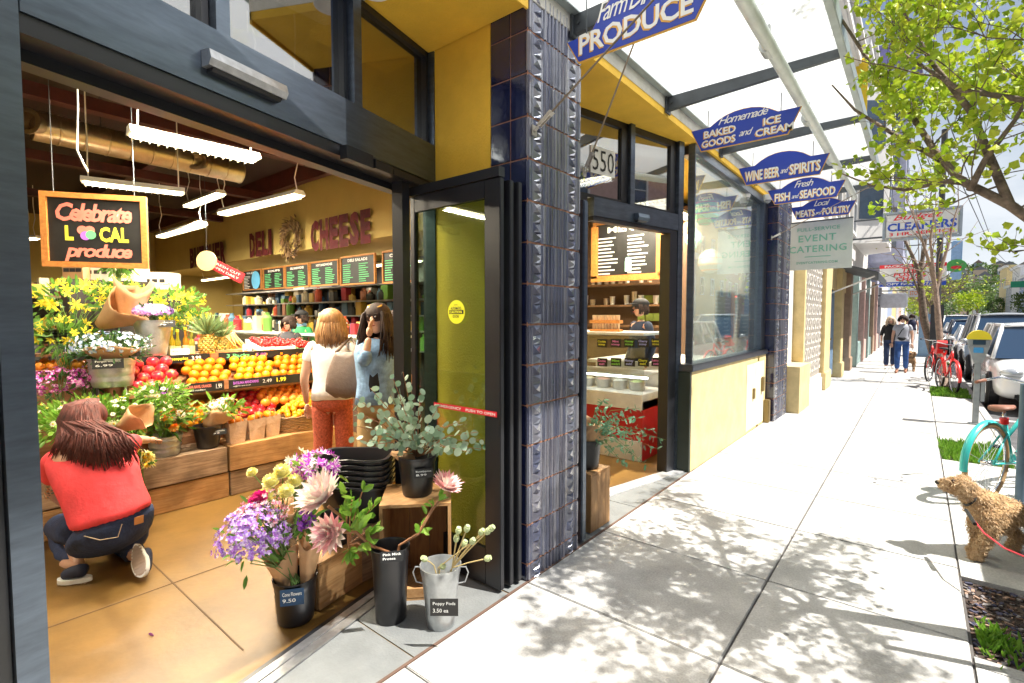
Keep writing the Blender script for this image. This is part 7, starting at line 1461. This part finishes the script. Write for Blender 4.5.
# cars
glassc = M('car_glass', (.02, .045, .09), .05, var=0, spec=1); blackp = M('car_trim', (.01, .01, .012), .5, var=0); headl = M('headlight', (.55, .58, .6), .08, var=0, metal=.6); tail = M('tail_lamp', (.5, .01, .01), .2, var=0)
def car(x, y, rz, paint, lab, kind='suv', group=None, name='parked_car', detail=True):
    t = thing(name, lab, 'car', (x, y, -.13), rz, group)      # local: +y is the front
    H = dict(suv=1.62, sedan=1.42, van=1.85)[kind]; L = dict(suv=4.5, sedan=4.5, van=4.8)[kind]; Wd = .9; bl = dict(suv=.98, sedan=.88, van=1.02)[kind]
    f, r_ = L/2, -L/2
    # lower body: stations along y with (half width, z low, z high, crown)
    hood = bl-.04; st_ = [(f, .58, .42, .60), (f-.05, .74, .30, .70), (f-.22, .84, .24, hood-.14), (f-.55, .885, .22, hood-.05), (f-1.05, .9, .22, bl), (f-1.6, .9, .22, bl+.02), (0, .91, .22, bl+.03), (r_+1.0, .9, .22, bl+.04), (r_+.4, .885, .24, bl+.03), (r_+.1, .84, .30, bl-.02), (r_, .72, .36, bl-.10)]
    N = 14; b = B()
    def ring(y, w, z0, z1):
        zm = (z0+z1)/2; h = (z1-z0)/2; o = []
        for k in range(N): a = 2*PI*(k+.5)/N; cx, sx = math.cos(a), math.sin(a); e = .35; o.append(V((math.copysign(abs(cx)**e, cx)*w*(1-.06*max(0, sx)), y, zm+math.copysign(abs(sx)**(e*1.1), sx)*h)))
        return o
    for y_, w, z0, z1 in st_: b.v += ring(y_, w, z0, z1)
    for i in range(len(st_)-1):
        for k in range(N): b.f.append((i*N+k, i*N+(k+1) % N, (i+1)*N+(k+1) % N, (i+1)*N+k))
    b.f.append(tuple(range(N))[::-1]); b.f.append(tuple((len(st_)-1)*N+k for k in range(N))); body = b.build('body', paint, t, False, smooth=2, sub=1)
    rf, rb, cf, cb = dict(suv=(.55, -1.85, 1.25, -2.15), sedan=(.35, -1.0, 1.15, -1.75), van=(1.0, -2.1, 1.75, -2.3))[kind]
    b = B(); z0 = bl-.03; zt = H-.04; wb, wt = .83, .64
    b.hexa([(-wb, cb, z0), (wb, cb, z0), (wb, cf, z0), (-wb, cf, z0), (-wt, rb, zt), (wt, rb, zt), (wt, rf, zt), (-wt, rf, zt)]); b.build('windows', glassc, t, False)
    b = B(); 
    ys_ = [rf+.08, rf-.05, (rf+rb)/2, rb+.05, rb-.1]; M_ = 7
    for j, y_ in enumerate(ys_):
        for k in range(M_): u = -1+2*k/(M_-1); e = [.0, .03, .05, .03, .0][j]; b.v.append(V((u*(wt+.035), y_, zt-.012+e*(1-u*u)+.02*(1-u*u))))
    for j in range(4):
        for k in range(M_-1): b.f.append((j*M_+k, j*M_+k+1, (j+1)*M_+k+1, (j+1)*M_+k))
    rfo = b.build('roof', paint, t, False, smooth=2); md = rfo.modifiers.new('s', 'SOLIDIFY'); md.thickness = .03
    for s in (-1, 1):
        b = B(); b.tube([(s*(wb+.012), cf+.02, z0+.0), (s*(wt+.02), rf+.02, zt)], .032, 6); b.tube([(s*(wb+.012), cb, z0), (s*(wt+.02), rb, zt)], .05, 6); ym = (rf+rb)/2; b.tube([(s*(wb+.01), (cf+cb)/2, z0), (s*(wt+.015), ym, zt)], .035, 6); b.tube([(s*(wt+.02), rf+.02, zt), (s*(wt+.02), rb, zt)], .03, 6)
        if kind != 'sedan': b.tube([(s*(wb+.01), cb+.8, z0), (s*(wt+.015), rb+.75, zt)], .03, 6)
        b.build('pillars', paint, t, False, smooth=2)
    for sx in (-1, 1):
        for yy in (f-.92, r_+.88):
            cc = V((sx*.86, yy, .33)); b = B(); b.lathe([(.2, -.1), (.30, -.1), (.33, -.07), (.33, .05), (.30, .08), (.22, .08)], cc, 26, (sx, 0, 0)); w = b.build('wheel', rub, t, False, smooth=True)
            b = B(); b.lathe([(.225, .06), (.215, .085), (.19, .06), (.05, .05), (.045, .09), (.001, .09)], cc, 20, (sx, 0, 0)); 
            for k in range(5): a = 2*PI*k/5; d = V((0, math.cos(a), math.sin(a))); b.obox(cc+X*sx*.075+d*.12, d*.09, d.cross(X)*.026, X*.012)
            b.build('rim', chrome, w, False)
            b = B(); b.lathe([(.37, -.06), (.37, .045)], cc, 26, (sx, 0, 0)); b.build('wheel_arch', blackp, t, False)
        b = B(); b.ball((sx*1.0, cf-.15, bl+.05), .095, 10, 7, (1, .6, .75)); b.tube([(sx*.86, cf-.12, bl-.01), (sx*.97, cf-.14, bl+.02)], .02, 6); b.build('mirror', paint, t, False, smooth=2)
        b = B(); b.ball((sx*.66, f-.10, hood-.20), .13, 12, 8, (1.25, .75, .62)); b.build('headlight', headl, t, False, smooth=2)
        b = B(); b.ball((sx*.6, f-.092, hood-.20), .05, 10, 7, (1, .9, 1)); b.ball((sx*.75, f-.13, hood-.20), .045, 10, 7, (1, .9, 1)); b.build('lamp_lens', M('lamp_lens', (.8, .8, .8), .05, var=0), t, False, smooth=2)
        b = B(); b.ball((sx*.74, r_+.08, bl-.16), .11, 10, 8, (1, .6, 1.3)); b.build('tail_light', tail, t, False, smooth=2)
    b = B(); b.bev((-.42, f-.06, hood-.27), (.42, f+.015, hood-.13), .02); b.build('grille', blackp, t, False)
    b = B(); b.bev((-.42, f+.012, hood-.205), (.42, f+.022, hood-.19), .004); b.build('grille_bar', chrome, t, False)
    b = B(); b.bev((-.62, f-.12, .27), (.62, f-.005, .40), .03); b.bev((-.75, r_-.0, .33), (.75, r_+.1, .42), .02); b.build('bumper_intake', blackp, t, False)
    b = B(); b.bev((-.17, f-.0, .44), (.17, f+.02, .53), .004); b.bev((-.17, r_-.02, .55), (.17, r_, .64), .004); b.build('licence_plate', M('plate_white', (.6, .62, .66), .5, var=0), t, False)
    return t
cw = M('car_white', (.72, .73, .74), .25, var=0, coat=.8); cs = M('car_silver', (.42, .44, .46), .3, metal=.5, var=0, coat=.8); cg = M('car_grey', (.13, .14, .16), .3, metal=.4, var=0, coat=.8); cbk = M('car_navy', (.02, .03, .06), .3, var=0, coat=.8); crd = M('car_red', (.4, .02, .03), .3, var=0, coat=.8)
grp = 'cars parked along the kerb'
car(1.98, 14.6, PI, cw, 'white suv parked nearest in view, front towards the camera', 'suv', grp)
car(2.0, 20.3, PI, cs, 'silver minivan parked right behind the white suv', 'van', grp)
car(2.0, 26.2, PI, cw, 'white sedan parked third along the kerb', 'sedan', grp); car(2.0, 32.0, PI, cbk, 'navy car parked fourth along the kerb', 'suv', grp); car(2.0, 38.2, PI, cs, 'silver car parked fifth along the kerb', 'sedan', grp)
for k, (y, p, kd) in enumerate(((44, cw, 'van'), (50, cg, 'suv'), (56, crd, 'sedan'), (62, cw, 'suv'), (68, cs, 'van'), (74, cw, 'sedan'), (80, cg, 'suv'))): car(2.0, y, PI, p, 'far parked car, %s of the distant row along the kerb' % ['first', 'second', 'third', 'fourth', 'fifth', 'sixth', 'seventh'][k], kd, grp)
car(1.98, 3.2, PI, cs, 'unseen silver van added to shade the bed beside the nearest tree', 'van', grp)  # out-of-frame vehicle added to cast shade over the kerbside bed
for k, (x, y, p, kd, rz) in enumerate(((8.8, 46, cw, 'suv', 0), (8.8, 70, cs, 'sedan', 0), (5.4, 58, cg, 'van', PI), (5.4, 90, cw, 'sedan', PI), (8.8, 100, crd, 'suv', 0))): car(x, y, rz, p, ['white suv driving away in the middle distance', 'silver sedan driving away far down the road', 'grey van coming towards the camera', 'white sedan far off coming towards the camera', 'red suv driving away at the far end of the road'][k], kd, None, 'moving_car')
for k in range(14): car(12.4, 38+k*6.2, 0, [cw, cs, cg, crd, cbk][k % 5], 'parked car number %d counted away from the camera along the opposite kerb' % (k+1), ['suv', 'sedan', 'van'][k % 3], 'cars parked along the opposite kerb')
# ================================================================ buildings
stucco = M('white_stucco', (.66, .64, .60), .85, var=.07, scale=3); winm = M('window_dark', (.06, .09, .13), .08, var=.3, scale=1, spec=.9); trimw = M('white_trim', (.75, .74, .72), .6, var=.04)
def bld(lab, x0, x1, y0, y1, H, wall, floors, cols, side=1, name='town_house', trim=None, ground=.0, cornice=True, bays=False, winw=.9, gf=3.4, pitched=False, group=None):
    """a house along the street; side=1: street front faces +x"""
    t = thing(name, lab, 'building', ((x0+x1)/2, (y0+y1)/2, 0), group=group); trim = trim or trimw; xf = x1 if side > 0 else x0; s = side
    b = B(); b.box((x0, y0+.01, 0), (x1, y1-.01, H)); b.build('wall', wall, t)
    if cornice: b = B(); b.bev((xf-.3*s, y0, H-.5), (xf+.45*s, y1, H-.15), .05); b.bev((xf-.3*s, y0, H-.15), (xf+.55*s, y1, H), .03); b.build('cornice', trim, t)
    w = (y1-y0)/cols
    for fl_ in range(floors):
        z = gf+.7+fl_*(H-gf-.6)/floors; hh_ = min(1.7, (H-gf-.6)/floors*.62)
        for c in range(cols):
            yc = y0+w*(c+.5); wn = B(); out = .0
            wn.box((xf+.005*s, yc-winw/2, z), (xf+.03*s, yc+winw/2, z+hh_)); o = wn.build('window', winm, t)
            fb = B()
            for q in ((yc-winw/2-.1, yc-winw/2, z-.1, z+hh_+.14), (yc+winw/2, yc+winw/2+.1, z-.1, z+hh_+.14), (yc-winw/2, yc+winw/2, z+hh_, z+hh_+.14), (yc-winw/2-.16, yc+winw/2+.16, z-.2, z-.1), (yc-winw/2, yc+winw/2, z+hh_*.5-.02, z+hh_*.5+.02)): fb.box((xf+.004*s, q[0], q[2]), (xf+(.09)*s, q[1], q[3]))
            fb.build('frame', trim, o)
    return t
pinkb = M('pink_stucco', (.58, .38, .33), .85); tealb = M('teal_wood', (.26, .36, .34), .7); blued = M('blue_door', (.16, .27, .42), .5, var=.06); brownp = M('brown_wood', (.36, .25, .17), .7); bluebld = M('blue_stucco', (.30, .36, .50), .85, var=.06); greyb = M('grey_stucco', (.42, .42, .44), .85)
h1 = bld('cream and white corner house right after the navy tiled pillar', -9, -1.80, 9.42, 18.6, 8.6, stucco, 2, 5, gf=3.6)
b = B(); b.box((-1.8, 9.43, 0), (-1.5, 10.45, .78)); b.box((-1.8, 10.46, 0), (-1.62, 10.6, 3.2)); b.build('low_wall', cream, h1)
gate = thing('ornate_gate', 'white ornate iron gate between the low yellow wall and the cream pilaster', 'gate', (-1.68, 11.6, 0)); b = B()
for k in range(22): y = 10.66+k*.096; b.tube([(-1.66, y, .35), (-1.66, y, 2.95)], .012, 5)
for k in range(9):
    for j in range(8):
        c = V((-1.66, 10.78+k*.24, .6+j*.29)); b.tube([c+V((0, math.cos(a)*.09, math.sin(a)*.11)) for a in [2*PI*i/10 for i in range(10)]], .011, 4, closed=True)
b.box((-1.70, 10.62, 2.95), (-1.62, 12.75, 3.05)); b.box((-1.70, 10.62, .3), (-1.62, 12.75, .38)); b.build('ironwork', M('gate_white', (.72, .68, .62), .6), gate, smooth=False); b = B(); b.box((-1.72, 10.62, 0), (-1.60, 12.75, .295)); b.build('plinth', trimw, gate)
b = B(); b.box((-1.795, 10.62, .3), (-1.76, 12.75, 2.95)); b.build('gate_recess', M('recess_brown', (.3, .2, .13), .8), h1)
for i, (y0, y1, m, z1) in enumerate(((12.8, 13.7, cream, 3.3), (15.75, 16.3, cream, 3.2), (17.9, 18.5, brownp, 3.0))): b = B(); b.bev((-1.8, y0, 0), (-1.58, y1, z1), .02); b.bev((-1.8, y0-.03, 0), (-1.54, y1+.03, .4), .02); b.build('pilaster', m, h1)
for i, (y0, y1) in enumerate(((13.75, 15.7), (16.35, 17.85))):
    b = B(); b.bev((-1.8, y0, .08), (-1.74, y1, 2.3), .01); o = b.build('door', blued, h1); b = B()
    for k in range(2):
        for j in range(3): w = (y1-y0)/2; b.bev((-1.742, y0+w*k+.1, .25+j*.68), (-1.73, y0+w*(k+1)-.1, .8+j*.68), .01)
    b.build('door_panel', blued, o); b = B(); b.ball((-1.71, (y0+y1)/2+.08, 1.05), .03, 8, 6); b.build('handle', MATS['rusty_brass'], o); b = B(); b.box((-1.8, y0-.05, 2.31), (-1.7, y1+.05, 3.0)); b.build('transom', cream, h1)
b = B(); b.box((-1.8, 12.75, 3.31), (-1.55, 18.5, 3.6)); b.build('string_course', trimw, h1)
t = thing('dark_awning', 'dark corrugated metal awning jutting over the sidewalk past the blue doors', 'awning', (-1.3, 16.5, 2.6)); b = B()
b.hexa([(-1.78, 14.9, 2.95), (-.78, 14.9, 2.62), (-.78, 18.6, 2.62), (-1.78, 18.6, 2.95), (-1.78, 14.9, 3.0), (-.78, 14.9, 2.67), (-.78, 18.6, 2.67), (-1.78, 18.6, 3.0)]); b.build('canopy', M('awning_grey', (.07, .08, .09), .6), t); b = B()
for k in range(26): y = 14.95+k*.143; b.tube([(-1.75, y, 3.0), (-.79, y, 2.685)], .02, 4)
b.build('ribs', M('awning_grey'), t); b = B(); b.box((-.80, 14.88, 2.5), (-.77, 18.62, 2.68)); b.build('fascia', M('awning_grey'), t); b = B(); b.tube([(-1.78, 15, 2.2), (-.85, 15, 2.6)], .02, 6); b.tube([(-1.78, 18.4, 2.2), (-.85, 18.4, 2.6)], .02, 6); b.build('bracket', trimw, t)
h2 = bld('white house with projecting bay window after the dark awning', -10, -1.80, 18.62, 27, 10.2, stucco, 2, 3, gf=3.8)
b = B(); b.hexa([(-1.8, 20.5, 4.1), (-.9, 21.2, 4.1), (-.9, 24.2, 4.1), (-1.8, 24.9, 4.1), (-1.8, 20.5, 9.2), (-.9, 21.2, 9.2), (-.9, 24.2, 9.2), (-1.8, 24.9, 9.2)]); b.build('bay', trimw, h2)
for z in (4.9, 7.3):
    for yy in (21.5, 22.9):
        b = B(); b.box((-.9, yy, z), (-.87, yy+1.0, z+1.5)); b.build('window', winm, h2)
    b = B(); n = V((-.7, -.9, 0)); b.hexa([(-1.66, 20.59, z), (-1.05, 21.06, z), (-1.03, 21.04, z), (-1.64, 20.57, z), (-1.66, 20.59, z+1.5), (-1.05, 21.06, z+1.5), (-1.03, 21.04, z+1.5), (-1.64, 20.57, z+1.5)]); b.build('window', winm, h2)
h3 = bld('tall pale lilac grey building with a violet cornice above the cleaners sign', -11, -1.80, 27.02, 37, 13.2, M('lilac_stucco', (.42, .44, .58), .85), 3, 4, trim=M('violet_trim', (.22, .2, .42), .6), gf=3.8)
b = B(); b.box((-1.8, 27.3, 4), (-.6, 34, 12.3)); b.build('bay', M('lilac_stucco'), h3); b = B(); b.bev((-1.9, 27.1, 12.3), (-.2, 34.3, 12.9), .1); b.build('bay_cornice', M('violet_trim'), h3)
for z in (4.6, 7.3, 10):
    for yy in (28, 30, 32): b = B(); b.box((-.6, yy, z), (-.57, yy+1.1, z+1.7)); b.build('window', winm, h3)
    b = B(); b.box((-1.5, 27.27, z), (-.85, 27.299, z+1.7)); b.build('window', winm, h3)
sy = 19.3
for i, (w, m, m2) in enumerate(((2.4, tealb, winm), (2.2, pinkb, M('red_poster', (.5, .05, .05), .6)), (2.6, tealb, winm), (2.2, brownp, winm), (3, pinkb, winm), (3, greyb, winm))):
    t = thing('small_shop', ['teal framed shop front just past the dark awning', 'pink tiled shop front with red posters in its window', 'second teal shop front, after the pink one', 'brown shop front near the walkers', 'pink shop front behind the walkers', 'grey shop front farthest along the row'][i], 'shop', (-1.7, sy, 0))
    b = B(); b.bev((-1.8, sy, 0), (-1.5, sy+.3, 3.1), .02); b.build('pier', m, t); b = B(); b.bev((-1.8, sy+.31, 0), (-1.56, sy+w-.05, .75), .02); b.build('stall_riser', m, t); b = B(); b.box((-1.78, sy+.32, .76), (-1.7, sy+w-.06, 2.5)); b.build('window', m2, t); b = B(); b.box((-1.8, sy+.31, 2.55), (-1.6, sy+w-.05, 3.1)); b.build('fascia', trimw, t); sy += w
y = 37.05
for k in range(9):
    L = [9, 8, 10, 9, 12, 10, 12, 14, 16][k]; bld('%s left hand building counted on from the lilac grey one' % ['first', 'second', 'third', 'fourth', 'fifth', 'sixth', 'seventh', 'eighth', 'ninth'][k], -12, -1.80, y, y+L, [9, 11, 8, 10, 9, 12, 8.5, 10, 9][k], [stucco, bluebld, cream, greyb, pinkb][k % 5], 2, 4, gf=3.6, group='buildings beyond the lilac grey house'); y += L+.05
# shop signs hung over the sidewalk
def board(lab, x0, x1, y, z0, z1, m, rows, frame=None, round_=.05, name='shop_sign', th=.12):
    t = thing(name, lab, 'sign', ((x0+x1)/2, y, z0)); b = B(); b.bev((x0, y, z0), (x1, y+th, z1), round_); b.build('board', m, t)
    if frame:
        b = B(); e = .05
        for q in ((x0-e, z0-e, x1+e, z0+e*.4), (x0-e, z1-e*.4, x1+e, z1+e), (x0-e, z0+e*.4+.001, x0+e*.4, z1-e*.4-.001), (x1-e*.4, z0+e*.4+.001, x1+e, z1-e*.4-.001)): b.bev((q[0], y-.02, q[1]), (q[2], y+th+.02, q[3]), .01)
        b.build('frame', frame, t)
    b = B(); b.tube([(x0, y+th/2, z1-.1), (-1.8, y+th/2, z1-.1)], .03, 6); b.tube([(x0, y+th/2, z0+.1), (-1.8, y+th/2, z0+.1)], .03, 6); b.build('bracket', dk, t)
    w, h = x1-x0, z1-z0
    for r in rows:
        s, mm, a, c, ww, hh_, kw = r; text(s, mm, V((x0+w*a, y-.004, z0+h*c)), X, Z, w*ww, h*hh_, t, **kw)
    return t
bl_ink = M('sign_blue_ink', (.02, .08, .5), .6, var=0); rd_ink = M('sign_red_ink', (.75, .03, .04), .6, var=0); sg = M('sign_panel', (.74, .74, .72), .5, var=.02)
q = [Py(u, v, 20) for u, v in ((884, 240), (961, 207))]
board('white framed shop sign reading Budget Cleaners 3 hour service over the sidewalk', q[0].x, q[1].x, 20, q[0].z, q[1].z, sg, [('CLEANERS', bl_ink, .04, .30, .92, .32, dict(bold=.03)), ('Budget', rd_ink, .12, .66, .66, .28, dict(shear=.4, bold=.01)), ('3 HR. SERVICE', rd_ink, .07, .12, .86, .13, dict(bold=.02))], M('sign_frame', (.35, .4, .45), .4, metal=.5))
q = [Py(u, v, 26.5) for u, v in ((879, 287), (947, 262))]; w = q[1].x-q[0].x; h = q[1].z-q[0].z
t = board('white mail shop sign reading The Postal Chase with red and blue bands', q[0].x, q[1].x, 26.5, q[0].z, q[1].z, sg, [('THE\nPOSTAL\nCHASE', rd_ink, .22, .24, .5, .58, dict(bold=.03, lines=.8, shear=.15))], None)
b = B(); b.box((q[0].x, 26.49, q[1].z-h*.16), (q[1].x, 26.498, q[1].z)); b.build('red_band', rd_ink, t); b = B(); b.box((q[0].x, 26.49, q[0].z), (q[1].x, 26.498, q[0].z+h*.2)); b.build('blue_band', bl_ink, t)
text('PACKING SHIPPING', paint_w, V((q[0].x+w*.08, 26.48, q[1].z-h*.13)), X, Z, w*.85, h*.1, t, bold=.03); text('COPY FAX NOTARY', paint_w, V((q[0].x+w*.05, 26.48, q[0].z+h*.05)), X, Z, w*.9, h*.11, t, bold=.03)
q = [Py(u, v, 30) for u, v in ((880, 308), (908, 293))]; board('pale grey hanging sign below the mail shop sign', q[0].x, q[1].x, 30, q[0].z, q[1].z, M('sign_pale', (.62, .64, .68), .6), [])
q = [Py(u, v, 33) for u, v in ((908, 297), (924, 288))]; board('small white sign with orange lettering below the mail shop sign', q[0].x, q[1].x, 33, q[0].z, q[1].z, sg, [('STORE', M('ink_orange', (.8, .25, .05), .6, var=0), .1, .2, .8, .5, dict(bold=.02))])
q = [Py(u, v, 38) for u, v in ((950, 280), (963, 240))]; t = board('colourful hanging sign of blue and green at the right of the cleaners sign', q[0].x, q[1].x, 38, q[0].z, q[1].z, M('sign_sky', (.35, .55, .75), .6), []); b = B(); b.ball(((q[0].x+q[1].x)/2, 37.98, q[0].z+.8), .45, 14, 8, (1, .05, .8)); b.build('painted_hill', M('paint_green', (.1, .45, .1), .7), t); b = B(); b.ball(((q[0].x+q[1].x)/2, 37.93, q[0].z+.7), .2, 10, 6, (1.2, .05, .5)); b.build('painted_flower', rd_ink, t)
b = B(); b.prism([(0, 0), (1.1, -.55), (1.1, -.75), (0, -.75)], (-1.8, 33, 3.0), X, Z, Y*3); quickthing(b, 'tan_awning', M('awning_tan', (.48, .33, .18), .8), 'tan cloth awning over the last shop front behind the walkers', 'awning')
b = B(); b.box((-1.62, 15.98, 6.3), (-1.2, 16, 8.2)); b.tube([(-1.8, 16, 8.25), (-1.15, 16, 8.25)], .03, 6); quickthing(b, 'yellow_banner', M('banner_yellow', (.85, .6, .03), .7, var=.05), 'yellow hanging banner high on the white house beyond the canopy', 'banner')
# opposite side
y = -30
for k in range(19):
    L = [11, 9, 13, 10][k % 4]; H = [9.5, 12, 8.5, 13.5, 10.5][k % 5]
    bld('%s %s building along the opposite side of the street' % (['first', 'second', 'third', 'fourth'][k//5], ['blue', 'white', 'grey', 'cream', 'pink'][k % 5]), 15.6, 26, y, y+L, H, [bluebld, stucco, greyb, cream, pinkb][k % 5], 2, 3, side=-1, gf=3.6, group='buildings along the opposite side'); y += L+.05
b = B(); b.box((13.6, -40, -.13), (15.6, 420, 0)); tag(b.build('far_sidewalk', conc_b), kind='structure')
# traffic light, green street sign, flag, overhead wires
def tlight(x, y, lab, flip=1):
    t = thing('traffic_light', lab, 'traffic light', (x, y, 0)); b = B(); b.tube([(x, y, 0), (x, y, 4.2)], .08, 8); b.build('pole', gm, t); b = B(); b.bev((x-.18, y-.15, 3.2), (x+.18, y+.15, 4.3), .03); b.build('housing', M('signal_dark', (.04, .06, .03), .6), t)
    for k, (c_, e) in enumerate((((.9, .04, .02), 2.0), ((.3, .2, .02), 0), ((.02, .2, .08), 0))): b = B(); b.lathe([(.11, 0), (.09, .04)], (x, y-.155, 4.08-k*.33), 14, (0, -1, 0)); b.build('lens', M('signal%d' % k, c_, .3, var=0, emit=e), t)
tlight(1.0, 92, 'far traffic light showing red at the left kerb'); tlight(13.9, 66, 'traffic light showing red at the opposite kerb')
b = B(); b.tube([(11.5, 90, 0), (11.5, 90, 6.6)], .09, 8); t = quickthing(b, 'sign_post', gm, 'tall post carrying the green street name sign', 'post'); b = B(); b.box((9.0, 89.9, 5.3), (14.0, 89.95, 6.1)); quickthing(b, 'street_name_sign', M('sign_green', (.02, .32, .16), .5), 'green street name sign far down the road', 'sign')
for i, z in enumerate((7.6, 8.1)): b = B(); b.tube([V((.46, 21.05, z-.6+.5*i)), V((5, 60, z-.9)), V((14, 130, z+1.2))], .02, 4); quickthing(b, 'overhead_wire', dk, ['lower overhead wire crossing the street', 'upper overhead wire crossing the street'][i], 'wire')
# ---------------------------------------------------------------- hill with houses and trees
def hz_(x, y):
    d = max(0, y-330); return 66*(1-math.exp(-(d/220)**1.5))*(.55+.45*math.exp(-((x-330)/260)**2))*(1+.14*math.sin(x*.021)+.1*math.sin(x*.05+1)) * (1 if y < 900 else 1)
b = B(); nx, ny = 70, 34
for j in range(ny):
    for i in range(nx): x = -500+i*26; y = 320+j*22; b.v.append(V((x, y, hz_(x, y)+noise.noise(V((x*.02, y*.02, 0)))*4-1)))
for j in range(ny-1):
    for i in range(nx-1): b.f.append((j*nx+i, j*nx+i+1, (j+1)*nx+i+1, (j+1)*nx+i))
tag(b.build('hill', M('hill_green', (.13, .17, .08), .95, var=.5, scale=.03), smooth=2), kind='structure')
hcols = [(.55, .52, .48), (.42, .46, .55), (.6, .45, .36), (.5, .5, .52), (.62, .58, .44), (.36, .42, .40)]
cnt = 0
for j in range(11):
    for i in range(11):
        if cnt >= 110: break
        y = 345+j*34+U_(-8, 8); x = (y*.0+y*(-.02+.27*(i+U_(.2, .8))/11)); z = hz_(x, y); w, d, h = U_(5, 9), U_(6, 9), U_(6, 11)
        if rnd.random() < .16: continue
        far = thing('hill_house', 'house on the distant hill, terrace %d from the street, %d from the left' % (j+1, i+1), 'house', (x, y, z), group='houses on the distant hill'); m = M('hh%d' % (cnt % 6), hcols[cnt % 6], .85, var=.05)
        b = B(); b.box((x-w/2, y-d/2, z-4), (x+w/2, y+d/2, z+h)); b.build('wall', m, far)
        b = B(); b.prism([(-w/2-.4, 0), (w/2+.4, 0), (0, h*.28)], (x, y-d/2-.3, z+h+.01), X, Z, Y*(d+.6)); b.build('roof', M('hroof%d' % (cnt % 2), [(.2, .2, .23), (.3, .2, .17)][cnt % 2], .8), far)
        b = B(); n_ = 0
        for fl_ in range(int(h/3)):
            for c_ in range(3): b.box((x-w/2+w*(c_+.3)/3, y-d/2-.05, z+.9+fl_*3), (x-w/2+w*(c_+.75)/3, y-d/2-.001, z+2.4+fl_*3))
        b.build('window', winm, far); cnt += 1
lfh = leafmat('leaf_hill', (.07, .13, .03), (.17, .26, .06), .2)
for k in range(46):
    y = 290+U_(0, 430); x = y*U_(-.03, .27); z = hz_(x, y); s = U_(4, 8); t = thing('hill_tree', 'rounded tree among the hill houses', 'tree', (x, y, z), group='trees on the distant hill'); b = B(); b.tube([(x, y, z-2), (x, y, z+s*.6)], s*.07, 6); b.build('trunk', bark, t); b = B()
    for i in range(300): p, d = inell((x, y, z+s), (s*.7, s*.7, s*.6), .5); p += noise.noise_vector(p*.3)*s*.2; b.leaf(p, d+rdir(), s*.2, s*.14)
    b.build('crown', lfh, t)
for k, (y, x, s) in enumerate(((105, .2, 2.4), (128, 15.0, 2.6), (135, 1, 3.2), (165, 14.6, 2.6), (170, 3, 5), (195, 13, 5), (220, 5, 6), (160, 9, 3.5), (240, 20, 7), (250, 33, 7))):
    t = thing('bushy_tree', ['round street tree at the end of the left kerb', 'first round tree along the opposite kerb', 'second round tree beyond the left kerb end', 'second round tree along the opposite kerb', 'third round tree beyond the left kerb end', 'round tree near the foot of the hill on the right', 'round tree near the foot of the hill on the left', 'small round tree in the middle of the far street', 'large round tree below the hill at the right', 'largest round tree below the hill, farthest right'][k], 'tree', (x, y, 0)); b = B(); b.tube([(x, y, 0), (x, y, s)], .2, 8); b.build('trunk', bark, t); b = B()
    for i in range(900): p, d = inell((x, y, s*1.5), (s*.8, s*.8, s*.75), .4); p += noise.noise_vector(p*.5)*s*.25; b.leaf(p, d+rdir(), s*.13, s*.09)
    b.build('crown', lf_tree if k in (0, 2, 7) else lfh, t)
bpy.data.scenes.remove(TMP)
